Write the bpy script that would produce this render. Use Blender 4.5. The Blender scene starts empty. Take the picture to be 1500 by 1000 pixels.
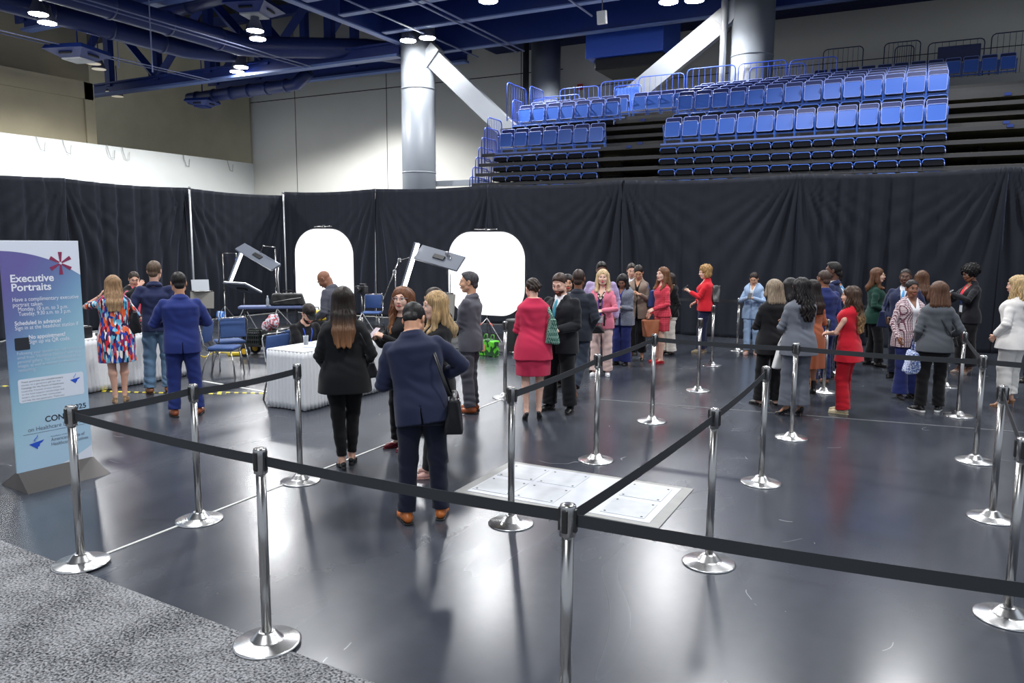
import bpy, bmesh, math, random
import numpy as np
from math import sin, cos, pi, radians, atan2, sqrt, hypot
from mathutils import Vector, Matrix
SC = bpy.context.scene
COL = SC.collection
random.seed(7)
# ------------------------------------------------------------------ camera
FPX = 1117.0
CAM_H = 2.1
YAW, PITCH, ROLL = radians(27.4), radians(7.35), radians(0.3)
cam_data = bpy.data.cameras.new('camera')
cam_data.sensor_width = 36.0
cam_data.lens = FPX / 1500.0 * 36.0
cam_data.clip_end = 300
cam = bpy.data.objects.new('camera', cam_data)
COL.objects.link(cam)
_f = Vector((-sin(YAW) * cos(PITCH), cos(YAW) * cos(PITCH), -sin(PITCH)))
_r = Vector((cos(YAW), sin(YAW), 0)); _u = _r.cross(_f)
CR = _r * cos(ROLL) + _u * sin(ROLL); CU = _u * cos(ROLL) - _r * sin(ROLL)
m = Matrix((CR, CU, -_f)).transposed().to_4x4()
m.translation = (0, 0, CAM_H)
cam.matrix_world = m
SC.camera = cam
# ------------------------------------------------------------------ view, world, lamps
SC.view_settings.view_transform = 'Standard'
SC.view_settings.look = 'None'
SC.view_settings.gamma = 1.0
SC.view_settings.exposure = EXPOSURE = 0.0
SC.view_settings.use_curve_mapping = False
SC.cycles.use_denoising = True
SC.cycles.max_bounces = 6
SC.cycles.diffuse_bounces = 3
SC.cycles.glossy_bounces = 3
SC.cycles.transmission_bounces = 4
SC.cycles.caustics_reflective = False
SC.cycles.caustics_refractive = False
SC.cycles.sample_clamp_indirect = 4.0
world = bpy.data.worlds.new('hall_air'); SC.world = world
world.use_nodes = True
world.node_tree.nodes['Background'].inputs[0].default_value = (0.80, 0.88, 1.0, 1)
world.node_tree.nodes['Background'].inputs[1].default_value = 0.75

def G(px, py, z=0.0):
    """a place in the hall: where the sight line through a photo point meets height z"""
    d = _f * FPX + CR * (px - 750) + CU * (500 - py)
    t = (z - CAM_H) / d.z
    return Vector((d.x * t, d.y * t, z))

def lamp(name, loc, target, power, size=0.5, spot=None, color=(0.97, 0.985, 1.0), blend=0.5):
    if spot:
        l = bpy.data.lights.new(name, 'SPOT'); l.spot_size = radians(spot); l.spot_blend = blend; l.shadow_soft_size = size
    else:
        l = bpy.data.lights.new(name, 'AREA'); l.shape = 'DISK'; l.size = size
    l.energy = power; l.color = color
    o = bpy.data.objects.new(name, l); COL.objects.link(o)
    o.location = loc
    o.rotation_euler = (Vector(target) - Vector(loc)).to_track_quat('-Z', 'Y').to_euler()
    return o
# lamps of the hall: one spot under every lit high-bay lamp, and the further ones above and behind the camera
LAMP_W = 2100
for x, y, w in ((-27.8, 17.4, 1), (-22.6, 22.3, 1), (-27.7, 26.3, 1), (-17.4, 25.2, .30), (-12.7, 22.7, 1), (-7.1, 25.2, .42)):
    lamp('high_bay_light', (x, y, 9.8), (x, y, 0), LAMP_W * 1.5 * w, .35, spot=148, blend=.3)
for x, y, w in ((-24, 29.5, 1.7), (-13, 30, .7), (-31, 21, 1.0), (-24, 12, 1.1), (-3, 16, 1.0), (-12, 13, 1.0), (-8, 5, 1.1), (1, 7, 1.0), (-2, -3, .9), (-16, 6, .8), (5, 15, .8), (0.5, 20.5, .7)):
    lamp('high_bay_light', (x, y, 9.9), (x, y, 0), LAMP_W * w, .5, spot=140, blend=.5)
# ------------------------------------------------------------------ object helpers
def tag(o, label=None, cat=None, group=None, kind=None):
    if label: o['label'] = label
    if cat: o['category'] = cat
    if group: o['group'] = group
    if kind: o['kind'] = kind
    return o

def link(name, me, mats, parent=None, smooth=False):
    o = bpy.data.objects.new(name, me); COL.objects.link(o)
    for mm in (mats if isinstance(mats, (list, tuple)) else [mats]):
        if mm is not None: me.materials.append(mm)
    if parent is not None: o.parent = parent
    if smooth and len(me.polygons):
        me.polygons.foreach_set('use_smooth', np.ones(len(me.polygons), dtype=bool))
    return o

def empty(name, loc=(0, 0, 0), rz=0.0, **kw):
    o = bpy.data.objects.new(name, None); COL.objects.link(o)
    o.location = loc; o.rotation_euler = (0, 0, rz); o.empty_display_size = 0.1
    return tag(o, **kw)

class MB:
    """collects simple shapes into one mesh"""
    def __init__(s): s.v = []; s.f = []; s.m = []
    def add(s, vs, fs, mi=0):
        b = len(s.v); s.v += [tuple(v) for v in vs]; s.f += [tuple(b + i for i in f) for f in fs]; s.m += [mi] * len(fs)
        return s
    def box(s, c, d, rot=None, mi=0, bev=0.0):
        hx, hy, hz = d[0] / 2, d[1] / 2, d[2] / 2
        if bev > 0:
            bm = bmesh.new(); bmesh.ops.create_cube(bm, size=1)
            for v in bm.verts: v.co = Vector((v.co.x * d[0], v.co.y * d[1], v.co.z * d[2]))
            bmesh.ops.bevel(bm, geom=bm.edges[:], offset=min(bev, min(d) * .45), segments=2, affect='EDGES', profile=.5)
            vs = [v.co.copy() for v in bm.verts]; fs = [[v.index for v in f.verts] for f in bm.faces]; bm.free()
        else:
            vs = [Vector((x, y, z)) for x in (-hx, hx) for y in (-hy, hy) for z in (-hz, hz)]
            fs = [(0, 1, 3, 2), (4, 6, 7, 5), (0, 4, 5, 1), (2, 3, 7, 6), (0, 2, 6, 4), (1, 5, 7, 3)]
        if rot is not None: vs = [rot @ v for v in vs]
        c = Vector(c)
        return s.add([v + c for v in vs], fs, mi)
    def tube(s, pts, r, n=8, mi=0, caps=True, closed=False, r2=None):
        pts = [Vector(p) for p in pts]; N = len(pts); rings = []
        up0 = None
        for i, p in enumerate(pts):
            if closed: t = (pts[(i + 1) % N] - pts[i - 1]).normalized()
            elif i == 0: t = (pts[1] - p).normalized()
            elif i == N - 1: t = (p - pts[-2]).normalized()
            else: t = ((pts[i + 1] - p).normalized() + (p - pts[i - 1]).normalized()).normalized()
            if up0 is None:
                up0 = Vector((0, 0, 1)) if abs(t.z) < .9 else Vector((0, 1, 0))
            a = t.cross(up0)
            if a.length < 1e-5: a = t.orthogonal()
            a.normalize(); b = a.cross(t).normalized(); up0 = b
            ri = r[i] if isinstance(r, (list, tuple)) else r
            rb = ri if r2 is None else r2
            rings.append([p + a * (cos(2 * pi * k / n) * ri) + b * (sin(2 * pi * k / n) * rb) for k in range(n)])
        vs = [v for rg in rings for v in rg]; fs = []
        for i in range(N if closed else N - 1):
            j = (i + 1) % N
            for k in range(n):
                k2 = (k + 1) % n
                fs.append((i * n + k, i * n + k2, j * n + k2, j * n + k))
        if caps and not closed:
            fs.append(tuple(range(n))[::-1]); fs.append(tuple((N - 1) * n + k for k in range(n)))
        return s.add(vs, fs, mi)
    def lathe(s, prof, c=(0, 0, 0), n=24, mi=0):
        c = Vector(c); vs = []; fs = []
        for (r, z) in prof:
            vs += [c + Vector((r * cos(2 * pi * k / n), r * sin(2 * pi * k / n), z)) for k in range(n)]
        for i in range(len(prof) - 1):
            for k in range(n):
                k2 = (k + 1) % n
                fs.append((i * n + k, i * n + k2, (i + 1) * n + k2, (i + 1) * n + k))
        fs.append(tuple(range(n))[::-1]); fs.append(tuple((len(prof) - 1) * n + k for k in range(n)))
        return s.add(vs, fs, mi)
    def prism(s, poly, y0, y1, fn=None, mi=0):
        """poly in (x,z), extruded y0..y1; fn maps points"""
        n = len(poly)
        vs = [Vector((x, y0, z)) for x, z in poly] + [Vector((x, y1, z)) for x, z in poly]
        if fn: vs = [fn(v) for v in vs]
        fs = [tuple(range(n)), tuple(range(2 * n - 1, n - 1, -1))] + [(i, i + n, (i + 1) % n + n, (i + 1) % n) for i in range(n)]
        return s.add(vs, fs, mi)
    def grid(s, P, mi=0, closed=False):
        a, b = len(P), len(P[0])
        vs = [p for row in P for p in row]
        fs = [(i * b + j, i * b + j + 1, (i + 1) * b + j + 1, (i + 1) * b + j) for i in range(a - 1) for j in range(b - 1)]
        return s.add(vs, fs, mi)
    def mesh(s, name='mesh'):
        me = bpy.data.meshes.new(name); me.from_pydata([tuple(v) for v in s.v], [], s.f)
        if any(s.m): me.polygons.foreach_set('material_index', s.m)
        me.update(); return me
    def build(s, name, mats, parent=None, smooth=False, loc=None):
        o = link(name, s.mesh(name), mats, parent, smooth)
        bm = bmesh.new(); bm.from_mesh(o.data); bmesh.ops.recalc_face_normals(bm, faces=bm.faces)
        bm.to_mesh(o.data); bm.free()
        if loc is not None: o.location = loc
        return o

def autosmooth(o, ang=35):
    me = o.data
    me.polygons.foreach_set('use_smooth', np.ones(len(me.polygons), dtype=bool))
    me.set_sharp_from_angle(angle=radians(ang))
    return o

def copy_tree(o, parent=None):
    c = o.copy(); COL.objects.link(c)
    if parent is not None: c.parent = parent
    for ch in o.children: copy_tree(ch, c)
    return c

def rounded(w, h, r, n=6, cx=0, cz=0):
    """rounded rectangle outline"""
    P = []
    for sx, sz, a0 in ((1, 1, 0), (-1, 1, 90), (-1, -1, 180), (1, -1, 270)):
        for k in range(n + 1):
            a = radians(a0 + 90 * k / n)
            P.append((cx + sx * (w / 2 - r) + r * cos(a), cz + sz * (h / 2 - r) + r * sin(a)))
    return P

# ------------------------------------------------------------------ materials
_MC = {}
def nodes(name):
    mt = bpy.data.materials.new(name); mt.use_nodes = True
    nt = mt.node_tree; b = nt.nodes['Principled BSDF']
    return mt, nt, b
def mat(name, col, rough=.5, metal=0.0, emis=None, spec=.5, noise=0.0, nscale=8.0, bump=0.0, bscale=60.0, alpha=None, coat=0, trans=0):
    key = (name, tuple(col), rough, metal, noise)
    if key in _MC: return _MC[key]
    mt, nt, b = nodes(name)
    c = tuple(col) + (1,) if len(col) == 3 else tuple(col)
    b.inputs['Base Color'].default_value = c
    b.inputs['Roughness'].default_value = rough
    b.inputs['Metallic'].default_value = metal
    b.inputs['Specular IOR Level'].default_value = spec
    if coat: b.inputs['Coat Weight'].default_value = coat; b.inputs['Coat Roughness'].default_value = .15
    if trans: b.inputs['Transmission Weight'].default_value = trans
    if emis:
        b.inputs['Emission Color'].default_value = tuple(emis[:3]) + (1,)
        b.inputs['Emission Strength'].default_value = emis[3]
    if noise or bump:
        tc = nt.nodes.new('ShaderNodeTexCoord')
        if noise:
            n = nt.nodes.new('ShaderNodeTexNoise'); n.inputs['Scale'].default_value = nscale; n.inputs['Detail'].default_value = 5
            nt.links.new(tc.outputs['Object'], n.inputs['Vector'])
            mx = nt.nodes.new('ShaderNodeMix'); mx.data_type = 'RGBA'
            mx.inputs['A'].default_value = tuple(x * (1 - noise) for x in c[:3]) + (1,)
            mx.inputs['B'].default_value = tuple(min(1, x * (1 + noise)) for x in c[:3]) + (1,)
            nt.links.new(n.outputs['Fac'], mx.inputs['Factor']); nt.links.new(mx.outputs['Result'], b.inputs['Base Color'])
        if bump:
            n2 = nt.nodes.new('ShaderNodeTexNoise'); n2.inputs['Scale'].default_value = bscale; n2.inputs['Detail'].default_value = 4
            nt.links.new(tc.outputs['Object'], n2.inputs['Vector'])
            bp = nt.nodes.new('ShaderNodeBump'); bp.inputs['Strength'].default_value = bump; bp.inputs['Distance'].default_value = .01
            nt.links.new(n2.outputs['Fac'], bp.inputs['Height']); nt.links.new(bp.outputs['Normal'], b.inputs['Normal'])
    _MC[key] = mt
    return mt

def srgb(h):
    """photo colour (0-255 triple or hex string) to linear"""
    if isinstance(h, str): h = [int(h[i:i + 2], 16) for i in (0, 2, 4)]
    return tuple(((c / 255 + .055) / 1.055) ** 2.4 if c > 10 else c / 255 / 12.92 for c in h)

CHROME = mat('brushed_steel', (.40, .395, .39), .24, 1.0)
DARKSTEEL = mat('dark_steel', (.33, .33, .34), .28, 1.0)
BLACKPL = mat('black_plastic', (.012, .012, .014), .45)
BLACKCL = mat('black_cloth', (.010, .010, .013), .9)
WHITEPL = mat('white_plastic', (.8, .8, .8), .4)
# ------------------------------------------------------------------ volume modelling (smooth unions turned into one mesh)
class Vol:
    def __init__(s, lo, hi, h):
        s.lo = np.array(lo, float); s.h = h
        s.n = np.ceil((np.array(hi, float) - s.lo) / h).astype(int) + 1
        s.f = np.full(s.n, .2, np.float32)
    def _box(s, lo, hi):
        a = np.maximum(np.floor((np.array(lo) - s.lo) / s.h).astype(int), 0)
        b = np.minimum(np.ceil((np.array(hi) - s.lo) / s.h).astype(int) + 1, s.n)
        if (b <= a).any(): return None
        X = (s.lo[0] + s.h * np.arange(a[0], b[0])).astype(np.float32)[:, None, None]
        Y = (s.lo[1] + s.h * np.arange(a[1], b[1])).astype(np.float32)[None, :, None]
        Z = (s.lo[2] + s.h * np.arange(a[2], b[2])).astype(np.float32)[None, None, :]
        return (slice(a[0], b[0]), slice(a[1], b[1]), slice(a[2], b[2])), X, Y, Z
    def _ap(s, sl, d, op, k):
        f = s.f[sl]
        if op == 'sub': d = -d; f = -f; 
        if k > 0:
            q = np.maximum(k - np.abs(f - d), 0) / k if op == 'add' else np.maximum(k - np.abs(-f + -d - 0 * d + 2 * d), 0) / k
        if op == 'add':
            r = np.minimum(f, d)
            if k > 0: r = r - q * q * k / 4
        else:
            # f = -(field), d = -(shape): result = max(field, -shape)
            g = -f; e = d
            r = np.maximum(g, e)
            if k > 0:
                q = np.maximum(k - np.abs(g - e), 0) / k
                r = r + q * q * k / 4
        s.f[sl] = r
        return s
    def cone(s, a, b, ra, rb, k=.02, flat=None, op='add'):
        a = np.array(a, float); b = np.array(b, float); mr = max(ra, rb) + k + 2 * s.h + .004
        B = s._box(np.minimum(a, b) - mr, np.maximum(a, b) + mr)
        if B is None: return s
        sl, X, Y, Z = B; ba = b - a; L2 = float(ba @ ba) + 1e-12
        x, y, z = X - a[0], Y - a[1], Z - a[2]
        t = np.clip((x * ba[0] + y * ba[1] + z * ba[2]) / L2, 0, 1)
        x, y, z = x - t * ba[0], y - t * ba[1], z - t * ba[2]
        if flat is not None:
            n, sc = flat; n = np.array(n, float); n /= np.linalg.norm(n)
            w = (x * n[0] + y * n[1] + z * n[2]) * (sc - 1)
            x, y, z = x + w * n[0], y + w * n[1], z + w * n[2]
        return s._ap(sl, (np.sqrt(x * x + y * y + z * z) - (ra + (rb - ra) * t)).astype(np.float32), op, k)
    def chain(s, pts, rs, k=.015, flat=None):
        for i in range(len(pts) - 1): s.cone(pts[i], pts[i + 1], rs[i], rs[i + 1], k, flat)
        return s
    def ell(s, M, c, r, k=.015, op='add'):
        """ellipsoid: centre c in frame M (4x4), radii r"""
        c = np.array(c, float); r = np.array(r, float)
        R = M[:3, :3]; w = R @ c + M[:3, 3]; m = r.max() + k + 2 * s.h
        B = s._box(w - m, w + m)
        if B is None: return s
        sl, X, Y, Z = B; x, y, z = X - w[0], Y - w[1], Z - w[2]
        q = [(R[0, i] * x + R[1, i] * y + R[2, i] * z) / r[i] for i in range(3)]
        k0 = np.sqrt(q[0] ** 2 + q[1] ** 2 + q[2] ** 2)
        k1 = np.sqrt((q[0] / r[0]) ** 2 + (q[1] / r[1]) ** 2 + (q[2] / r[2]) ** 2) + 1e-6
        return s._ap(sl, (k0 * (k0 - 1) / k1).astype(np.float32), op, k)
    def fn(s, M, lo, hi, fun, k=.01, op='add'):
        """arbitrary distance fun(x,y,z) in frame M within local box lo..hi"""
        cs = np.array([[x, y, z, 1] for x in (lo[0], hi[0]) for y in (lo[1], hi[1]) for z in (lo[2], hi[2])]) @ M.T
        B = s._box(cs[:, :3].min(0) - k - s.h, cs[:, :3].max(0) + k + s.h)
        if B is None: return s
        sl, X, Y, Z = B; R = M[:3, :3]; x, y, z = X - M[0, 3], Y - M[1, 3], Z - M[2, 3]
        q = [R[0, i] * x + R[1, i] * y + R[2, i] * z for i in range(3)]
        return s._ap(sl, np.asarray(fun(*q), np.float32), op, k)
    def loft(s, M, secs, k=.015, e=2.3, op='add'):
        T = table(secs); mw = T[:, 2].max(); md = max(T[:, 3].max(), T[:, 4].max()) + abs(T[:, 1]).max()
        z0, z1 = T[0, 0], T[-1, 0]
        def fun(x, y, z):
            zc = np.clip(z, z0, z1); u = (zc - z0) / (z1 - z0) * (len(T) - 1)
            i = np.minimum(u.astype(np.int32), len(T) - 2); g = u - i
            cy, w, df, db = [T[i, j] * (1 - g) + T[i + 1, j] * g for j in (1, 2, 3, 4)]
            yy = y - cy; dd = np.where(yy > 0, df, db)
            q = (np.abs(x / w) ** e + np.abs(yy / dd) ** e) ** (1 / e)
            d = (q - 1) * np.minimum(w, dd)
            return np.maximum(d, np.maximum(z0 - z, z - z1))
        return s.fn(M, (-mw, -md, z0), (mw, md, z1), fun, k, op)
    def wrinkle(s, c, rad, amp, freq, d, ph=0.0):
        c = np.array(c, float); B = s._box(c - rad, c + rad)
        if B is None: return s
        sl, X, Y, Z = B; x, y, z = X - c[0], Y - c[1], Z - c[2]
        fo = np.clip(1 - (x * x + y * y + z * z) / rad ** 2, 0, 1)
        u = x * d[0] + y * d[1] + z * d[2]
        s.f[sl] += (amp * fo * np.sin(u * freq + ph + 1.6 * np.sin(x * 17 + z * 11 + ph) + 1.2 * np.sin(y * 19 - z * 7))).astype(np.float32)
        return s
    def rough(s, amp, fr=14.0, ph=0.0):
        B = s._box(s.lo, s.lo + s.h * s.n); sl, X, Y, Z = B
        s.f += (amp * (np.sin(X * fr + Z * fr * .45 + ph) * np.cos(Y * fr * 1.2 - Z * fr * .6 + ph) + .7 * np.sin(Z * fr * .8 + X * fr * 1.7 + 2 * ph) * np.sin(Y * fr * 1.9 + 1))).astype(np.float32)
        return s
    def mesh(s, name):
        f = s.f
        ins = f < 0
        if not ins.any(): return bpy.data.meshes.new(name)
        ii = [np.where(ins.any(axis=tuple(a for a in range(3) if a != ax)))[0] for ax in range(3)]
        a = [max(i[0] - 2, 0) for i in ii]; b = [min(i[-1] + 3, n) for i, n in zip(ii, f.shape)]
        f = f[a[0]:b[0], a[1]:b[1], a[2]:b[2]].copy()
        # close the volume at its border
        for ax in range(3):
            sl = [slice(None)] * 3
            for e in (0, -1): sl[ax] = e; f[tuple(sl)] = np.maximum(f[tuple(sl)], s.h * .5)
        ins = f < 0
        cnt = np.zeros(tuple(n - 1 for n in f.shape), np.int8)
        cor = [(i, j, k) for i in (0, 1) for j in (0, 1) for k in (0, 1)]
        for i, j, k in cor: cnt += ins[i:i + cnt.shape[0], j:j + cnt.shape[1], k:k + cnt.shape[2]]
        act = (cnt > 0) & (cnt < 8); I = np.argwhere(act)
        cid = np.full(cnt.shape, -1, np.int32); cid[act] = np.arange(len(I))
        V = np.stack([f[I[:, 0] + i, I[:, 1] + j, I[:, 2] + k] for i, j, k in cor], 1).astype(float)
        P = np.zeros((len(I), 3)); W = np.zeros(len(I)); C = np.array(cor, float)
        for p in range(8):
            for q in range(p + 1, 8):
                if abs(C[p] - C[q]).sum() != 1: continue
                mk = (V[:, p] < 0) != (V[:, q] < 0)
                t = np.where(mk, V[:, p] / np.where(mk, V[:, p] - V[:, q], 1), 0)
                P += mk[:, None] * (C[p] + t[:, None] * (C[q] - C[p])); W += mk
        P = (P / W[:, None] + I + np.array(a)) * s.h + s.lo
        Q = []
        for ax in range(3):
            o1, o2 = [x for x in range(3) if x != ax]
            sA = [slice(1, -1)] * 3; sB = [slice(1, -1)] * 3
            sA[ax] = slice(0, -1); sB[ax] = slice(1, None)
            A, Bv = ins[tuple(sA)], ins[tuple(sB)]
            ch = np.argwhere(A != Bv)
            if not len(ch): continue
            base = ch.copy(); base[:, o1] += 1; base[:, o2] += 1
            def cell(d1, d2):
                c = base.copy(); c[:, o1] -= d1; c[:, o2] -= d2
                return cid[c[:, 0], c[:, 1], c[:, 2]]
            q = np.stack([cell(0, 0), cell(1, 0), cell(1, 1), cell(0, 1)], 1)
            flip = A[ch[:, 0], ch[:, 1], ch[:, 2]] ^ (ax == 1)
            q[~flip] = q[~flip][:, ::-1]
            Q.append(q)
        Q = np.concatenate(Q)
        Q = Q[(Q >= 0).all(1)]
        me = bpy.data.meshes.new(name)
        me.vertices.add(len(P)); me.vertices.foreach_set('co', P.astype(np.float32).ravel())
        me.loops.add(len(Q) * 4); me.loops.foreach_set('vertex_index', Q.astype(np.int32).ravel())
        me.polygons.add(len(Q)); me.polygons.foreach_set('loop_start', np.arange(0, len(Q) * 4, 4, dtype=np.int32))
        me.update(calc_edges=True); me.validate()
        me.polygons.foreach_set('use_smooth', np.ones(len(me.polygons), dtype=bool))
        return me

def table(secs, n=72):
    """smooth table through the sections (z, cy, w, front, back)"""
    S = np.array(sorted(secs), float); z = S[:, 0]; zz = np.linspace(z[0], z[-1], n)
    m = np.gradient(S, z, axis=0) if len(z) > 2 else np.tile((S[-1] - S[0]) / (z[-1] - z[0]), (2, 1))
    i = np.clip(np.searchsorted(z, zz, 'right') - 1, 0, len(z) - 2); h = (z[i + 1] - z[i])[:, None]; t = ((zz - z[i])[:, None]) / h
    T = (2 * t ** 3 - 3 * t ** 2 + 1) * S[i] + (t ** 3 - 2 * t ** 2 + t) * h * m[i] + (-2 * t ** 3 + 3 * t ** 2) * S[i + 1] + (t ** 3 - t ** 2) * h * m[i + 1]
    T[:, 0] = zz; return T

def frame(loc, rx=0, ry=0, rz=0, s=1.0):
    """4x4 numpy: yaw rz, then pitch rx (nod forward negative z tilt), roll ry; degrees"""
    M = Matrix.Translation(Vector(loc)) @ Matrix.Rotation(radians(rz), 4, 'Z') @ Matrix.Rotation(radians(rx), 4, 'X') @ Matrix.Rotation(radians(ry), 4, 'Y') 
    return np.array(M)
def tp(M, p): return M[:3, :3] @ np.array(p, float) + M[:3, 3]

def ik(a, b, l1, l2, pole):
    """elbow/knee place between a and b"""
    a = np.array(a, float); b = np.array(b, float); d = b - a; L = np.linalg.norm(d)
    mx = (l1 + l2) * .998
    if L > mx: b = a + d / L * mx; d = b - a; L = mx
    u = d / L; x = (l1 * l1 - l2 * l2 + L * L) / (2 * L); h = sqrt(max(l1 * l1 - x * x, 1e-8))
    p = np.array(pole, float); p = p - u * (p @ u); p /= np.linalg.norm(p) + 1e-9
    return a + u * x + p * h, b
# ------------------------------------------------------------------ people
TORSO_M = [(-.12, .0, .120, .070, .080), (-.02, 0, .165, .105, .122), (.06, 0, .160, .102, .106), (.15, .0, .148, .102, .090), (.25, .0, .155, .108, .095), (.36, .0, .172, .116, .112), (.42, -.008, .168, .098, .108), (.46, -.012, .140, .076, .088), (.50, -.016, .088, .062, .070), (.545, -.018, .056, .050, .056)]
TORSO_F = [(-.12, .0, .122, .068, .080), (-.02, 0, .170, .103, .128), (.06, 0, .152, .098, .108), (.15, .0, .122, .088, .082), (.25, .0, .130, .097, .085), (.34, .0, .146, .126, .095), (.41, -.006, .142, .092, .094), (.45, -.010, .116, .066, .078), (.488, -.014, .074, .054, .064), (.55, -.018, .044, .042, .048)]
SKIN = {'light': (214, 168, 146), 'pale': (226, 184, 164), 'tan': (196, 146, 116), 'brown': (132, 88, 66), 'dark': (92, 60, 46), 'olive': (205, 158, 128)}
_SKM = {}
def skin_mat(k):
    if k not in _SKM:
        mt, nt, b = nodes('skin_' + k); c = srgb(SKIN[k])
        b.inputs['Base Color'].default_value = c + (1,)
        b.inputs['Roughness'].default_value = .48
        b.inputs['Subsurface Weight'].default_value = 0.0
        tc = nt.nodes.new('ShaderNodeTexCoord'); n = nt.nodes.new('ShaderNodeTexNoise'); n.inputs['Scale'].default_value = 14
        mx = nt.nodes.new('ShaderNodeMix'); mx.data_type = 'RGBA'
        mx.inputs['A'].default_value = (c[0] * .9, c[1] * .84, c[2] * .82, 1); mx.inputs['B'].default_value = (min(1, c[0] * 1.08), c[1] * 1.1, c[2] * 1.1, 1)
        nt.links.new(tc.outputs['Object'], n.inputs['Vector']); nt.links.new(n.outputs['Fac'], mx.inputs['Factor']); nt.links.new(mx.outputs['Result'], b.inputs['Base Color'])
        _SKM[k] = mt
    return _SKM[k]

def hair_mat(c1, c2=None, z0=0.0, z1=1.0):
    """strands: fine streaks; c2 towards the tips (z1 root height, z0 tip height in the person's own frame)"""
    key = ('hair', tuple(c1), tuple(c2) if c2 else None, round(z0, 2), round(z1, 2))
    if key in _MC: return _MC[key]
    mt, nt, b = nodes('hair_strands'); a = srgb(c1); e = srgb(c2) if c2 else a
    tc = nt.nodes.new('ShaderNodeTexCoord'); sp = nt.nodes.new('ShaderNodeSeparateXYZ'); nt.links.new(tc.outputs['Object'], sp.inputs[0])
    mr = nt.nodes.new('ShaderNodeMapRange'); mr.inputs['From Min'].default_value = z0; mr.inputs['From Max'].default_value = z1
    mp = nt.nodes.new('ShaderNodeMapping'); mp.inputs['Scale'].default_value = (90, 90, 5); nt.links.new(tc.outputs['Object'], mp.inputs['Vector'])
    n = nt.nodes.new('ShaderNodeTexNoise'); n.inputs['Scale'].default_value = 1; n.inputs['Detail'].default_value = 3; nt.links.new(mp.outputs['Vector'], n.inputs['Vector'])
    ad = nt.nodes.new('ShaderNodeMath'); ad.operation = 'MULTIPLY_ADD'; ad.inputs[1].default_value = .16; nt.links.new(n.outputs['Fac'], ad.inputs[0]); nt.links.new(sp.outputs['Z'], ad.inputs[2])
    nt.links.new(ad.outputs[0], mr.inputs['Value'])
    m1 = nt.nodes.new('ShaderNodeMix'); m1.data_type = 'RGBA'; m1.inputs['A'].default_value = e + (1,); m1.inputs['B'].default_value = a + (1,); nt.links.new(mr.outputs['Result'], m1.inputs['Factor'])
    m2 = nt.nodes.new('ShaderNodeMix'); m2.data_type = 'RGBA'; m2.blend_type = 'MULTIPLY'; m2.inputs['Factor'].default_value = 1
    cr = nt.nodes.new('ShaderNodeValToRGB'); cr.color_ramp.elements[0].position = .3; cr.color_ramp.elements[0].color = (.42, .42, .42, 1); cr.color_ramp.elements[1].position = .68; cr.color_ramp.elements[1].color = (1.25, 1.2, 1.15, 1)
    nt.links.new(n.outputs['Fac'], cr.inputs['Fac']); nt.links.new(m1.outputs['Result'], m2.inputs['A']); nt.links.new(cr.outputs['Color'], m2.inputs['B'])
    nt.links.new(m2.outputs['Result'], b.inputs['Base Color'])
    bp = nt.nodes.new('ShaderNodeBump'); bp.inputs['Strength'].default_value = .5; bp.inputs['Distance'].default_value = .006; nt.links.new(n.outputs['Fac'], bp.inputs['Height']); nt.links.new(bp.outputs['Normal'], b.inputs['Normal'])
    b.inputs['Roughness'].default_value = .48; b.inputs['Specular IOR Level'].default_value = .28
    _MC[key] = mt; return mt

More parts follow.
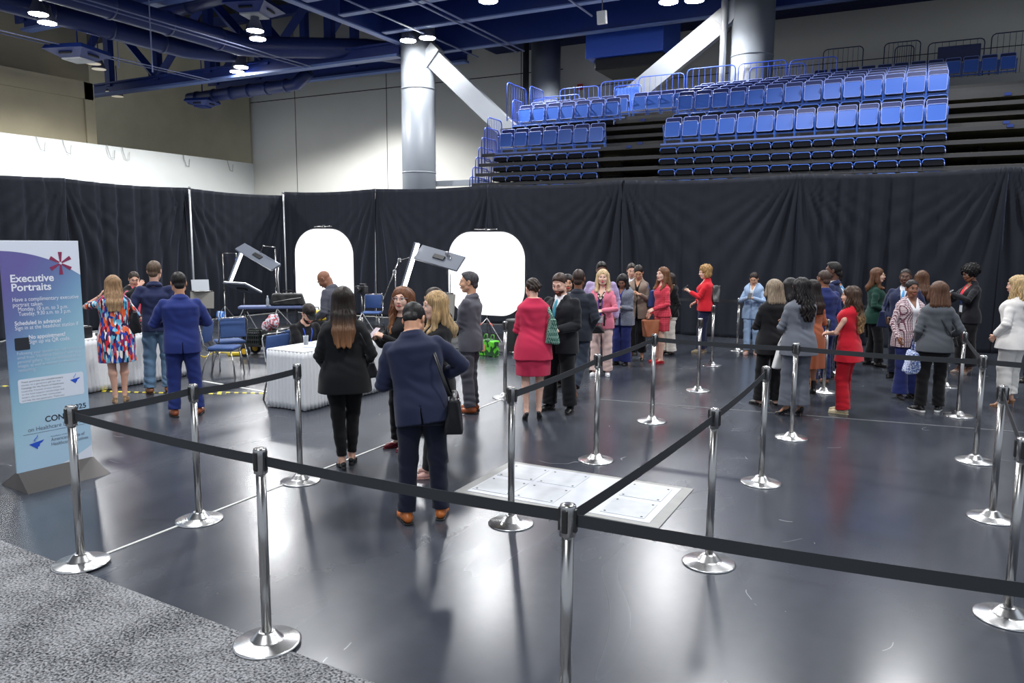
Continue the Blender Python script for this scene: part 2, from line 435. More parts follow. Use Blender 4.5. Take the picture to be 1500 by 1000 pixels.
def cloth(col, pat=None, c2=None, rough=.85, sc=1.0, c3=None):
    """woven cloth: pat None, 'tweed', 'check', 'plaid', 'pin', 'streak', 'knit', 'blotch'"""
    key = ('cloth', tuple(col), pat, tuple(c2) if c2 else None, sc, rough)
    if key in _MC: return _MC[key]
    mt, nt, b = nodes('cloth_' + (pat or 'plain')); a = srgb(col) + (1,); e = (srgb(c2) if c2 else tuple(x * .6 for x in a[:3])) + (1,)
    N = nt.nodes.new; L = nt.links.new
    tc = N('ShaderNodeTexCoord'); b.inputs['Roughness'].default_value = rough; b.inputs['Specular IOR Level'].default_value = .25
    b.inputs['Sheen Weight'].default_value = .12; b.inputs['Sheen Roughness'].default_value = .5
    def noise(scale, det=3, mapping=None):
        n = N('ShaderNodeTexNoise'); n.inputs['Scale'].default_value = scale; n.inputs['Detail'].default_value = det
        if mapping:
            mp = N('ShaderNodeMapping'); mp.inputs['Scale'].default_value = mapping; L(tc.outputs['Object'], mp.inputs['Vector']); L(mp.outputs['Vector'], n.inputs['Vector'])
        else: L(tc.outputs['Object'], n.inputs['Vector'])
        return n
    def mixc(f, A, B, blend='MIX'):
        mx = N('ShaderNodeMix'); mx.data_type = 'RGBA'; mx.blend_type = blend
        (L(f, mx.inputs['Factor']) if not isinstance(f, float) else setattr(mx.inputs['Factor'], 'default_value', f))
        for s_, v in (('A', A), ('B', B)):
            if isinstance(v, tuple): mx.inputs[s_].default_value = v
            else: L(v, mx.inputs[s_])
        return mx.outputs['Result']
    def lines(axis, fr, width, dist=0.0):
        """1 on a thin line every 1/fr metres along axis"""
        sp = N('ShaderNodeSeparateXYZ'); L(tc.outputs['Object'], sp.inputs[0])
        src = sp.outputs[axis]
        if axis == 'X':   # wrap round the body
            ad = N('ShaderNodeMath'); ad.operation = 'MULTIPLY_ADD'; ad.inputs[1].default_value = .8; L(sp.outputs['Y'], ad.inputs[0]); L(src, ad.inputs[2]); src = ad.outputs[0]
        mu = N('ShaderNodeMath'); mu.operation = 'MULTIPLY'; mu.inputs[1].default_value = fr; L(src, mu.inputs[0])
        fr_ = N('ShaderNodeMath'); fr_.operation = 'FRACT'; L(mu.outputs[0], fr_.inputs[0])
        lt = N('ShaderNodeMath'); lt.operation = 'LESS_THAN'; lt.inputs[1].default_value = width; L(fr_.outputs[0], lt.inputs[0])
        return lt.outputs[0]
    if pat == 'tweed':
        n = noise(160 * sc, 2); cr = N('ShaderNodeValToRGB'); cr.color_ramp.elements[0].position = .42; cr.color_ramp.elements[1].position = .6; L(n.outputs['Fac'], cr.inputs['Fac'])
        col_o = mixc(cr.outputs['Color'], a, e)
    elif pat in ('check', 'plaid'):
        f, w = (46 * sc, .38) if pat == 'check' else (26 * sc, .22)
        l1, l2 = lines('X', f, w), lines('Z', f, w)
        h = mixc(l1, a, e) if pat == 'check' else mixc(l1, a, tuple((x + y) / 2 for x, y in zip(a, e)))
        col_o = mixc(l2, h, e if pat == 'check' else tuple((x + y) / 2 for x, y in zip(a, e)))
        col_o = mixc(noise(150, 2).outputs['Fac'], col_o, a) if pat == 'plaid' else col_o
    elif pat == 'pin':
        col_o = mixc(lines('X', 40 * sc, .18), a, e)
    elif pat == 'streak':
        vo = N('ShaderNodeTexVoronoi'); mp = N('ShaderNodeMapping'); mp.inputs['Scale'].default_value = (48, 48, 13); L(tc.outputs['Object'], mp.inputs['Vector']); L(mp.outputs['Vector'], vo.inputs['Vector']); vo.inputs['Scale'].default_value = 1; n = N('ShaderNodeSeparateColor'); L(vo.outputs['Color'], n.inputs[0]); cr = N('ShaderNodeValToRGB'); cr.color_ramp.interpolation = 'CONSTANT'
        pal = [(30, 28, 70), (35, 70, 150), (228, 96, 50), (120, 190, 225), (190, 30, 50), (240, 232, 225), (28, 60, 165), (225, 110, 70), (60, 30, 60), (205, 40, 60), (90, 170, 200)]
        el = cr.color_ramp.elements
        while len(el) < len(pal): el.new(.5)
        for i, p_ in enumerate(pal): el[i].position = i / len(pal); el[i].color = srgb(p_) + (1,)
        L(n.outputs[0], cr.inputs['Fac']); col_o = cr.outputs['Color']
    elif pat == 'blotch':
        n = noise(22 * sc, 1); cr = N('ShaderNodeValToRGB'); cr.color_ramp.interpolation = 'CONSTANT'; cr.color_ramp.elements[1].position = .5; L(n.outputs['Fac'], cr.inputs['Fac'])
        col_o = mixc(cr.outputs['Color'], a, e)
    else:
        n = noise(5, 4); col_o = mixc(n.outputs['Fac'], tuple(x * .88 for x in a[:3]) + (1,), tuple(min(1, x * 1.12) for x in a[:3]) + (1,))
    L(col_o, b.inputs['Base Color'])
    n3 = noise(260, 2); bp = N('ShaderNodeBump'); bp.inputs['Strength'].default_value = .25; bp.inputs['Distance'].default_value = .003
    L(n3.outputs['Fac'], bp.inputs['Height']); L(bp.outputs['Normal'], b.inputs['Normal'])
    _MC[key] = mt; return mt

EYE_W = mat('eye_white', (.75, .73, .70), .25); EYE_D = mat('eye_iris', (.03, .018, .012), .15)
_FACE = {}
def face_meshes():
    if _FACE: return _FACE
    # eyeball looking along +Y, iris faces dark
    bm = bmesh.new(); bmesh.ops.create_uvsphere(bm, u_segments=12, v_segments=8, radius=.0118)
    for f in bm.faces:
        f.smooth = True
        if f.calc_center_median().normalized().dot(Vector((0, 1, 0))) > .70: f.material_index = 1
    me = bpy.data.meshes.new('eye'); bm.to_mesh(me); bm.free(); me.materials.append(EYE_W); me.materials.append(EYE_D); _FACE['eye'] = me
    v = Vol((-.04, .05, -.09), (.04, .12, -.04), .0025)
    v.cone((-.021, .090, -.0645), (0, .0975, -.063), .0035, .006, .004).cone((.021, .090, -.0645), (0, .0975, -.063), .0035, .006, .004)
    v.cone((-.019, .090, -.068), (0, .0965, -.0715), .0035, .0065, .004).cone((.019, .090, -.068), (0, .0965, -.0715), .0035, .0065, .004)
    _FACE['lips'] = v.mesh('lips')
    return _FACE

def eye_lids(M, v, s): pass

def head_vol(v, M, s, fem, jaw=1.0):
    e = lambda c, r, k=.02, op='add': v.ell(M, [x * s for x in c], [x * s for x in r], k * s, op)
    c = lambda a, b, ra, rb, k=.012, flat=None: v.cone(tp(M, [x * s for x in a]), tp(M, [x * s for x in b]), ra * s, rb * s, k * s, flat)
    e((0, -.016, .022), (.075, .094, .084)); e((0, .022, -.04), (.059 * jaw, .066, .072), .03)
    e((0, .052, -.098), (.024 if fem else .030, .024, .021), .03)
    for q in (-1, 1):
        c((q * .050, .012, -.068), (q * .022, .055, -.096), .018 * jaw, .016, .02)
        e((q * .034, .058, -.035), (.024, .026, .026), .02)
        e((q * .031, .096, .0), (.019, .018, .0125), .012, 'sub')
        c((q * .019, .0865, .0105), (q * .043, .080, .0085), .0058, .0055, .004)
        e((q * .0765, -.008, -.012), (.009, .019, .031), .006)
        e((q * .081, .0, -.012), (.005, .010, .020), .005, 'sub')
    c((-.036, .076, .021), (.036, .076, .021), .010, .010, .014)
    c((0, .084, .012), (0, .102, -.033), .0075, .0108, .010)
    for q in (-1, 1): c((q * .010, .092, -.039), (q * .011, .088, -.037), .009, .008, .006)
    e((0, .082, -.066), (.023, .013, .011), .012)

def hand(v, w, d, n, side, s, curl=.35, spread=1.0, k=.005):
    """w wrist, d finger direction, n palm normal, side +1 = thumb towards +(d x n)"""
    d = d / np.linalg.norm(d); n = n - d * (n @ d); n /= np.linalg.norm(n) + 1e-9; t = np.cross(d, n) * side
    r = .0088 * s
    def P(a, b, c): return w + (d * a + t * b + n * c) * s
    v.cone(w, P(.03, 0, 0), .025 * s, .028 * s, .012, (n, 1.5))
    for b0, b1 in ((.028, .031), (.010, .0105), (-.009, -.0105), (-.024, -.0295)):
        v.cone(P(.02, b0 * .7, 0), P(.086 if abs(b1) < .02 else .080, b1, 0), .013 * s, .0115 * s, .012, (n, 1.15))
    for b, L0, an in ((.031, .070, .10), (.0105, .079, .03), (-.0105, .073, -.03), (-.0295, .058, -.10)):
        p = P(.086 if abs(b) < .02 else .080, b, 0); dd = d + t * an * spread; dd /= np.linalg.norm(dd); ang = 0
        for j, fr in enumerate((.45, .32, .23)):
            ang += curl * (1.0, 1.25, .8)[j]
            q = p + (dd * cos(ang) + n * sin(ang)) * L0 * fr * s
            v.cone(p, q, r * (1 - .1 * j), r * (1 - .1 * (j + 1)), k); p = q
    p0 = P(.02, .022, .004); u = d * .62 + t * .72 + n * .25; u /= np.linalg.norm(u)
    p1 = p0 + u * .042 * s; u2 = d * .8 + t * (.35 - curl * .5) + n * (.25 + curl * .6); u2 /= np.linalg.norm(u2)
    v.cone(p0, p1, .015 * s, .0115 * s, .008); v.cone(p1, p1 + u2 * .033 * s, .0112 * s, .009 * s, .004); v.cone(p1 + u2 * .033 * s, p1 + (u2 * .055 + n * .004) * s, .009 * s, .0075 * s, .003)

_SHOE = {}
def shoe_meshes(kind, s):
    key = (kind, round(s, 2))
    if key in _SHOE: return _SHOE[key]
    h = .004; v = Vol((-.08, -.12, -.02), (.08, .24, .26), h); z = np.eye(4); q = Vol((-.08, -.12, -.02), (.08, .24, .14), h)
    def cut(V, zz): V.fn(z, (-.1, -.2, -.1), (.1, .3, zz), lambda x, y, w: w - zz + 0 * x + 0 * y, .0, 'sub')
    hh = {'pump': .085, 'block': .06, 'wedge': .03}.get(kind, 0)
    if kind in ('oxford', 'boot', 'sneaker', 'flat'):
        w = .9 if kind == 'flat' else 1.0; L = .0 if kind == 'flat' else .01
        v.cone((0, -.045, .045), (0, .02, .05), .036 * w, .038 * w, .02).cone((0, .02, .046), (0.004, .115, .030), .038 * w, .043 * w, .03, ((0, 0, 1), 1.25)).cone((.004, .115, .030), (.0, .168 + L, .026), .043 * w, .026, .02, ((0, 0, 1), 1.2))
        if kind != 'flat': v.cone((0, -.015, .06), (0, -.01, .10 if kind != 'boot' else .22), .040, .040, .02)
        if kind == 'flat': v.fn(z, (-.1, -.09, .05), (.1, .075, .3), lambda x, y, w_: np.maximum(np.maximum(.045 - w_, np.abs(y + .01) - .075), np.abs(x) - .03), .004, 'sub'); v.fn(z, (-.1, -.2, .062), (.1, .3, .3), lambda x, y, w_: .062 - w_ + 0 * x + 0 * y, .004, 'sub')
        else: v.fn(z, (-.1, -.2, .105), (.1, .3, .4), lambda x, y, w_: (.105 if kind != 'boot' else .23) - w_ + 0 * x + 0 * y, .004, 'sub')
        th = .030 if kind == 'sneaker' else .014
        q.cone((0, -.05, .01), (0, .02, .01), .038 * w, .036 * w, .01).cone((0, .02, .01), (.004, .115, .01), .036 * w, .046 * w, .02).cone((.004, .115, .01), (0, .175 + L, .01), .046 * w, .026, .01)
        q.fn(z, (-.1, -.2, th), (.1, .3, .2), lambda x, y, w_: th - w_ + 0 * x + 0 * y, .002, 'sub')
        if kind != 'sneaker' and kind != 'flat': q.fn(z, (-.1, -.012, -.1), (.1, .06, .008), lambda x, y, w_: np.maximum(w_ - .006 + 0 * x, np.abs(y - .025) - .04), .002, 'sub')
        cut(q, 0.0); cut(v, th * .6)
    else:
        y0 = -.045
        v.cone((0, y0, hh + .025), (0, .03, hh * .75 + .02), .029, .027, .015).cone((0, .03, hh * .7 + .018), (.003, .10, .026), .026, .036, .02, ((0, 0, 1), 1.4)).cone((.003, .10, .026), (0, .165, .018), .036, .014, .015, ((0, 0, 1), 1.2))
        v.fn(z, (-.03, -.04, .03), (.03, .10, .3), lambda x, y, w_: np.maximum(np.maximum((hh * (.98 - (y - y0) / .16) + .030) - w_, np.abs(x) - .024), np.abs(y - .035) - .072), .003, 'sub')
        if kind == 'block': v.fn(z, (-.1, -.02, .03), (.1, .07, .3), lambda x, y, w_: np.maximum(np.abs(y - .035) - .035, (hh * .7 + .012) - w_ + 0 * x), .003, 'sub')
        rr = {'pump': .006, 'block': .019, 'wedge': .022}[kind]
        q.cone((0, y0 - .012, 0), (0, y0 - .005, hh * .5), rr, rr * 1.15, .004).cone((0, y0 - .005, hh * .5), (0, y0, hh), rr * 1.15, .022, .01)
        q.cone((0, .06, .008), (.003, .10, .006), .028, .035, .01).cone((.003, .10, .006), (0, .165, .006), .035, .014, .01); q.cone((0, y0, hh + .004), (0, .07, .012), .022, .025, .01, ((0, 0, 1), 3))
        q.fn(z, (-.1, .05, .012), (.1, .3, .2), lambda x, y, w_: np.maximum(.010 - w_ + 0 * x, .07 - y), .002, 'sub')
        cut(q, 0.0); cut(v, .004)
    a, b = v.mesh('shoe_upper'), q.mesh('sole')
    for me in (a, b):
        c = np.zeros(len(me.vertices) * 3, np.float32); me.vertices.foreach_get('co', c); me.vertices.foreach_set('co', c * s); me.update()
    _SHOE[key] = (a, b, hh); return _SHOE[key]

def grow(secs, t, fat=1.0, tw=None):
    return [(z, cy, w * fat + t, a * fat ** 1.4 + t, b * fat ** 1.2 + t) for z, cy, w, a, b in secs]

N_PEOPLE = 0
def person(label, at, rel, H=1.72, sex='m', skin='light', fat=1.0, hair=('short', (30, 24, 22)), head=(0, 0, 0), lean=(0, 0, 0), R=None, L=None, RE=None, LE=None, RH=None, LH=None,
           curl=(.35, .35), feet=None, shoes=('oxford', (20, 18, 18)), wear=(), det=.0062, sit=None, glasses=None, beard=None, lips=None, lanyard=None, watch=None, drop=.0, group=None, knees=None, abs_rot=None):
    global N_PEOPLE; N_PEOPLE += 1
    fem = sex == 'f'; s = H / 1.75; sr = s * (.93 if fem else 1.0)
    x, y = at[0], at[1]; z0 = at[2] if len(at) > 2 else 0.0
    ang = (abs_rot if abs_rot is not None else math.degrees(atan2(y, x)) + rel) - 90
    root = empty('person', (x, y, z0), radians(ang), label=label, cat='person', group=group)
    hh = shoe_meshes(shoes[0], s)[2] * s
    # --- skeleton
    P_thick = None
    feet = feet or ((.10, 0, 8), (-.10, -.02, -8))
    hipx = (.085 if not fem else .088) * s; TH, SH, AN = .425 * s, .415 * s, .083 * s
    ankles = []
    for i, f in enumerate(feet):
        lift = f[3] if len(f) > 3 else 0; pit = f[4] if len(f) > 4 else 0
        ankles.append(np.array([f[0] * s, f[1] * s, AN + hh * .85 + lift * s]))
    if sit is None:
        pz = 10
        for i, a in enumerate(ankles):
            if len(feet[i]) > 3 and feet[i][3] > .03: continue
            hx = hipx * (1, -1)[i]; dh = hypot(a[0] - hx, a[1]); pz = min(pz, a[2] + sqrt(max((TH + SH) ** 2 * .996 - dh * dh, .01)))
        pz -= drop * s
    else: pz = sit
    T = frame((0, 0, pz), -lean[0], lean[1], lean[2])      # torso frame
    Tp = frame((0, 0, pz), -lean[0] * .25, 0, lean[2] * .3)
    TS = T.copy(); TS[:3, :3] = T[:3, :3] * s
    TSp = Tp.copy(); TSp[:3, :3] = Tp[:3, :3] * s
    J = lambda p: tp(TS, p)
    secs = TORSO_F if fem else TORSO_M
    sw, sz = (.142, .442) if fem else (.172, .450); sw *= (1 + (fat - 1) * .5)
    UA, FA = .285 * s, .250 * s
    arms = []
    for i, (wt, pole) in enumerate(((R, RE), (L, LE))):
        q = (1, -1)[i]
        wt = wt or (q * (sw + .055) / 1.0, .03, -.045)
        pole = pole or (q * .45, -1, -.25)
        sh = J((q * sw, -.012, sz)); w = J(wt)
        el, w = ik(sh, w, UA, FA, T[:3, :3] @ np.array(pole, float)); arms.append((sh, el, w, q))
    # head frame
    hp = J((0, .012 + .0 * s, .725)) if True else None
    nb = J((0, -.012, .50))
    yaw, pit, rol = head
    Hd = T @ frame((0, 0, 0), 0, 0, yaw) @ frame((0, 0, 0), -pit, rol, 0)
    piv = J((0, -.012, .590)); hc = piv + (Hd[:3, :3] @ np.array([0, .026, .112])) * s
    Hd[:3, 3] = hc
    hs = s * 1.09
    kn = []
    for i in range(2):
        hj = tp(TSp, (hipx / s * (1, -1)[i], 0, -.0)); pole = (knees[i] if knees else ((.12, -.12)[i] + sin(radians(-feet[i][2])) * .3 * 0, 1, 0))
        k_, a_ = ik(hj, ankles[i], TH, SH, pole); ankles[i] = a_; kn.append((hj, k_, a_))
    bound = np.array([J(p) for p in ((-.25, -.2, -.2), (.25, .2, .5))] + [a for t in arms for a in t[1:3]] + [p for t in kn for p in t] + [hc])
    lo, hi = bound.min(0) - .2, bound.max(0) + .2; lo[2] = min(-.01, lo[2]); 
    # --- body
    for g in wear:
        if g[0] == 'trousers' and isinstance(g[-1], dict) and 'r' in g[-1]: P_thick = min(.052, g[-1]['r'][2] - .018)
    v = Vol(lo, hi, det)
    v.loft(TS, [tuple(c) for c in grow(secs, 0, fat)], .02 * s)
    scl = lambda r: r * s * (.5 + .5 * fat)
    for hj, k_, a_ in kn:
        m1 = hj * .5 + k_ * .5; calf = k_ * .68 + a_ * .32 + np.array([0, -.012 * s if P_thick is None else -.003 * s, 0])
        v.cone(hj, m1, scl(.080), scl(.066), .03); v.cone(m1, k_, scl(.068), scl(.050), .02)
        cf = .052 if P_thick is None else P_thick; v.cone(k_, calf, scl(.050), scl(cf), .02); v.cone(calf, a_ + (k_ - a_) * .12, scl(cf), .033 * s, .02); v.cone(a_ + (k_ - a_) * .12, a_, .033 * s, .034 * s, .01)
    for i, f in enumerate(feet):
        a_ = ankles[i]; ya = radians(f[2]); fd = np.array([sin(ya), cos(ya), 0]); pit_ = radians(f[4] if len(f) > 4 else 0)
        fd = fd * cos(pit_) + np.array([0, 0, -sin(pit_)]); up = np.array([0, 0, 1.])
        dz = hh * .85
        v.cone(a_ - up * .02 * s, a_ - up * .05 * s - fd * .03 * s, .030 * s, .026 * s, .015); b_ = a_ + fd * .09 * s - up * (.060 * s + dz)
        v.cone(a_ - up * .025 * s, b_, .030 * s, .026 * s, .02); v.cone(b_, b_ + fd * .055 * s, .026 * s, .015 * s, .01, ((0, 0, 1), 1.6))
    af = (.78 if fem else 1.0) * (.4 + .6 * fat)
    for i, (sh, el, w, q) in enumerate(arms):
        v.cone(sh + (J((0, 0, 0)) - J((q * .03, 0, .0))), sh, .038 * s * af, .037 * s * af, .03)
        v.cone(sh, sh * .7 + el * .3, .037 * s * af, .044 * s * af, .02); v.cone(sh * .7 + el * .3, el, .044 * s * af, .038 * s * af, .02); v.cone(el, el * .7 + w * .3, .038 * s * af, .040 * s * af, .01); v.cone(el * .7 + w * .3, w, .040 * s * af, .025 * s * (.9 if fem else 1), .01)
        hd = (RH, LH)[i]; fa = (w - el) / np.linalg.norm(w - el)
        if hd is None: dd, nn = fa, T[:3, :3] @ np.array([-q * 1., .15, 0]) if abs(fa[2]) > .7 else T[:3, :3] @ np.array([-q * .5, 0, -.6])
        else:
            dd = T[:3, :3] @ np.array(hd[0], float); dd = dd / np.linalg.norm(dd); dd = dd + fa * .15
            nn = T[:3, :3] @ np.array(hd[1], float)
        # thumb side: forward / up for a hanging or bent arm
        n_ = nn - fa * 0; tdir = np.cross(dd, n_); want = T[:3, :3] @ (np.array([0, 1., .1]) if fa[2] < -.7 else np.array([-q * .5, .1, 1.]))
        hand(v, w, np.array(dd), np.array(n_, float), 1 if tdir @ want > 0 else -1, sr, curl[i])
    v.cone(nb, piv * .6 + hc * .4 - Hd[:3, :3] @ np.array([0, .03, 0]) * s, (.052 if fem else .056) * s * fat ** .5, (.043 if fem else .050) * s, .025)
    head_vol(v, Hd, hs, fem, 1.0 if fat < 1.1 else 1.12)
    body = link('body', v.mesh('body'), skin_mat(skin), root)
    # --- face parts
    F = face_meshes(); HM = Matrix(Hd.tolist())
    def hput(name, me, mt, loc, sc=1.0, par=None):
        o = bpy.data.objects.new(name, me); COL.objects.link(o); o.parent = par or root
        if mt is not None and not me.materials: me.materials.append(mt)
        o.matrix_local = HM @ Matrix.Translation(Vector(loc) * hs) @ Matrix.Scale(hs * sc, 4); return o
    facing = True
    for q in (-1, 1): hput('eye', F['eye'], None, (q * .031, .0740, .000))
    lo_ = hput('lips', F['lips'].copy(), mat('lips', srgb(lips or (170, 95, 88) if skin not in ('dark', 'brown') else lips or (110, 62, 55)), .4), (0, -.0015, 0))
    hst, hcol = hair[0], hair[1]; h2 = hair[2] if len(hair) > 2 else None
    for q in (-1, 1):
        b = MB(); b.tube([(q * .017, .0885, .0235), (q * .030, .0885, .0265), (q * .045, .080, .0225)], [.0025, .0032, .0015], 6, r2=.0045)
        hput('eyebrow', b.mesh('eyebrow'), hair_mat(hcol if hst != 'bald' else (30, 24, 22)), (0, 0, 0))
    # --- hair
    hv = Vol(hc - np.array([.30, .30, .62]) * s, hc + np.array([.30, .30, .24]) * s, max(det * .9, .005) if det < .007 else .0065)
    E = lambda c, r, k=.012, op='add': hv.ell(Hd, [a * hs for a in c], [a * hs for a in r], k * hs, op)
    Cn = lambda a, b, ra, rb, k=.015, fl=None: hv.cone(tp(Hd, [c_ * hs for c_ in a]), tp(Hd, [c_ * hs for c_ in b]), ra * hs, rb * hs, k, fl)
    Lz = frame((0, 0, 0), 0, 0, lean[2] + yaw); Lz[:3, 3] = hc     # upright frame turned like the head: long hair hangs in it
    dn = Hd[:3, :3] @ np.array([0, 0, 1.])
    Fd = lambda a, b, ra, rb, k=.02, fl=None: hv.cone(tp(Hd, [c_ * hs for c_ in a]), tp(Hd, [c_ * hs for c_ in a]) + Lz[:3, :3] @ ((np.array(b) - np.array(a)) * hs), ra * hs, rb * hs, k, fl)
    face_cut = lambda top=.052, wd=.060: (E((0, .090, -.030), (wd, .062, top + .030), .012, 'sub'), E((0, .085, -.10), (.075, .075, .08), .01, 'sub'))
    made = True; tip = .3
    if hst in ('short', 'fade', 'buzz', 'crew'):
        t = {'short': .010, 'fade': .006, 'buzz': .003, 'crew': .006}[hst]
        E((0, -.018, .026), (.075 + t * .8, .096 + t * .8, .084 + t), .01)
        if hst in ('short', 'fade', 'crew'): E((0, .015, .072), (.056, .068, .034 + t), .02)
        hv.fn(Hd, (-.2, -.2, -.2), (.2, .2, .1), lambda x_, y_, z_: -( ( -.048 * hs + np.clip(y_ + .02 * hs, 0, 1) * 1.1) - z_) + 0 * x_ if False else (z_ - (-.072 * hs + np.clip(y_ + .045 * hs, 0, 1) * 1.25)), .004, 'sub')
        E((0, .096, .010), (.064, .050, .064), .008, 'sub')
        E((0, -.066, -.044), (.054, .040, .046), .012)
        if hst == 'short': hv.wrinkle(hc, .16 * s, .003, 190, Hd[:3, 1], 1)
    elif hst == 'rim':
        E((0, -.022, .0), (.078, .092, .060), .01)
        hv.fn(Hd, (-.2, -.2, -.2), (.2, .2, .2), lambda x_, y_, z_: (z_ + .050 * hs) + 0 * x_ + 0 * y_, .004, 'sub')
        hv.fn(Hd, (-.2, -.2, -.2), (.2, .2, .2), lambda x_, y_, z_: (.012 * hs - z_) + 0 * x_ + 0 * y_, .004, 'sub')
        hv.fn(Hd, (-.2, -.2, -.2), (.2, .2, .2), lambda x_, y_, z_: (.015 * hs - y_) + 0 * x_ + 0 * z_, .004, 'sub')
    elif hst in ('long', 'wavy', 'bob', 'mid', 'curlylong', 'side'):
        ln = {'long': .40, 'wavy': .46, 'bob': .185, 'mid': .27, 'curlylong': .38, 'side': .40}[hst] * (hair[3] if len(hair) > 3 else 1)
        vol = {'wavy': 1.12, 'curlylong': 1.2, 'bob': 1.08}.get(hst, 1.0)
        E((0, -.020, .030), (.087 * vol, .104, .092), .01)
        for q in (-1, 0, 1):
            Fd((q * .045, -.050, .02), (q * .060 * vol, -.085, -.16), .050 * vol, .048 * vol, .03)
            if hst != 'bob': Fd((q * .055, -.085, -.15), (q * .062, -.128, -.15 - (ln - .15) * .5), .046, .040, .03); Fd((q * .060, -.128, -.15 - (ln - .15) * .5), (q * .050, -.140, -ln), .040, .022, .03)
        for q in (-1, 1):
            Fd((q * .070, .0, .03), (q * .082 * vol, .005, -ln * .42), .030, .033 * vol, .02)
            if hst != 'bob' and not (hst == 'long' and len(hair) > 4 and hair[4] == 'back'): Fd((q * .078, .005, -.08), (q * .088, .035, -.20), .032, .028, .02); Fd((q * .088, .035, -.20), (q * .085, .095, -ln * .85), .028, .014, .02)
        face_cut(.050, .058)
        hv.fn(Lz, (-.1, -.02, -.7), (.1, .25, -.10), lambda x_, y_, z_: np.maximum(np.maximum(np.abs(x_) - .052 * hs, .0 * hs - y_), z_ + .085 * hs), .015, 'sub')
        a_ = .0045 if hst in ('long', 'bob', 'mid') else .008
        B = hv._box(hv.lo, hv.lo + hv.h * hv.n); sl, X, Y, Z = B; an = np.arctan2(X - hc[0], -(Y - hc[1])); fall = np.clip((hc[2] + .06 * s - Z) / (.25 * s), 0.15, 1)
        wv = 0 if hst in ('long', 'bob', 'mid') else 2.2
        hv.f += (a_ * fall * (np.sin(an * 26 + wv * np.sin(Z * 42)) + .6 * np.sin(an * 43 + 1 + wv * np.cos(Z * 55)))).astype(np.float32)
        if wv: hv.rough(.004, 46)
        tip = ln
    elif hst in ('bun', 'updo', 'pony', 'tied'):
        E((0, -.020, .026), (.080, .100, .089), .01); hv.fn(Hd, (-.2, -.2, -.3), (.2, .2, .1), lambda x_, y_, z_: (z_ - (-.055 * hs + np.clip(y_ + .02 * hs, 0, 1) * 1.0)), .004, 'sub')
        E((0, .100, .004), (.062, .052, .066), .01, 'sub')
        if hst == 'bun': E((0, -.07, .105), (.045, .045, .038))
        if hst == 'updo': Cn((-.04, -.105, -.02), (.045, -.10, .0), .032, .030); Cn((0, -.095, .03), (.01, -.100, -.045), .034, .026); hv.wrinkle(tp(Hd, (0, -.1 * s, 0)), .12 * s, .006, 120, (1, .3, .8))
        if hst == 'pony': Cn((0, -.10, .03), (0, -.135, .02), .028, .032); Fd((0, -.13, .02), (.01, -.15, -.30), .036, .016); 
        if hst == 'tied': E((0, -.105, -.015), (.034, .030, .034))
        hv.wrinkle(hc, .17 * s, .0025, 230, Hd[:3, 0])
    elif hst in ('afro', 'curly'):
        r_ = 1.0 if hst == 'curly' else 1.12
        E((0, -.028, .035), (.105 * r_, .118 * r_, .102 * r_), .01); 
        if hst == 'curly':
            for q in (-1, 1): E((q * .07, -.03, -.055), (.045, .06, .06), .03)
            E((0, -.075, -.06), (.07, .045, .055), .03)
        face_cut(.050, .060); hv.rough(.010, 60); hv.rough(.005, 120, 1)
    else: made = False
    if made:
        hm = hair_mat(hcol, h2, hc[2] - tip * s * .98, hc[2] - tip * s * .30 + .05)
        link('hair', hv.mesh('hair'), hm, root)
    if beard:
        bv = Vol(hc - .16 * s, hc + .12 * s, .005); e2 = lambda c, r, k=.008, op='add': bv.ell(Hd, [a * hs for a in c], [a * hs for a in r], k * hs, op)
        e2((0, .026, -.062), (.063, .068, .060)); e2((0, .056, -.104), (.032, .030, .026), .02)
        e2((0, .060, -.005), (.075, .08, .048), .006, 'sub'); e2((0, -.075, -.03), (.12, .085, .2), .01, 'sub'); e2((0, .10, -.066), (.022, .02, .009), .004, 'sub')
        link('beard', bv.mesh('beard'), hair_mat(beard), root)
    if glasses:
        b = MB()
        for q in (-1, 1):
            b.tube([(q * .033 + .023 * cos(a), .103 - abs(cos(a) * q + .0) * .002, .0 + .018 * sin(a)) for a in [2 * pi * k / 14 for k in range(14)]], .0016, 5, closed=True)
            b.tube([(q * .056, .100, .006), (q * .078, .06, .006), (q * .083, -.01, .004)], .0015, 5)
        b.tube([(-.011, .104, .004), (0, .106, .007), (.011, .104, .004)], .0015, 5)
        hput('eyeglasses', b.mesh('eyeglasses'), mat('spectacle_frame', srgb(glasses), .3), (0, 0, 0))
    # --- clothes
    P = dict(root=root, T=TS, Tp=TSp, s=s, arms=arms, kn=kn, secs=secs, fat=fat, fem=fem, lo=lo, hi=hi, Hd=Hd, hc=hc, J=J, nb=nb, det=det, pz=pz)
    for g in wear: CLOTHES[g[0]](P, *g[1:-1], **g[-1]) if isinstance(g[-1], dict) else CLOTHES[g[0]](P, *g[1:])
    # --- shoes
    up_, so_, hh_ = shoe_meshes(shoes[0], s * (.93 if fem else 1)); sm = mat('shoe_leather', srgb(shoes[1]), .35, noise=.15, nscale=20)
    solm = mat('shoe_sole', srgb(shoes[2] if len(shoes) > 2 else shoes[1] if shoes[0] in ('block', 'pump', 'flat') else (24, 22, 22)), .6)
    for i, f in enumerate(feet):
        a_ = ankles[i]; pt = f[4] if len(f) > 4 else 0
        M_ = Matrix.Translation(Vector(a_)) @ Matrix.Rotation(radians(-f[2]), 4, 'Z') @ Matrix.Rotation(radians(-pt), 4, 'X') @ Matrix.Translation((0, 0, -(AN + hh * .85)))
        o = bpy.data.objects.new('shoe', up_.copy()); COL.objects.link(o); o.parent = root; o.matrix_local = M_; o.data.materials.append(sm)
        q = bpy.data.objects.new('sole', so_.copy()); COL.objects.link(q); q.parent = o; q.data.materials.append(solm)
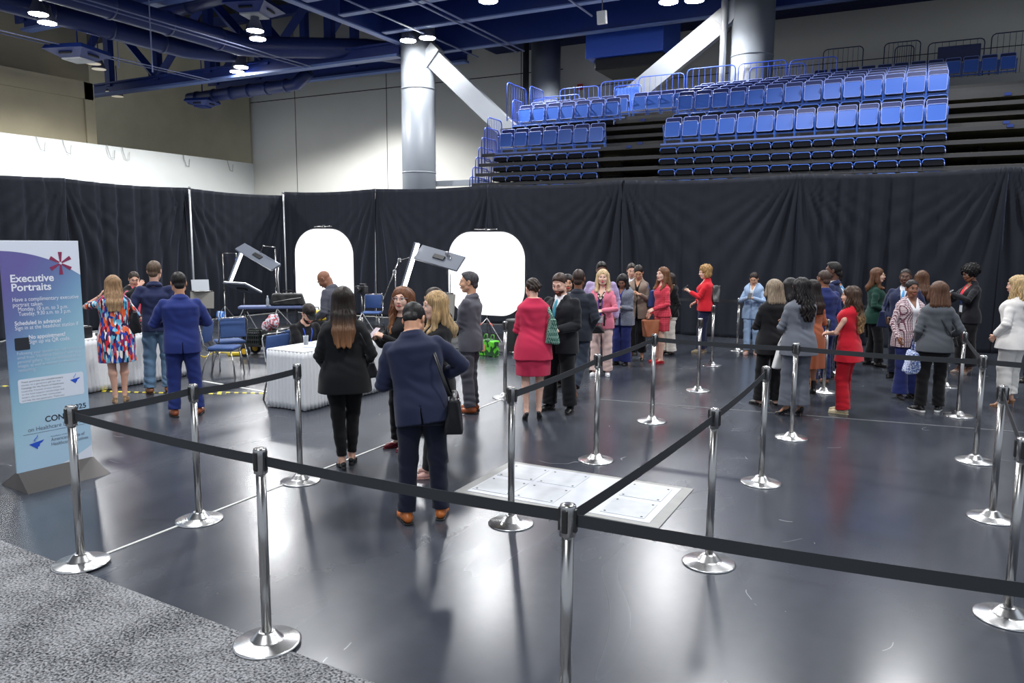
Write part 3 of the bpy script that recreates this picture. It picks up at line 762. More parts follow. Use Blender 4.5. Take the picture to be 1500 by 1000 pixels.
    if watch is not None:
        sh, el, w, q = arms[watch]; fa = (w - el) / np.linalg.norm(w - el); b = MB()
        c0 = w - fa * .02 * s; u_ = Vector(fa).orthogonal().normalized(); vv = Vector(fa).cross(u_)
        b.tube([Vector(c0) + (u_ * cos(a) + vv * sin(a)) * .030 * s for a in [2 * pi * k / 14 for k in range(14)]], .003, 6, closed=True)
        b.build('watch', BLACKPL, root)
    if lanyard:
        col, bl = lanyard[0], (lanyard[1] if len(lanyard) > 1 else .12); b = MB()
        yf = lambda z_: float(np.interp(z_, [c[0] for c in secs], [c[3] + c[1] for c in secs])) * fat ** 1.4 + .03
        for q in (-1, 1): b.tube([J((q * .060, -.035, .525)), J((q * .066, .03, .50)), J((q * .058, yf(.43) * .86, .43)), J((q * .035, yf(.33), .33)), J((q * .006, yf(bl + .06) + .006, bl + .06))], .008 * s, 6, r2=.002)
        lo2 = b.build('lanyard', mat('lanyard_ribbon', srgb(col), .6), root)
        b = MB(); c_ = J((0, yf(bl) + .010, bl)); b.box((0, 0, 0), (.085 * s, .003, .115 * s), Matrix(T[:3, :3].tolist()), bev=.001); bo = b.build('badge', mat('badge_card', (.82, .84, .88), .4), lo2); bo.location = c_
    P['ankles'] = ankles
    return P

def _seclen(secs, z, i): return float(np.interp(z, [c[0] for c in secs], [c[i] for c in secs]))

def top_secs(P, t, hem, flare=.0, waist=.5):
    """cloth sections over the torso; waist 0..1 how far it hangs straight"""
    S = []; B = grow(P['secs'], t, P['fat'])
    chest = max(c[2] for c in B if c[0] > .3); tt = t * .35; B = [c if c[0] < .43 else (c[0], c[1], c[2] - tt, c[3] - tt, c[4] - tt) for c in B]
    for z, cy, w, a, b in B:
        if z < -.05: continue
        if z < .34 and z > -.05: w = w + waist * max(0, min(chest, .30) - w) * .6; a = a + waist * .010; b = b + waist * .012
        S.append((z, cy, w, a, b))
    w0, a0, b0 = S[0][2:]
    if hem < -.05: S = [(hem, 0, w0 + .004 + flare, a0 + .002 + flare, b0 + flare * .9 + .002), ((hem - .02) / 2, 0, w0 + .003 + flare * .5, a0 + .001 + flare * .5, b0 + .002 + flare * .5)] + S
    else: S = [c for c in S if c[0] > hem + .02]; B_ = grow(P['secs'], t, P['fat']); S = [(hem, 0, _seclen(B_, hem, 2) + waist * .012 + flare, _seclen(B_, hem, 3) + waist * .01 + flare, _seclen(B_, hem, 4) + waist * .01 + flare)] + S
    return S

def garment(P, name, mt, S, sleeve=1.0, sr=(.066, .056, .045), vneck=None, vw=.055, neck=.062, openf=0.0, vent=False, lapel=False, wr=1.0, h=None, lapmat=None, collar=False, drape=0.0, neckz=.485, pocket=False, sholder=True, band=False):
    s, T = P['s'], P['T']; h = h or (.0078 if P['det'] < .0066 else .0092)
    v = Vol(P['lo'], P['hi'], h); fem = P['fem']; ff = (.84 if fem else 1.0) * (.45 + .55 * P['fat'])
    z0 = S[0][0]
    # sections scaled in frame T (already carries scale)
    v.loft(T, S, .012, 2.35)
    for i, (sh, el, w, q) in enumerate(P['arms']):
        sl_ = sleeve[i] if isinstance(sleeve, tuple) else sleeve
        if sl_ <= 0: 
            continue
        inn = P['J']((q * .080, -.014, .440)); a, b, c = [r * s * ff for r in sr]
        if sholder: v.cone(inn, sh, a * .66, a * .72, .03)
        if sl_ < .5:
            e2 = sh + (el - sh) * sl_ * 2; v.cone(sh, e2, a, a * .98, .015)
        else:
            v.cone(sh, sh * .65 + el * .35, a * .74, a * .92, .016); v.cone(sh * .65 + el * .35, el, a * .93, b, .016); fr = (sl_ - .5) * 2 * .97; e2 = el + (w - el) * fr
            v.cone(el, e2, b, b + (c - b) * fr, .010)
            d = (w - el) / np.linalg.norm(w - el)
            for j, r_ in ((0, 1), (1, 1)): pass
            v.wrinkle(el, .12 * s, .0042 * wr, 90, (el - sh) / np.linalg.norm(el - sh), i + 1.0)
            v.wrinkle((sh + el) / 2, .12 * s, .003 * wr, 60, (.4, .3, 1), i + 3.0)
    v.wrinkle(P['J']((.06, -.06, .16)), .24 * s, .0045 * wr, 55, (.25, .1, 1), 1.7)
    v.wrinkle(P['J']((-.1, -.1, .33)), .18 * s, .004 * wr, 40, (.8, .1, .6), .4)
    v.wrinkle(P['J']((.1, -.1, .33)), .18 * s, .004 * wr, 40, (-.8, .1, .6), 2.4)
    v.wrinkle(P['J']((0, .1, .1)), .22 * s, .004 * wr, 50, (.5, .1, .9), .9)
    if drape: # vertical folds towards the hem
        B = v._box(v.lo, v.lo + v.h * v.n); sl, X, Y, Z = B; an = np.arctan2(Y - T[1, 3], X - T[0, 3]); zz = T[2, 3] + .1 * s
        fo = np.clip((zz - Z) / (zz - (T[2, 3] + z0 * s) + .01), 0, 1); v.f += (drape * fo * np.sin(an * 9 + 1.3 * np.sin(an * 3))).astype(np.float32)
    else: v.rough(.0016 * wr, 16, z0)
    if band:
        rr = .047 if fem else .056; v.chain([tp(T, (rr * 1.15 * sin(a), -.016 + rr * 1.1 * cos(a), (.532 if fem else .530) - .020 * cos(a))) for a in [radians(75 + 210 * k / 10) for k in range(11)]], [.013 * s] * 11, .012); v.chain([tp(T, (rr * 1.42 * sin(a), -.018 + rr * 1.30 * cos(a), (.508 if fem else .508) - .012 * cos(a))) for a in [radians(80 + 200 * k / 10) for k in range(11)]], [.015 * s] * 11, .02)
    if neck: v.fn(T, (-neck, -.12, neckz), (neck, .12, .62), lambda x, y, z: np.maximum(np.sqrt(x * x + (y + .012) ** 2) - neck, neckz - z) * s, .006, 'sub')
    if vneck is not None:
        zb = vneck; fn_ = lambda x, y, z: np.maximum(np.maximum(np.abs(x) - (.002 + np.clip(z - zb, 0, 1) / (.5 - zb) * vw), .028 - y), zb - z) * s
        v.fn(T, (-.12, .0, zb - .02), (.12, .25, .6), fn_, .004, 'sub')
    if openf > 0:
        zt = vneck if vneck is not None else .48
        v.fn(T, (-.14, .02, z0 - .05), (.14, .25, zt + .02), lambda x, y, z: np.maximum(np.maximum(np.abs(x) - (.003 + np.clip(zt - z, 0, 1) / (zt - z0) * openf), .04 - y), z - zt - .01) * s, .004, 'sub')
    if vent:
        v.fn(T, (-.03, -.3, z0 - .05), (.03, -.05, z0 + .16), lambda x, y, z: np.maximum(np.maximum(np.abs(x) - .0035 - np.clip(z0 + .1 - z, 0, 1) * .05, y + .06), z - z0 - .13) * s, .004, 'sub')
    if pocket:
        for q in (-1, 1): v.fn(T, (q * .12 - .06, .02, -.02), (q * .12 + .06, .2, .03), lambda x, y, z: np.maximum(np.abs(z - .0) - .004, np.abs(x - q * .12) - .06) * s + 0 * y, .002, 'sub') if False else None
    o = link(name, v.mesh(name), mt, P['root'])
    if lapel:
        q2 = Vol(tp(T, (0, 0, .3)) - .36 * s, tp(T, (0, 0, .3)) + .36 * s, .0055); zb = vneck
        TB = table(S)
        def ys(x, z):
            i = np.interp(z, TB[:, 0], np.arange(len(TB))); r = [np.interp(i, np.arange(len(TB)), TB[:, j]) for j in range(5)]
            return r[1] + r[3] * max(0.05, (1 - min(.98, abs(x) / r[2]) ** 2.35)) ** (1 / 2.35)
        for q in (-1, 1):
            pts = []
            for z in (zb, zb + (.5 - zb) * .33, zb + (.5 - zb) * .66, .47):
                x = .010 + (z - zb) / (.5 - zb) * vw + (.5 - abs((z - zb) / (.5 - zb) - .6)) * .022; pts.append(tp(T, (q * x, ys(x, z) + .0, z)))
            pts.append(tp(T, (q * .062, -.01, .512)))
            n_ = T[:3, :3] @ np.array([q * .35, 1, 0.1]); q2.chain(pts, [.006 * s, .019 * s, .026 * s, .020 * s, .014 * s], .01, (n_, 2.6))
        q2.chain([tp(T, (.062, -.01, .512)), tp(T, (.04, -.06, .520)), tp(T, (-.04, -.06, .520)), tp(T, (-.062, -.01, .512))], [.014 * s] * 4, .01)
        link('lapel', q2.mesh('lapel'), lapmat or mt, o)
    if collar:
        q3 = Vol(tp(T, (0, 0, .5)) - .16 * s, tp(T, (0, 0, .5)) + .16 * s, .005)
        col_m = collar if not isinstance(collar, bool) else mt
        rr = .058 if not fem else .050; pts = [tp(T, (rr * sin(a), -.014 + rr * cos(a), (.522 if not fem else .512) + .026 * (1 - cos(a)) / 2)) for a in [radians(20 + 320 * k / 12) for k in range(13)]]
        q3.chain(pts, [.013 * s] * 13, .006); q3.chain([pts[0], tp(T, (.028, .075, .478))], [.012 * s, .006 * s], .006); q3.chain([pts[-1], tp(T, (-.028, .075, .478))], [.012 * s, .006 * s], .006)
        link('collar', q3.mesh('collar'), col_m, o)
    return o

def c_jacket(P, col, hem=-.13, pat=None, c2=None, v=.16, sleeve=1.0, openf=.02, vent=None, shirt=(235, 235, 238), tie=None, wr=1.0, flare=.0, waist=.5, name='jacket', lapel=True, collar=True, t=.024, rough=.85, sc=1.0, vw=.055, shirtpat=None, sr=(.068, .058, .047)):
    m_ = cloth(col, pat, c2, rough, sc)
    if shirt:
        sm = cloth(shirt, shirtpat[0] if shirtpat else None, shirtpat[1] if shirtpat else None)
        S = grow([c for c in P['secs'] if c[0] > -.06], .010, P['fat'])
        garment(P, 'shirt', sm, S, sleeve=.97 if sleeve == 1.0 else .4, sr=(.052, .046, .0335), vneck=None if collar else .36, vw=.06, neck=.055 if collar else .07, neckz=.50 if collar else .47, collar=sm if collar else False, wr=.3)
    garment(P, name, m_, top_secs(P, t, hem, flare, waist), sleeve=sleeve, sr=sr, vneck=v, vw=vw, band=True, neck=0, openf=openf, vent=(not P['fem']) if vent is None else vent, lapel=lapel, wr=wr)
    if tie:
        b = MB(); J = P['J']; y = lambda z: _seclen(P['secs'], z, 3) * P['fat'] ** 1.4 + _seclen(P['secs'], z, 1) + .016
        b.tube([J((0, y(.47) + .004, .485)), J((0, y(.45) + .012, .455)), J((0, y(.36) + .008, .36)), J((0, y(.2) + .006, .17))], [.010, .017, .022, .026], 8, r2=.005)
        b.build('tie', cloth(tie), P['root'], True)

def c_top(P, col, hem=-.08, pat=None, c2=None, sleeve=1.0, neck=.075, neckz=.46, vneck=None, wr=1.0, flare=0, waist=.3, name='top', t=.014, sr=(.064, .054, .042), drape=0, openf=0, collar=False, sc=1.0, vw=.05):
    garment(P, name, cloth(col, pat, c2, sc=sc), top_secs(P, t, hem, flare, waist), sleeve=sleeve, sr=sr, vneck=vneck, vw=vw, neck=neck, neckz=neckz, wr=wr, drape=drape, openf=openf, collar=collar)

def c_dress(P, col, hem=-.42, pat=None, c2=None, sleeve=.3, flare=.0, neck=.085, neckz=.45, t=.016, name='dress', drape=.006, waist=.4, sr=(.060, .052, .040), low=None, vneck=None):
    S = top_secs(P, t, -.06, 0, waist); w0, a0, b0 = S[0][2:]; T_ = [(hem, 0, (low or w0) + flare, a0 + flare, b0 + flare * .8), (hem * .5 - .03, 0, w0 + flare * .5 + .004, a0 + flare * .5, b0 + flare * .4)]
    garment(P, name, cloth(col, pat, c2), T_ + S[1:], sleeve=sleeve, sr=sr, neck=neck, neckz=neckz, drape=drape, vneck=vneck)

def c_skirt(P, col, hem=-.42, pat=None, c2=None, flare=.0, name='skirt', drape=.004, t=.012, top=.10):
    S = [c for c in grow(P['secs'], t, P['fat']) if -.05 < c[0] < top]; w0, a0, b0 = S[0][2:]
    S = [(hem, 0, w0 - .012 + flare, a0 - .006 + flare, b0 - .02 + flare), (hem * .5, 0, w0 + flare * .5, a0 + flare * .5, b0 - .004 + flare * .5)] + S + [(top, 0, _seclen(P['secs'], top, 2) * P['fat'] + t, _seclen(P['secs'], top, 3) + t, _seclen(P['secs'], top, 4) + t)]
    v = Vol(P['lo'], P['hi'], .0085); v.loft(P['Tp'], S, .01, 2.2)
    B = v._box(v.lo, v.lo + v.h * v.n); sl, X, Y, Z = B; an = np.arctan2(Y, X); fo = np.clip((P['pz'] - Z) / (-hem * P['s']), 0, 1)
    v.f += (drape * fo * np.sin(an * 8 + np.sin(an * 3))).astype(np.float32); v.wrinkle(P['J']((0, 0, -.05)), .3, .003, 60, (.2, 0, 1))
    link(name, v.mesh(name), cloth(col, pat, c2), P['root'])

def c_trousers(P, col, r=(.098, .078, .074, .078), pat=None, c2=None, to=.96, name='trousers', wr=1.0, top=.10, crease=True, rough=.88):
    """r: thigh, knee, shin, hem radii"""
    s = P['s']; v = Vol(P['lo'], P['hi'], .0080 if P['det'] < .0066 else .0092); f = .5 + .5 * P['fat']
    S = [(-.14, 0, .148, .088, .098)] + [c for c in P['secs'] if -.05 < c[0] < top]; S = grow(S, .011, P['fat']) + [(top, 0, _seclen(P['secs'], top, 2) * P['fat'] + .010, _seclen(P['secs'], top, 3) * P['fat'] + .010, _seclen(P['secs'], top, 4) * P['fat'] + .010)]
    v.loft(P['Tp'], S, .01, 2.3)
    for i, (hj, k_, a_) in enumerate(P['kn']):
        a2 = k_ + (a_ - k_) * to; q = (1, -1)[i]; a, b, c, d = [x * s * f for x in r]
        m1 = hj + (k_ - hj) * .5; m2 = k_ + (a2 - k_) * .55
        fl = ((1, 0, 0), 1.04)
        v.cone(hj, m1, a, (a * .55 + b * .45), .020, fl); v.cone(m1, k_, (a * .55 + b * .45), b, .02, fl); v.cone(k_, m2, b, c, .02, fl); v.cone(m2, a2, c, d, .02, fl)
        v.wrinkle(k_ + np.array([0, -.04, -.02]), .15 * s, .0035 * wr, 55, (.3, .2, 1), i * 2.)
        v.wrinkle(a2 + np.array([0, 0, .06]), .13 * s, .005 * wr, 70, (.35, -.2, 1), i + .5)
        v.wrinkle(m1, .2 * s, .004 * wr, 38, (.6, .2, .7), i * 1.3)
        v.wrinkle(hj, .18 * s, .0035 * wr, 60, (.7 * q, .1, .7), i * 1.1)
        # clean hem
        dr = (a2 - k_) / np.linalg.norm(a2 - k_); e = a2 + dr * .012
        z = np.eye(4)
        v.fn(z, a2 - .16, a2 + .16, lambda x, y, w: np.maximum(-((x - e[0]) * dr[0] + (y - e[1]) * dr[1] + (w - e[2]) * dr[2]), np.sqrt((x - e[0]) ** 2 + (y - e[1]) ** 2 + (w - e[2]) ** 2) - .13 * s), .002, 'sub')
    v.rough(.0015, 15)
    link(name, v.mesh(name), cloth(col, pat, c2, rough), P['root'])

def c_tie_belt(P, col):
    b = MB(); S = P['secs']; z = .085; w, a, d = [_seclen(S, z, i) * P['fat'] + .018 for i in (2, 3, 4)]
    b.tube([tp(P['Tp'], (w * cos(t), (a if sin(t) > 0 else d) * sin(t), z)) for t in [2 * pi * k / 28 for k in range(28)]], .016 * P['s'], 6, closed=True, r2=.004)
    b.build('belt', mat('belt_leather', srgb(col), .4), P['root'])

def c_cap(P, col):
    v = Vol(P['hc'] - .2, P['hc'] + .2, .005); H_ = P['Hd']; s = P['s']; e = lambda c, r, k=.006, op='add': v.ell(H_, [a * s for a in c], [a * s for a in r], k, op)
    e((0, -.018, .035), (.090, .108, .092)); v.fn(H_, (-.2, -.2, -.3), (.2, .2, .02), lambda x, y, z: z - (.022 - y * .05) * s + 0 * x, .004, 'sub')
    v.cone(tp(H_, (-.03 * s, .085 * s, .028 * s)), tp(H_, (-.02 * s, .14 * s, .022 * s)), .042 * s, .034 * s, .01, (H_[:3, 2], 7)); v.cone(tp(H_, (.03 * s, .085 * s, .028 * s)), tp(H_, (.02 * s, .14 * s, .022 * s)), .042 * s, .034 * s, .01, (H_[:3, 2], 7))
    o = link('cap', v.mesh('cap'), cloth(col), P['root'])

CLOTHES = dict(jacket=c_jacket, top=c_top, dress=c_dress, skirt=c_skirt, trousers=c_trousers, belt=c_tie_belt, cap=c_cap)
# ------------------------------------------------------------------ the hall
def struct(name, mb, mats, smooth=False):
    o = mb.build(name, mats, None, smooth); o['kind'] = 'structure'; return o

def floor_mat():
    mt, nt, b = nodes('sealed_dark_concrete'); N = nt.nodes.new; L = nt.links.new
    tc = N('ShaderNodeTexCoord')
    n1 = N('ShaderNodeTexNoise'); n1.inputs['Scale'].default_value = .8; n1.inputs['Detail'].default_value = 4; n1.inputs['Roughness'].default_value = .45; n1.inputs['Distortion'].default_value = .6; mp0 = N('ShaderNodeMapping'); mp0.inputs['Scale'].default_value = (1, .35, 1); mp0.inputs['Rotation'].default_value = (0, 0, .5); L(tc.outputs['Object'], mp0.inputs['Vector']); L(mp0.outputs['Vector'], n1.inputs['Vector'])
    n2 = N('ShaderNodeTexNoise'); n2.inputs['Scale'].default_value = 9; n2.inputs['Detail'].default_value = 6; L(tc.outputs['Object'], n2.inputs['Vector'])
    cr = N('ShaderNodeValToRGB'); cr.color_ramp.elements[0].position = .25; cr.color_ramp.elements[0].color = FLOOR_A; cr.color_ramp.elements[1].position = .78; cr.color_ramp.elements[1].color = FLOOR_B
    mx = N('ShaderNodeMath'); mx.operation = 'MULTIPLY_ADD'; mx.inputs[1].default_value = .14; L(n2.outputs['Fac'], mx.inputs[0])
    m2 = N('ShaderNodeMath'); m2.operation = 'MULTIPLY'; m2.inputs[1].default_value = .88; L(n1.outputs['Fac'], m2.inputs[0]); L(m2.outputs[0], mx.inputs[2]); L(mx.outputs[0], cr.inputs['Fac'])
    # scuffs: thin pale scratches
    w = N('ShaderNodeTexVoronoi'); w.feature = 'DISTANCE_TO_EDGE'; w.inputs['Scale'].default_value = .8; mp = N('ShaderNodeMapping'); mp.inputs['Rotation'].default_value = (0, 0, .6)
    n4 = N('ShaderNodeTexNoise'); n4.inputs['Scale'].default_value = 1.3; L(tc.outputs['Object'], n4.inputs['Vector'])
    va = N('ShaderNodeVectorMath'); va.operation = 'ADD'; L(tc.outputs['Object'], va.inputs[0]); L(n4.outputs['Color'], va.inputs[1]); L(va.outputs[0], mp.inputs['Vector']); L(mp.outputs['Vector'], w.inputs['Vector'])
    lt = N('ShaderNodeMath'); lt.operation = 'LESS_THAN'; lt.inputs[1].default_value = .0025; L(w.outputs['Distance'], lt.inputs[0])
    n5 = N('ShaderNodeTexNoise'); n5.inputs['Scale'].default_value = 2.2; L(tc.outputs['Object'], n5.inputs['Vector'])
    gt = N('ShaderNodeMath'); gt.operation = 'GREATER_THAN'; gt.inputs[1].default_value = .64; L(n5.outputs['Fac'], gt.inputs[0])
    mm = N('ShaderNodeMath'); mm.operation = 'MULTIPLY'; L(lt.outputs[0], mm.inputs[0]); L(gt.outputs[0], mm.inputs[1])
    mc = N('ShaderNodeMix'); mc.data_type = 'RGBA'; L(mm.outputs[0], mc.inputs['Factor']); L(cr.outputs['Color'], mc.inputs['A']); mc.inputs['B'].default_value = (.22, .23, .25, 1)
    L(mc.outputs['Result'], b.inputs['Base Color'])
    mr = N('ShaderNodeMapRange'); mr.inputs['From Min'].default_value = .3; mr.inputs['From Max'].default_value = .7; mr.inputs['To Min'].default_value = FLOOR_R[0]; mr.inputs['To Max'].default_value = FLOOR_R[1]
    L(n1.outputs['Fac'], mr.inputs['Value']); L(mr.outputs['Result'], b.inputs['Roughness'])
    b.inputs['Specular IOR Level'].default_value = .5
    bp = N('ShaderNodeBump'); bp.inputs['Strength'].default_value = .035; bp.inputs['Distance'].default_value = .02; n6 = N('ShaderNodeTexNoise'); n6.inputs['Scale'].default_value = 1.6; n6.inputs['Detail'].default_value = 2; L(tc.outputs['Object'], n6.inputs['Vector']); L(n6.outputs['Fac'], bp.inputs['Height']); L(bp.outputs['Normal'], b.inputs['Normal'])
    return mt
FLOOR_A, FLOOR_B, FLOOR_R = (.026, .029, .038, 1), (.060, .067, .084, 1), (.17, .30)
struct('floor', MB().box((-20, 12, -.1), (70, 56, .2)), floor_mat())

def carpet_mat():
    mt, nt, b = nodes('grey_carpet_pile'); N = nt.nodes.new; L = nt.links.new; tc = N('ShaderNodeTexCoord')
    n1 = N('ShaderNodeTexNoise'); n1.inputs['Scale'].default_value = 75; n1.inputs['Detail'].default_value = 3; L(tc.outputs['Object'], n1.inputs['Vector'])
    n2 = N('ShaderNodeTexNoise'); n2.inputs['Scale'].default_value = 3.0; n2.inputs['Detail'].default_value = 4; L(tc.outputs['Object'], n2.inputs['Vector'])
    ad = N('ShaderNodeMath'); ad.operation = 'MULTIPLY_ADD'; ad.inputs[1].default_value = .35; L(n2.outputs['Fac'], ad.inputs[0]); L(n1.outputs['Fac'], ad.inputs[2])
    cr = N('ShaderNodeValToRGB'); cr.color_ramp.elements[0].position = .52; cr.color_ramp.elements[0].color = (.030, .032, .037, 1); cr.color_ramp.elements[1].position = .82; cr.color_ramp.elements[1].color = (.36, .365, .38, 1); L(ad.outputs[0], cr.inputs['Fac'])
    L(cr.outputs['Color'], b.inputs['Base Color']); b.inputs['Roughness'].default_value = .95; b.inputs['Specular IOR Level'].default_value = .1
    bp = N('ShaderNodeBump'); bp.inputs['Strength'].default_value = 1; bp.inputs['Distance'].default_value = .012; L(n1.outputs['Fac'], bp.inputs['Height']); L(bp.outputs['Normal'], b.inputs['Normal'])
    return mt
e0, e1 = G(0, 793), G(540, 1000); d = (e1 - e0).normalized(); a = e0 - d * 3; c = e1 + d * 4
nrm = Vector((d.y, -d.x, 0)); mb = MB(); P4 = [a, c, c + nrm * 6, a + nrm * 6]
mb.add([p + Vector((0, 0, z)) for z in (0.0, .012) for p in P4], [(0, 1, 2, 3), (7, 6, 5, 4), (0, 4, 5, 1), (1, 5, 6, 2), (2, 6, 7, 3), (3, 7, 4, 0)])
tag(mb.build('carpet', carpet_mat()), 'grey flecked carpet covering the near corner of the dark floor', 'carpet')

WALL_W = mat('painted_white_panel', (.70, .72, .70), .7, noise=.05, nscale=.8)
WALL_C = mat('cream_precast_concrete', (.60, .59, .54), .8, noise=.07, nscale=.5, bump=.1, bscale=14)
WALL_G = mat('grey_painted_wall', (.30, .31, .31), .8, noise=.06, nscale=.4)
WALL_T = mat('tan_rough_plaster', (.47, .42, .29), .9, noise=.18, nscale=.7, bump=.4, bscale=9)
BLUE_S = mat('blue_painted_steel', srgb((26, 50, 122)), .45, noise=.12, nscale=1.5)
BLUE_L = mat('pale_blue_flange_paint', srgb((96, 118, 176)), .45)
BLUE_D = mat('dark_blue_deck_paint', srgb((16, 28, 74)), .6)
DARK = mat('near_black_paint', (.012, .013, .018), .8)
GROOVE = mat('dark_panel_joint', (.02, .02, .02), .9)  # dark strips along the joints of the wall panels

mb = MB(); YB = 34.0
mb.box((-5, YB + .2, 7.5), (62, .4, 15.4), mi=0)
for x in (-31.6, -25.2, -17.2, -12.5): mb.box((x, YB - .002, 7.4), (.03, .02, 14.6), mi=1)
mb.box((-25.5, YB - .002, 10.2), (21, .02, .04), mi=1); mb.box((-6, YB - .002, 9.3), (22, .02, .03), mi=1)
struct('wall_back', mb, [WALL_C, GROOVE])
struct('wall_back_left_1', MB().box((-44.1, YB - .02, 7.7), (18.1, .2, 15.4)), WALL_T)  # left stretch of the back wall, in the tan of the side walls
struct('wall_left', MB().box((-35.15, 25.5, 3.35), (.3, 17, 6.7)), WALL_W)
mb = MB(); mb.box((-36.4, 20, 4.85), (.8, 9.4, 9.7)); mb.box((-35.96, 24.5, 4.85), (.12, .5, 9.7)); mb.box((-35.96, 20, 9.3), (.12, 9.4, .8))
struct('wall_plaster', mb, WALL_T)
struct('wall_upper', MB().box((-38, 21, 11), (.5, 9.6, 9)), WALL_T)
struct('ceiling', MB().box((-20, 15, 15.2), (70, 50, .4)), DARK)
# blue metal deck over the seating, with joists across and runners along
mb = MB(); x0, x1 = -18.6, 12.0
mb.box(((x0 + x1) / 2, 24, 11.35), (x1 - x0, 21, .1), mi=1)
for k in range(105): mb.box(((x0 + x1) / 2, 13.6 + k * .2, 11.27), (x1 - x0, .09, .07), mi=1)
struct('ceiling_deck', mb, [BLUE_S, BLUE_D])
def beam(name, p, q, h, w, label, mats=(BLUE_S, BLUE_L), up=None):
    """I-beam from p to q (soffit centre line), depth h, flange w"""
    p, q = Vector(p), Vector(q); d = (q - p); L_ = d.length; d.normalize(); s = d.cross(Vector((0, 0, 1))).normalized(); u = s.cross(d)
    mb = MB()
    def slab(z0, z1, ww, mi):
        vs = [o_ + s * sx * ww / 2 + u * zz for o_ in (p, q) for sx in (-1, 1) for zz in (z0, z1)]
        mb.add(vs, [(0, 1, 3, 2), (4, 6, 7, 5), (0, 4, 5, 1), (2, 3, 7, 6), (0, 2, 6, 4), (1, 5, 7, 3)], mi)
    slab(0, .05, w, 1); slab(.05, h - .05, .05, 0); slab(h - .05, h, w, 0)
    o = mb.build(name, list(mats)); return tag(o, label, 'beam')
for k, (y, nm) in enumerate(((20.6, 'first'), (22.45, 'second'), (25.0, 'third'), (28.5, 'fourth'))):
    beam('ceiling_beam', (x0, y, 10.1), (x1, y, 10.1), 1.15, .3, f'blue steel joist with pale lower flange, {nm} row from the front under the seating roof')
beam('ceiling_beam', (-19.0, 13, 10.1), (-19.0, 26.6, 10.1), 1.15, .32, 'blue steel edge girder running back to the left grey column')
def rod(name, pts, r, mt, label, cat, n=8, group=None):
    o = MB().tube(pts, r, n).build(name, mt, None, True); return tag(o, label, cat, group)
CONDUIT = mat('pale_conduit', srgb((120, 130, 170)), .4)
for i, (x, z, lb) in enumerate(((-17.0, 10.0, 'nearest the left column'), (-15.1, 10.0, 'to the right of the left column'), (-14.8, 10.02, 'close beside its twin'), (-10.4, 9.98, 'above the middle of the seats'))):
    rod('conduit', [(x, 13, z), (x, 29.5 if i != 3 else 26, z)], .035, CONDUIT, f'thin pale conduit under the blue joists, {lb}', 'pipe')
# open trusses on the left
def truss(y, xa, xb, label, zb=9.72, zt=13.6):
    t = empty('roof_truss', (0, 0, 0), label=label, cat='truss')
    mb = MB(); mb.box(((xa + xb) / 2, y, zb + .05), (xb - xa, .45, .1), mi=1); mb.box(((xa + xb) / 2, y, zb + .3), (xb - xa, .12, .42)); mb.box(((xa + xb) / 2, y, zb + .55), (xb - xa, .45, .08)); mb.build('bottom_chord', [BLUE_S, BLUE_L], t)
    MB().box(((xa + xb) / 2, y, zt), (xb - xa, .4, .5)).build('top_chord', BLUE_S, t)
    n = max(1, round((xb - xa) / 3.7)); st = (xb - xa) / n
    for k in range(n + 1):
        xx = xa + k * st
        MB().box((xx, y, (zb + zt) / 2 + .2), (.38, .32, zt - zb - .4)).build('web_post', BLUE_S, t)
        if k < n:
            s_ = 1 if k % 2 else -1
            MB().tube([(xx + st / 2 + s_ * st * .46, y, zb + .6), (xx + st / 2 - s_ * st * .46, y, zt - .1)], .24, 4).build('web_diagonal', BLUE_S, t)
            MB().box((xx + (st * .0 if s_ < 0 else st) * 0 + st * (0 if s_ < 0 else 1), y, zb + .75), (1.3, .10, .7)).build('gusset_plate', BLUE_S, t) if k % 2 == 0 else None
    return t
truss(27, -41.5, -19.3, 'deep blue steel truss with diagonal webs running left from the round column')
truss(20.5, -34, -19.3, 'nearer dark blue truss crossing above the round ducts', 10.9, 14.4)
truss(32.4, -36, -19.3, 'far blue truss close to the cream back wall', 10.6, 14.4)
# ducts
DUCT = mat('blue_painted_duct', srgb((38, 52, 108)), .38, noise=.08, nscale=2)
def duct(pts, r, label, rings=6):
    t = empty('round_duct', (0, 0, 0), label=label, cat='duct')
    MB().tube(pts, r, 20).build('duct_pipe', DUCT, t, True)
    p, q = Vector(pts[0]), Vector(pts[1])
    for k in range(rings):
        c = p.lerp(q, (k + .5) / rings); dd = (q - p).normalized() * .05
        MB().tube([c - dd, c + dd], r + .035, 20).build('joint_collar', DUCT, t, True)
    return t
duct([(-25.6, 10, 10.3), (-25.6, 24.4, 10.3), (-24.9, 25.3, 10.35), (-21.5, 27.6, 10.4), (-20.2, 29.5, 10.4)], .43, 'large blue round duct running back then bending right past the truss')
duct([(-29.2, 10, 10.55), (-29.2, 24.6, 10.55), (-28.4, 25.7, 10.55), (-27.4, 26.3, 10.55)], .38, 'lower blue round duct parallel to the larger duct, on its left')
duct([(-34.5, 29.2, 9.6), (-27.0, 29.2, 9.7), (-26.2, 29.2, 10.2)], .30, 'thin teal blue duct below the far truss')
duct([(-33, 24, 11.8), (-20, 24, 12.6)], .3, 'dark blue cross duct high above the pair of ducts', 4)
for i, x in enumerate((-24.3, -23.9, -30.6, -30.2)):
    rod('cable_run', [(x, 12, 9.75), (x, 27, 9.75)], .025, CONDUIT, ('pale thin wire rail passing in front of the truss, right pair' if i < 2 else 'pale thin wire rail passing beside the left plaster wall') + (', left one' if i % 2 == 0 else ', right one'), 'cable')
for i, p in enumerate(((-29.5, 21.5), (-24.9, 19.5))): rod('hanger_rod', [(p[0], p[1], 8.2 if i else 9.2), (p[0], p[1], 14.8)], .022, CONDUIT, 'thin pale drop rod hanging from the roof ' + ('between the two ducts' if i else 'left of the ducts'), 'rod')
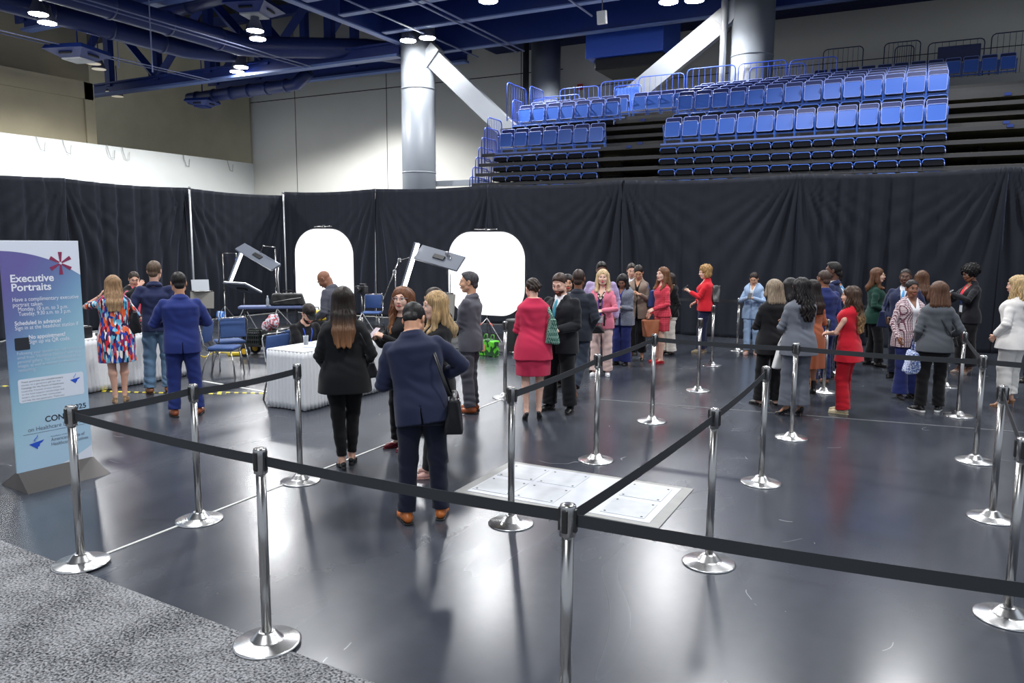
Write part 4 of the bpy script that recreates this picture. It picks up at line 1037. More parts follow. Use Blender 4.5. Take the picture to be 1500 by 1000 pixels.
def diffuser(c, s, label, white=True, rz=.3):
    t = empty('air_diffuser', c, rz, label=label, cat='vent'); mb = MB()
    a, h = s, s * .55
    top = [(-a, -a), (a, -a), (a, a), (-a, a)]; vs = [(x, y, h) for x, y in top] + [(x * 1.12, y * 1.12, h * .6) for x, y in top] + [(x * .55, y * .55, 0) for x, y in top]
    fs = [(0, 3, 2, 1)] + [(i, (i + 1) % 4, (i + 1) % 4 + 4, i + 4) for i in range(4)] + [(i + 4, (i + 1) % 4 + 4, (i + 1) % 4 + 8, i + 8) for i in range(4)] + [(8, 9, 10, 11)]
    mb.add(vs, fs); mb.build('housing', BLUE_S, t)
    MB().box((0, 0, -.03), (a * 1.05, a * 1.05, .06)).build('face_panel', mat('pale_grille', (.55, .57, .6), .5) if white else BLUE_S, t)
    for k in range(4):
        M_ = Matrix.Rotation(pi / 2 * k, 3, 'Z'); MB().box(M_ @ Vector((0, -a * .86, h * .32)), (a * .7, .06, h * .28), M_ @ Matrix.Rotation(-.7, 3, 'X')).build('side_vent', DARK, t)
diffuser((-30.3, 20.3, 9.35), .8, 'blue funnel shaped air diffuser with pale bottom below the left lamps')
diffuser((-22.2, 21.9, 10.45), .75, 'blue air diffuser with pale square face above the middle lamp pair')
diffuser((-33.3, 29.0, 9.1), .6, 'small teal diffuser under the far truss end', False)
for c_, z_ in (((-30.3, 20.3), 9.8), ((-33.3, 29.0), 9.4), ((-22.2, 21.9), 10.8)): rod('hanger_rod', [(c_[0], c_[1], z_ - .1), (c_[0], c_[1], 15.0)], .03, BLUE_S, 'blue drop rod holding the diffuser at ' + {9.8: 'the left lamps', 9.4: 'the far truss end', 10.8: 'the middle lamps'}[z_], 'rod')
# columns and braces
COLM = mat('grey_column_paint', (.20, .22, .25), .38, noise=.05, nscale=1)
def column(c, r, z1, label, ring=True):
    t = empty('round_column', (c[0], c[1], 0), label=label, cat='column')
    MB().tube([(0, 0, 0), (0, 0, z1)], r, 40).build('shaft', COLM, t, True)
    for z in ((4.95, z1 - 2.9) if ring else ()): MB().tube([(0, 0, z), (0, 0, z + .05)], r + .015, 40).build('band', COLM, t, True)
    return t
column((-18.4, 27.0), .70, 11.2, 'thick grey round column at left, lit from above')
column((-5.15, 27.3), .70, 11.2, 'thick grey round column rising behind the blue seats')
column((-15.1, 32.3), .66, 11.4, 'shadowed grey column far back beside a dark pole')
rod('dark_pole', [(-15.6, 31.3, 0), (-15.6, 31.3, 11)], .14, DARK, 'slim black pole just left of the far grey column', 'pole')
rod('vent_pipe', [(-6.0, 26.8, 6), (-6.0, 26.8, 11)], .11, mat('bright_pipe', (.6, .62, .66), .3, .6), 'slim bright pipe running up beside the right round column', 'pipe')
def brace(p, q, label):
    t = empty('diagonal_brace', (0, 0, 0), label=label, cat='brace'); p, q = Vector(p), Vector(q); d = (q - p).normalized(); n = Vector((0, 1, 0)); u = d.cross(n)
    mb = MB(); P_ = [(o_ + u * a * .36 + n * b * .16) for o_ in (p, q) for a in (-1, 1) for b in (-1, 1)]
    mb.add(P_, [(0, 1, 3, 2), (4, 6, 7, 5), (0, 4, 5, 1), (2, 3, 7, 6), (0, 2, 6, 4), (1, 5, 7, 3)]); mb.build('box_beam', mat('silver_brace_paint', (.20, .215, .24), .35), t)
    MB().box(p + d * .3, (.5, .5, .9), Matrix.Rotation(.75, 3, 'Y')).build('end_plate', COLM, t)
brace((-17.9, 26.9, 9.75), (-13.2, 26.9, 5.6), 'silver diagonal brace falling rightwards from the left column')
brace((-5.6, 27.1, 9.9), (-10.3, 27.1, 6.6), 'silver diagonal brace rising to the right column behind seats')
o = MB().box((-17.0, 27.5, 4.55), (3.2, .3, .22)).build('ledge_rail', COLM); tag(o, 'grey horizontal rail on the wall right of the left column', 'rail')
t = empty('air_handler', (-10.5, 30.8, 9.35), label='big blue air handling box hung high behind the seats', cat='air handler')
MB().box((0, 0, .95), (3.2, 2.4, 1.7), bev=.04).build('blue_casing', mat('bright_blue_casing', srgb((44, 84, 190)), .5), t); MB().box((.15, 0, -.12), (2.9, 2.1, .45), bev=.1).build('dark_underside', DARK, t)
for x in (-1.3, 1.3): MB().tube([(x, 0, 1.7), (x, 0, 2.0)], .03).build('hanger', DARKSTEEL, t)
t = empty('floodlight', G(677, 0, 9) * 0 + Vector((-9.6, 24.9, 9.55)), label='small white box floodlight hung under the joists above seats', cat='floodlight')
MB().box((0, 0, 0), (.32, .16, .42), Matrix.Rotation(.2, 3, 'X'), bev=.02).build('body', mat('flood_body', (.7, .7, .7), .4), t); MB().box((0, -.085, 0), (.26, .01, .34)).build('lens', mat('flood_lens', (.8, .8, .78), .2), t); MB().tube([(0, 0, .2), (0, 0, .55)], .02).build('bracket', DARKSTEEL, t)
t = empty('alarm_box', (-14.1, YB - .07, 9.3), label='small red alarm box on the back wall near the far column', cat='alarm'); MB().box((0, 0, 0), (.26, .12, .26), bev=.02).build('box', mat('red_alarm', (.6, .03, .02), .4), t); MB().box((0, -.07, 0), (.12, .02, .12)).build('sounder', DARK, t)
# ---- high-bay lamps
def hibay(p, label, on=True):
    t = empty('ceiling_lamp', p, label=label, cat='ceiling lamp', group='round high bay lamps under the roof')
    MB().lathe([(.14, .62), (.16, .40), (.30, .05), (.33, .0), (.31, .0)], n=24).build('housing', mat('lamp_housing', (.10, .11, .16), .4), t, True)
    MB().lathe([(.295, .0), (.30, -.02), (.15, -.035)], n=24).build('lens', LENS_ON if on else LENS_OFF, t, True)
    MB().tube([(0, 0, .6), (0, 0, 1.6)], .025).build('stem', BLUE_S, t)
LENS_ON = mat('lit_lamp_lens', (1, 1, 1), .4, emis=(1, .98, .95, 110)); LENS_OFF = mat('dim_lamp_lens', (.6, .58, .5), .4, emis=(1, .9, .7, .35))
LAMPS = [((-27.4, 17.0), 'left lamp of the pair at the top left corner', 1), ((-28.2, 17.8), 'lower lamp of the pair at the top left corner', 1), ((-22.2, 21.9), 'upper lamp of the pair below the pale diffuser', 1), ((-23.0, 22.8), 'lower lamp of the pair below the pale diffuser', 1),
         ((-27.3, 26.0), 'upper lamp of the far pair in front of the truss', 1), ((-28.2, 26.6), 'lower lamp of the far pair in front of the truss', 1), ((-17.9, 25.6), 'left lamp of the pair above the left column', 1), ((-17.0, 25.6), 'right lamp of the pair above the left column', 1),
         ((-12.7, 22.7), 'single lamp at the top edge right of the column', 1), ((-7.5, 25.4), 'left lamp of the pair near the right column', 1), ((-6.7, 25.6), 'right lamp of the pair near the right column', 1),
         ((-32.7, 22.6), 'dim lamp beside the tan wall, upper of its pair', 0), ((-33.5, 23.4), 'dim lamp beside the tan wall, lower of its pair', 0), ((-38.0, 27.2), 'dim far lamp near the truss end, upper of its pair', 0), ((-38.8, 28.1), 'dim far lamp near the truss end, lower of its pair', 0)]
for (x, y), lb, on in LAMPS: hibay((x, y, 9.9), 'round high bay ceiling lamp, ' + lb, on)
# ---- pipe and drape
def drape_mat():
    mt, nt, b = nodes('black_drape_cloth'); b.inputs['Base Color'].default_value = (.014, .016, .024, 1); b.inputs['Roughness'].default_value = .78; b.inputs['Specular IOR Level'].default_value = .25; b.inputs['Sheen Weight'].default_value = .18; b.inputs['Sheen Roughness'].default_value = .4; b.inputs['Sheen Tint'].default_value = (.6, .7, 1, 1)
    return mt
DRAPE = drape_mat(); POLE_W = mat('white_pole', (.7, .72, .74), .3, .4)
def drape(p, q, label, seed, h=3.58, sag=.05, gl=1, gr=1):
    """one cloth panel from p to q on the floor, gathered at both ends"""
    rnd = random.Random(seed); p, q = Vector(p), Vector(q); L_ = (q - p).length; d = (q - p).normalized(); n = Vector((-d.y, d.x, 0)); nx, nz = int(L_ / .035), 34
    ph = [rnd.uniform(0, 6.28) for _ in range(8)]; P_ = []
    for j in range(nz + 1):
        v = j / nz; z = h * v; row = []
        for i in range(nx + 1):
            u = i / nx; x = u * L_
            am = (.030 + .045 * (1 - v)) * (.75 + .5 * sin(x * .9 + ph[0]))
            xx = x + .10 * sin(x * 1.7 + ph[6]) + (1 - v) * .06 * sin(x * 2.3 + ph[1])
            y = am * sin(xx * 15 + 2.2 * sin(x * 1.1 + ph[1]) + ph[2]) + .35 * am * sin(xx * 31 + ph[3] + v * .6) + .05 * sin(x * 1.3 + ph[4]) * (1 - v * .5)
            for e, gg in ((x, gl), (L_ - x, gr)):   # fan of folds falling from the gathered corner
                if gg:
                    r_ = hypot(e, (1 - v) * h * .42 + .05); w = math.exp(-e / .75) * min(1, (1 - v) * 3 + .25)
                    y = y * (1 - w * .7) + w * .07 * sin(atan2(e, (1 - v) * h + .25) * 34 + ph[5])
            top = sag * sin(pi * u) if v > .0 else 0
            row.append(p + d * x + n * y + Vector((0, 0, max(.012, z - top * v ** 3))))
        P_.append(row)
    o = MB().grid(P_).build('drape', DRAPE, None, True); md = o.modifiers.new('thickness', 'SOLIDIFY'); md.thickness = .006
    tag(o, label, 'drape', 'black drape panels around the portrait area'); return o
YC = 17.4; XL = -16.75
xs = [XL, -13.32, -9.73, -6.15, -2.2, 1.54, 5.4]
nm = ['right of the drape corner, behind the oval backdrop', 'between the two white backdrops', 'right of the wide white backdrop', 'behind the women in red jacket and light blue suit', 'behind the green cardigan woman and right queue', 'at the right edge of the photo']
for k in range(6): drape((xs[k] - .02, YC + .03 * (k % 2), 0), (xs[k + 1] + .02, YC + .03 * (k % 2), 0), 'tall black pleated drape panel ' + nm[k], 10 + k, gl=k > 0)
ys = [YC, 13.9, 10.7, 7.3, 4.0]
nm = ['between the white pole and the drape corner', 'left of the white pole, behind the navy suits', 'behind the executive portraits sign', 'at the far left behind the sign']
for k in range(3): drape((XL - .04 * (k % 2), ys[k] + .05, 0), (XL - .04 * (k % 2), ys[k + 1] - .05, 0), 'tall black pleated drape panel ' + nm[k], 30 + k, h=3.48)
def pole(x, y, h, label, mt=POLE_W):
    t = empty('drape_pole', (x, y, 0), label=label, cat='pole'); MB().tube([(0, 0, .012), (0, 0, h)], .024, 10).build('upright', mt, t, True); MB().box((0, 0, .006), (.45, .45, .010), bev=.003).build('base_plate', DARKSTEEL, t); MB().lathe([(.03, h - .05), (.034, h), (.01, h + .03)], n=10).build('cap', DARKSTEEL, t, True)
pole(XL + .16, 13.9, 3.48, 'white upright drape pole left of the corner'); pole(XL + .22, YC - .22, 3.54, 'white upright drape pole standing in the drape corner')
for x, lb in ((-9.85, 'left of the wide backdrop'), (-2.0, 'behind the blue suit woman')): rod('drape_crossbar', [(x - 3.7, YC + .12, 3.50), (x + 3.7, YC + .12, 3.50)], .018, DARKSTEEL, 'thin steel bar carrying the drapes along their top, ' + lb, 'rail')
# white wall clips
for i, (y, ) in enumerate(((21.2,), (22.4,), (24.6,), (25.4,), (29.0,), (32.0,))):
    o = MB().tube([(-34.95, y, 6.72), (-34.9, y, 6.5), (-34.9, y + .12, 6.15), (-34.9, y + .3, 6.1), (-34.9, y + .35, 6.5)], .018, 6).build('cable_loop', mat('grey_cable', (.35, .35, .35), .5), None, True)
    tag(o, ('first', 'second', 'third', 'fourth', 'fifth', 'last')[i] + ' small loop of cable from the left, hanging over the white wall edge', 'cable')
# ------------------------------------------------------------------ telescopic seating
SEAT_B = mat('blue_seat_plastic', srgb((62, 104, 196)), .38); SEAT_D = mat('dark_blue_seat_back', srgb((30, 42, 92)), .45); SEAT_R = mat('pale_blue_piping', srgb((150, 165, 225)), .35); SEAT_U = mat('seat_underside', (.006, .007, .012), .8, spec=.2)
RAIL_B = mat('blue_rail_paint', srgb((58, 88, 190)), .35)
PITCH_S = .512; Z0 = 4.95; RISE = .238
def make_seat():
    t = empty('arena_seat')
    tilt = Matrix.Rotation(-.10, 3, 'X')
    def panel(w, h, dpt, c, r=.05):
        P_ = rounded(w, h, r, 4); return MB().prism(P_, -dpt / 2, dpt / 2, lambda v: (tilt @ v) + Vector(c))
    b = panel(.455, .50, .035, (0, .12, .61), .05).build('backrest', SEAT_D, t)
    P_ = rounded(.455, .50, .05, 4); MB().tube([(tilt @ Vector((x, -.019, z))) + Vector((0, .12, .61)) for x, z in P_], .011, 5, closed=True).build('piping', SEAT_R, b, True)
    s = panel(.42, .47, .07, (0, -.02, .465), .045).build('seat_pan', SEAT_B, t); autosmooth(s)
    P_ = rounded(.42, .47, .045, 4); MB().tube([(tilt @ Vector((x, -.037, z))) + Vector((0, -.02, .465)) for x, z in P_], .0085, 5, closed=True).build('piping', SEAT_R, s, True)
    for q in (-1, 1):
        x = q * .246; MB().tube([(x, .16, .0), (x, .13, .30), (x, .11, .52), (x, .05, .60), (x, -.10, .60), (x, -.13, .57), (x, -.06, .36), (x, .02, .10), (x, .02, .0)], .013, 5).build('side_frame', SEAT_B, t, True)
    MB().box((0, .07, .17), (.50, .05, .05), bev=.01).build('beam', SEAT_B, t)
    for ch in list(t.children): ch.scale = (1, 1, .885)
    return t
def make_folded():
    t = empty('folded_seat'); P_ = []
    mb = MB(); prof = rounded(.47, .12, .055, 4, 0, .08)
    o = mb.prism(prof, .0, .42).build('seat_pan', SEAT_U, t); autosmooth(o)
    pts = [(x, -.004, z) for x, z in rounded(.475, .15, .065, 5, 0, .10) if z > .08]; pts.sort(key=lambda p: -p[0])
    MB().tube([(x, y, z - .012) for x, y, z in pts], .014, 6).build('backrest', SEAT_B, t, True)
    MB().tube([(.245, .0, .0), (.245, -.02, .05), (.235, .0, .09)], .012, 5).build('side_frame', SEAT_R, t, True)
    return t
ORD = ['first', 'second', 'third', 'fourth', 'fifth', 'sixth', 'seventh', 'eighth', 'ninth', 'tenth', 'eleventh', 'twelfth', 'thirteenth', 'fourteenth', 'fifteenth']
_ps, _pf = make_seat(), make_folded(); _us = [True, True]
def put(kind, x, y, z, label, group):
    src = (_ps, _pf)[kind]
    o = src if _us[kind] else copy_tree(src); _us[kind] = False
    o.location = (x, y, z); tag(o, label, 'seat', group)
XA, XB, NA, NB = -11.97, -6.56, 7, 14
ROWY = {1: 22.15, 2: 23.45, 3: 24.3, 4: 25.15, 5: 26.0}; ROWZ = {1: Z0, 2: Z0 + 4 * RISE, 3: Z0 + 4 * RISE + .235, 4: Z0 + 4 * RISE + .47, 5: Z0 + 4 * RISE + .70}
RN = {1: 'lowest upright row', 2: 'second upright row', 3: 'third upright row', 4: 'fourth upright row', 5: 'top upright row'}
for r in (1, 2, 3, 4, 5):
    for bl, (xa, n) in enumerate(((XA, NA), (XB, NB))):
        if bl == 0 and r > 3: continue
        for k in range(n): put(0, xa + (k + .5) * PITCH_S, ROWY[r], ROWZ[r], f'tipped-up blue arena seat, {ORD[k]} from left in the {RN[r]} of the {("left", "right")[bl]} block', f'blue seats in the {RN[r]}')
for k in range(4): put(0, -8.20 + (k + .5) * .44, ROWY[3] - .1, ROWZ[3], f'tipped-up blue arena seat, {ORD[k]} from left in the short row between the blocks', 'blue seats bridging the aisle')
for r, (z, y) in enumerate(((Z0 + 3 * RISE + .09, 22.98), (Z0 - .31, 21.74), (Z0 - .62, 21.69), (Z0 - .93, 21.64), (Z0 - 1.24, 21.59))):
    rn = ('between the upright rows', 'in the first closed row', 'in the second closed row', 'in the third closed row', 'in the bottom closed row')[r]
    for bl, (xa, n) in enumerate(((XA, NA), (XB, NB))):
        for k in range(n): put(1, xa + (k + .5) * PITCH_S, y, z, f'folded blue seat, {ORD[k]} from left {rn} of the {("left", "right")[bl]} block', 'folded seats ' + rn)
for k in range(12): put(0, -3.35 + k * .53, 31.0, 7.72, f'shadowed blue seat of the far upper tier, {ORD[k]} from its left end', 'far upper tier seats')
DECKM = mat('dark_deck_nosing', (.040, .040, .044), .5, noise=.1); DECKT = mat('tan_plywood_deck', (.38, .35, .26), .7, noise=.1); DECKB = mat('pale_blue_tread', srgb((105, 125, 190)), .5)
tr = empty('telescopic_bleacher', (0, 0, 0), label='dark stacked telescopic bleacher platforms carrying the blue seats', cat='bleacher')
X0, X1 = -12.45, 5.6
lv = [(Z0 - .31 * k, 21.86 - .05 * k, 0) for k in range(1, 14)] + [(Z0, 21.85, 1), (Z0 + RISE, 22.9, 0), (Z0 + 2 * RISE, 22.95, 0), (Z0 + 3 * RISE, 22.85, 0), (Z0 + 4 * RISE, 23.1, 1), (Z0 + 4 * RISE + .235, 23.95, 1), (Z0 + 4 * RISE + .47, 24.8, 1), (Z0 + 4 * RISE + .70, 25.65, 1)]
for z, y, dk in lv:
    if z < .8: continue
    yb = 26.6 if z > Z0 + .1 else 24.0
    X0 = -12.45 - (max(0, (Z0 - z) / .31) * .10); d_ = MB(); d_.box(((X0 + X1) / 2, y + .02, z - .06), (X1 - X0, .05, .10)); d_.box(((X0 + X1) / 2, (y + yb) / 2 + .03, z - .02), (X1 - X0, yb - y, .03), mi=1)
    o = d_.build('deck_tier', [DECKM, DECKT], tr)
    if dk and z < 6.2:
        for xa, n in ((XA, NA), (XB, NB)): MB().box((xa + n * PITCH_S / 2, y - .008, z - .03), (n * PITCH_S, .02, .05)).build('blue_edge', DECKB, tr)
for x in (-8.1, -6.9, 1.4, 3.0, 4.6):     # struts seen in the aisles
    MB().box((x, 24.6, 2.4), (.08, 3.2, 4.8)).build('support_frame', DARK, tr)
MB().box(((X0 + X1) / 2, 26.7, 3.2), (X1 - X0, .1, 6.2)).build('rear_closure', DARK, tr)
for x in (1.9, 3.1, -7.5):
    for z, y in ((Z0 + .02, 21.83), (Z0 + RISE, 22.86), (Z0 + 4 * RISE, 23.06)): MB().box((x, y - .0, z - .06), (.14, .03, .07)).build('blue_bracket', BLUE_S, tr)
o = MB().box((0.5, 32, 3.8), (9.5, 3.0, 7.8)).build('upper_tier', WALL_G); tag(o, 'grey concrete upper tier carrying the far shadowed seats', 'tier')
def guard(p, q, h, label, tiltv=(0, 0, 0), bars=7, r=.019, mt=RAIL_B, grp='blue guard rails around the seating'):
    t = empty('guard_rail', p, label=label, cat='railing', group=grp); d = Vector(q) - Vector(p); tv = Vector(tiltv); c = .12
    f = lambda u, w: d * u + Vector((0, 0, h * w)) + tv * w
    e = c / max(d.length, .01); MB().tube([f(0, 0), f(0, 1 - c / h), f(e * .3, 1 - .03), f(e, 1), f(1 - e, 1), f(1 - e * .3, .97), f(1, 1 - c / h), f(1, 0)], r, 7).build('frame', mt, t, True)
    for k in range(bars): u = (k + 1) / (bars + 1); MB().tube([f(u, .08), f(u, .985)], .008, 5).build('bar', mt, t)
    MB().tube([f(0, .08), f(1, .08)], .012, 5).build('lower_rail', mt, t)
for k in range(7):       # nested end rails at the left end, one per closed row
    guard((-12.30 - .10 * k, 21.95 - .02 * k, 4.95 - .31 * k), (-12.30 - .10 * k, 22.9, 4.95 - .31 * k), 1.15, f'blue guard rail at the left end of the seats, {ORD[k]} from the top')
guard((-12.15, 23.0, 6.11), (-12.15, 24.4, 6.11), 1.25, 'tall blue end guard rail beside the second upright row'); guard((-12.2, 23.5, 5.6), (-12.2, 24.3, 5.6), 1.3, 'blue end guard rail just behind the tall end rail'); guard((-12.05, 24.5, 6.4), (-12.05, 25.6, 6.4), 1.1, 'blue end guard rail beside the third upright row')
for i, (a_, b_, z, h, y) in enumerate(((-12.9, -11.9, 6.61, .80, 26.5), (-11.8, -10.3, 6.61, 1.1, 26.5), (-10.2, -8.9, 6.61, 1.2, 26.5), (-8.8, -7.2, 6.61, 1.25, 26.5), (-7.1, -5.5, 6.61, 1.35, 26.5), (-5.4, -3.9, 6.61, 1.35, 26.5), (-3.8, -2.4, 6.61, 1.30, 26.5), (-12.4, -10.9, 6.61, .80, 26.2), (-9.6, -8.6, 6.61, .95, 26.2), (-5.0, -3.3, 6.61, 1.15, 26.3))):
    guard((a_, y, z), (b_, y, z), h, f'blue barred guard rail, {ORD[i] if i < 7 else ("lower one at left", "one around the pale panel", "lower one by the column")[i - 7]} along the back of the seats')
t = empty('seat_screen', (-9.5, 26.3, 6.61), label='pale blue flat panel standing among the back guard rails', cat='panel'); MB().box((.35, 0, .45), (.85, .04, .9), bev=.02).build('panel', SEAT_B, t)
RAIL_D = mat('dark_blue_rail_paint', srgb((28, 38, 84)), .4)
for i, (a_, b_, z, h) in enumerate(((-3.35, -2.0, 7.7, 1.6), (-1.3, -.15, 7.7, 1.6), (-.95, -.35, 7.7, 1.45), (.1, 1.8, 7.7, 1.45), (2.0, 3.4, 7.7, 1.55))):
    guard((a_, 31.6, z), (b_, 31.6, z), h, f'dark guard rail on the far upper tier, {ORD[i]} from left', mt=RAIL_D, grp='dark guard rails of the upper tier')
t = empty('rail_panel', (1.05, 31.55, 8.45), label='dark blue solid panel fixed between the upper tier rails', cat='panel'); MB().box((0, 0, .25), (1.3, .04, .55), bev=.02).build('panel', SEAT_D, t)
# ------------------------------------------------------------------ floor marks and box
def strip(name, p, q, w, mt, label, cat='tape', h=.004):
    p, q = Vector(p), Vector(q); d = (q - p).normalized(); n = Vector((-d.y, d.x, 0)) * w / 2; z = Vector((0, 0, h)); P_ = [p - n, q - n, q + n, p + n]
    o = MB().add([v for v in P_] + [v + z for v in P_], [(3, 2, 1, 0), (4, 5, 6, 7), (0, 1, 5, 4), (1, 2, 6, 5), (2, 3, 7, 6), (3, 0, 4, 7)]).build(name, mt); return tag(o, label, cat)
TAPEW = mat('white_floor_paint', (.62, .62, .60), .5)
strip('floor_line', (-4.70, 3.12, .001), (-4.80, 9.6, .001), .022, TAPEW, 'thin white line on the floor running from the near left post', 'line')
strip('floor_line', G(297, 558, .001), G(390, 574, .001), .05, TAPEW, 'white taped floor line beside the hazard tape', 'line')
strip('floor_line', G(880, 585, .001) , G(1500, 633, .001), .012, mat('worn_line', (.25, .25, .26), .5), 'thin pale line crossing the floor under the right queue', 'line')
def hazard():
    mt, nt, b = nodes('black_and_yellow_hazard_tape'); N = nt.nodes.new; L = nt.links.new; tc = N('ShaderNodeTexCoord'); w = N('ShaderNodeTexWave'); w.wave_type = 'BANDS'; w.bands_direction = 'DIAGONAL'; w.inputs['Scale'].default_value = 4; L(tc.outputs['Object'], w.inputs['Vector'])
    cr = N('ShaderNodeValToRGB'); cr.color_ramp.interpolation = 'CONSTANT'; cr.color_ramp.elements[0].color = (.02, .02, .02, 1); cr.color_ramp.elements[1].position = .45; cr.color_ramp.elements[1].color = (.75, .62, .04, 1); L(w.outputs['Fac'], cr.inputs['Fac']); L(cr.outputs['Color'], b.inputs['Base Color']); return mt
HZ = hazard()
for a_, b_, lb in (((0, 565), (180, 574), 'behind the dress woman'), ((180, 574), (330, 577), 'behind the navy suits'), ((300, 574), (388, 576), 'ending at the small table')): strip('hazard_tape', G(*a_, .001), G(*b_, .001), .07, HZ, 'black and yellow striped hazard tape on the floor, part ' + lb)
# utility floor box
bx = empty('floor_box', (-2.42, 5.85, 0), label='large pale metal floor access cover with square lids beside the near posts', cat='floor cover')
MB().box((0, 0, .004), (1.78, 1.04, .010), bev=.003).build('outer_frame', mat('worn_frame', (.30, .30, .29), .5, noise=.15), bx)
MB().box((0, 0, .008), (1.60, .92, .010), bev=.003).build('cover_plate', mat('pale_cover', (.55, .57, .62), .45, noise=.12, nscale=5), bx)
lm = mat('lid_metal', (.50, .52, .55), .5, noise=.15, nscale=9)
for i, x in enumerate((-.60, -.20, .20, .56)):
    for y in (-.22, .22):
        if i == 2: continue
        l_ = MB().box((x, y, .0145), (.36, .36, .004), bev=.001).build('lid', lm, bx)
        for sx in (-1, 1):
            for sy in (-1, 1): MB().lathe([(.010, .0165), (.010, .0175), (.004, .018)], (x + sx * .15, y + sy * .15, 0), 8).build('screw', DARK, l_)
# ------------------------------------------------------------------ queue posts and belts
BELT = mat('black_belt_webbing', (.020, .023, .028), .65); CAPD = mat('post_cap_black', (.02, .02, .02), .3)
def make_post():
    t = empty('stanchion_post')
    MB().lathe([(.172, 0), (.174, .006), (.165, .012), (.088, .022), (.075, .030), (.050, .062), (.040, .068), (.034, .070)], n=40).build('base', mat('polished_base', (.74, .74, .74), .27, 1.0), t, True)
    MB().tube([(0, 0, .06), (0, 0, .94)], .0255, 20).build('tube', CHROME, t, True)
    c = MB().lathe([(.0255, .915), (.034, .92), (.034, 1.040), (.031, 1.048), (.018, 1.052)], n=24).build('belt_head', CHROME, t, True)
    for k in range(4):
        a = pi / 2 * k; MB().box((cos(a) * .033, sin(a) * .033, .985), (.016 if k % 2 == 0 else .026, .026 if k % 2 == 0 else .016, .10), bev=.006).build('belt_slot', CAPD, c)
    return t
POSTS = dict(S1=((-4.68, 2.93), 'standing at the corner where the carpet starts, left of all'), S2=((-4.67, 3.86), 'in front of the man in the bright blue suit'), S3=((-2.87, 2.76), 'in the foreground with its base on the carpet edge'), S4=((-4.67, 4.95), 'in front of the small white skirted table'), S5=((-2.55, 4.92), 'at the left side of the pale floor cover'),
    S6=((-1.17, 2.76), 'nearest the camera, its base below the frame'), S7=((-2.6, 6.81), 'behind the pale floor cover'), S8=((-2.61, 8.67), 'beside the woman in red tweed'), S9=((-1.06, 4.9), 'right of the pale floor cover'), S10=((-4.81, 9.08), 'between the grey suit man and the woman in pink'),
    S11=((-2.6, 10.86), 'free standing without belt before the woman in red jacket'), S12=((-2.96, 13.29), 'close beside the woman in the red jacket'), S13=((-1.05, 6.84), 'at the belt end left of the woman in grey suit'), S14=((-1.03, 8.65), 'directly in front of the woman in grey suit'), S15=((-.98, 11.64), 'left of the woman in solid red'),
    S16=((.69, 6.78), 'at the right front, belt falling to the edge'), S17=((.69, 8.56), 'left of the woman in white'), S18=((.65, 10.79), 'just right of the woman in the grey jacket'), S19=((.59, 12.99), 'in front of the woman with red blouse'), S20=((.62, 4.95), 'at the right edge of the photo'),
    S21=((-2.95, 15.46), 'near the back drape left of the light blue suit'), S22=((-1.03, 13.55), 'hidden mostly behind the queue near the tall man'), S23=((.6, 15.4), 'at the back near the right drape'), S24=((2.4, 8.5), 'off to the right behind the woman in white'), S25=((.62, 2.9), 'right of the nearest post, outside the frame'), S26=((-4.9, 15.4), 'at the back behind the red tweed woman'))
_pp = make_post(); PO = {}
for i, (k, (p, lb)) in enumerate(POSTS.items()):
    o = _pp if i == 0 else copy_tree(_pp); o.location = (p[0], p[1], .012 if k in ('S1', 'S3') else 0); o.rotation_euler = (0, 0, 0)
    tag(o, 'polished steel belt barrier post ' + lb, 'barrier post', 'steel queue barrier posts'); PO[k] = o
def belt(a_, b_, sag=.012, z=.985):
    A, B = Vector((*POSTS[a_][0], 0)), Vector((*POSTS[b_][0], 0)); d = (B - A); L_ = d.length; d.normalize(); n = Vector((-d.y, d.x, 0)); P_ = []
    for w in (-.026, .026):
        row = [d * (.034 + (L_ - .068) * t_ / 16) + Vector((0, 0, z + w - sag * 4 * (t_ / 16) * (1 - t_ / 16))) for t_ in range(17)]; P_.append(row)
    o = MB().grid(P_).build('belt', BELT, PO[a_]); md = o.modifiers.new('thickness', 'SOLIDIFY'); md.thickness = .002
for a_, b_ in (('S1', 'S2'), ('S2', 'S4'), ('S1', 'S3'), ('S3', 'S6'), ('S6', 'S25'), ('S5', 'S7'), ('S7', 'S8'), ('S8', 'S14'), ('S14', 'S17'), ('S17', 'S24'), ('S6', 'S9'), ('S9', 'S13'), ('S19', 'S18'), ('S18', 'S17'), ('S16', 'S20'), ('S26', 'S21'), ('S21', 'S23')): belt(a_, b_)
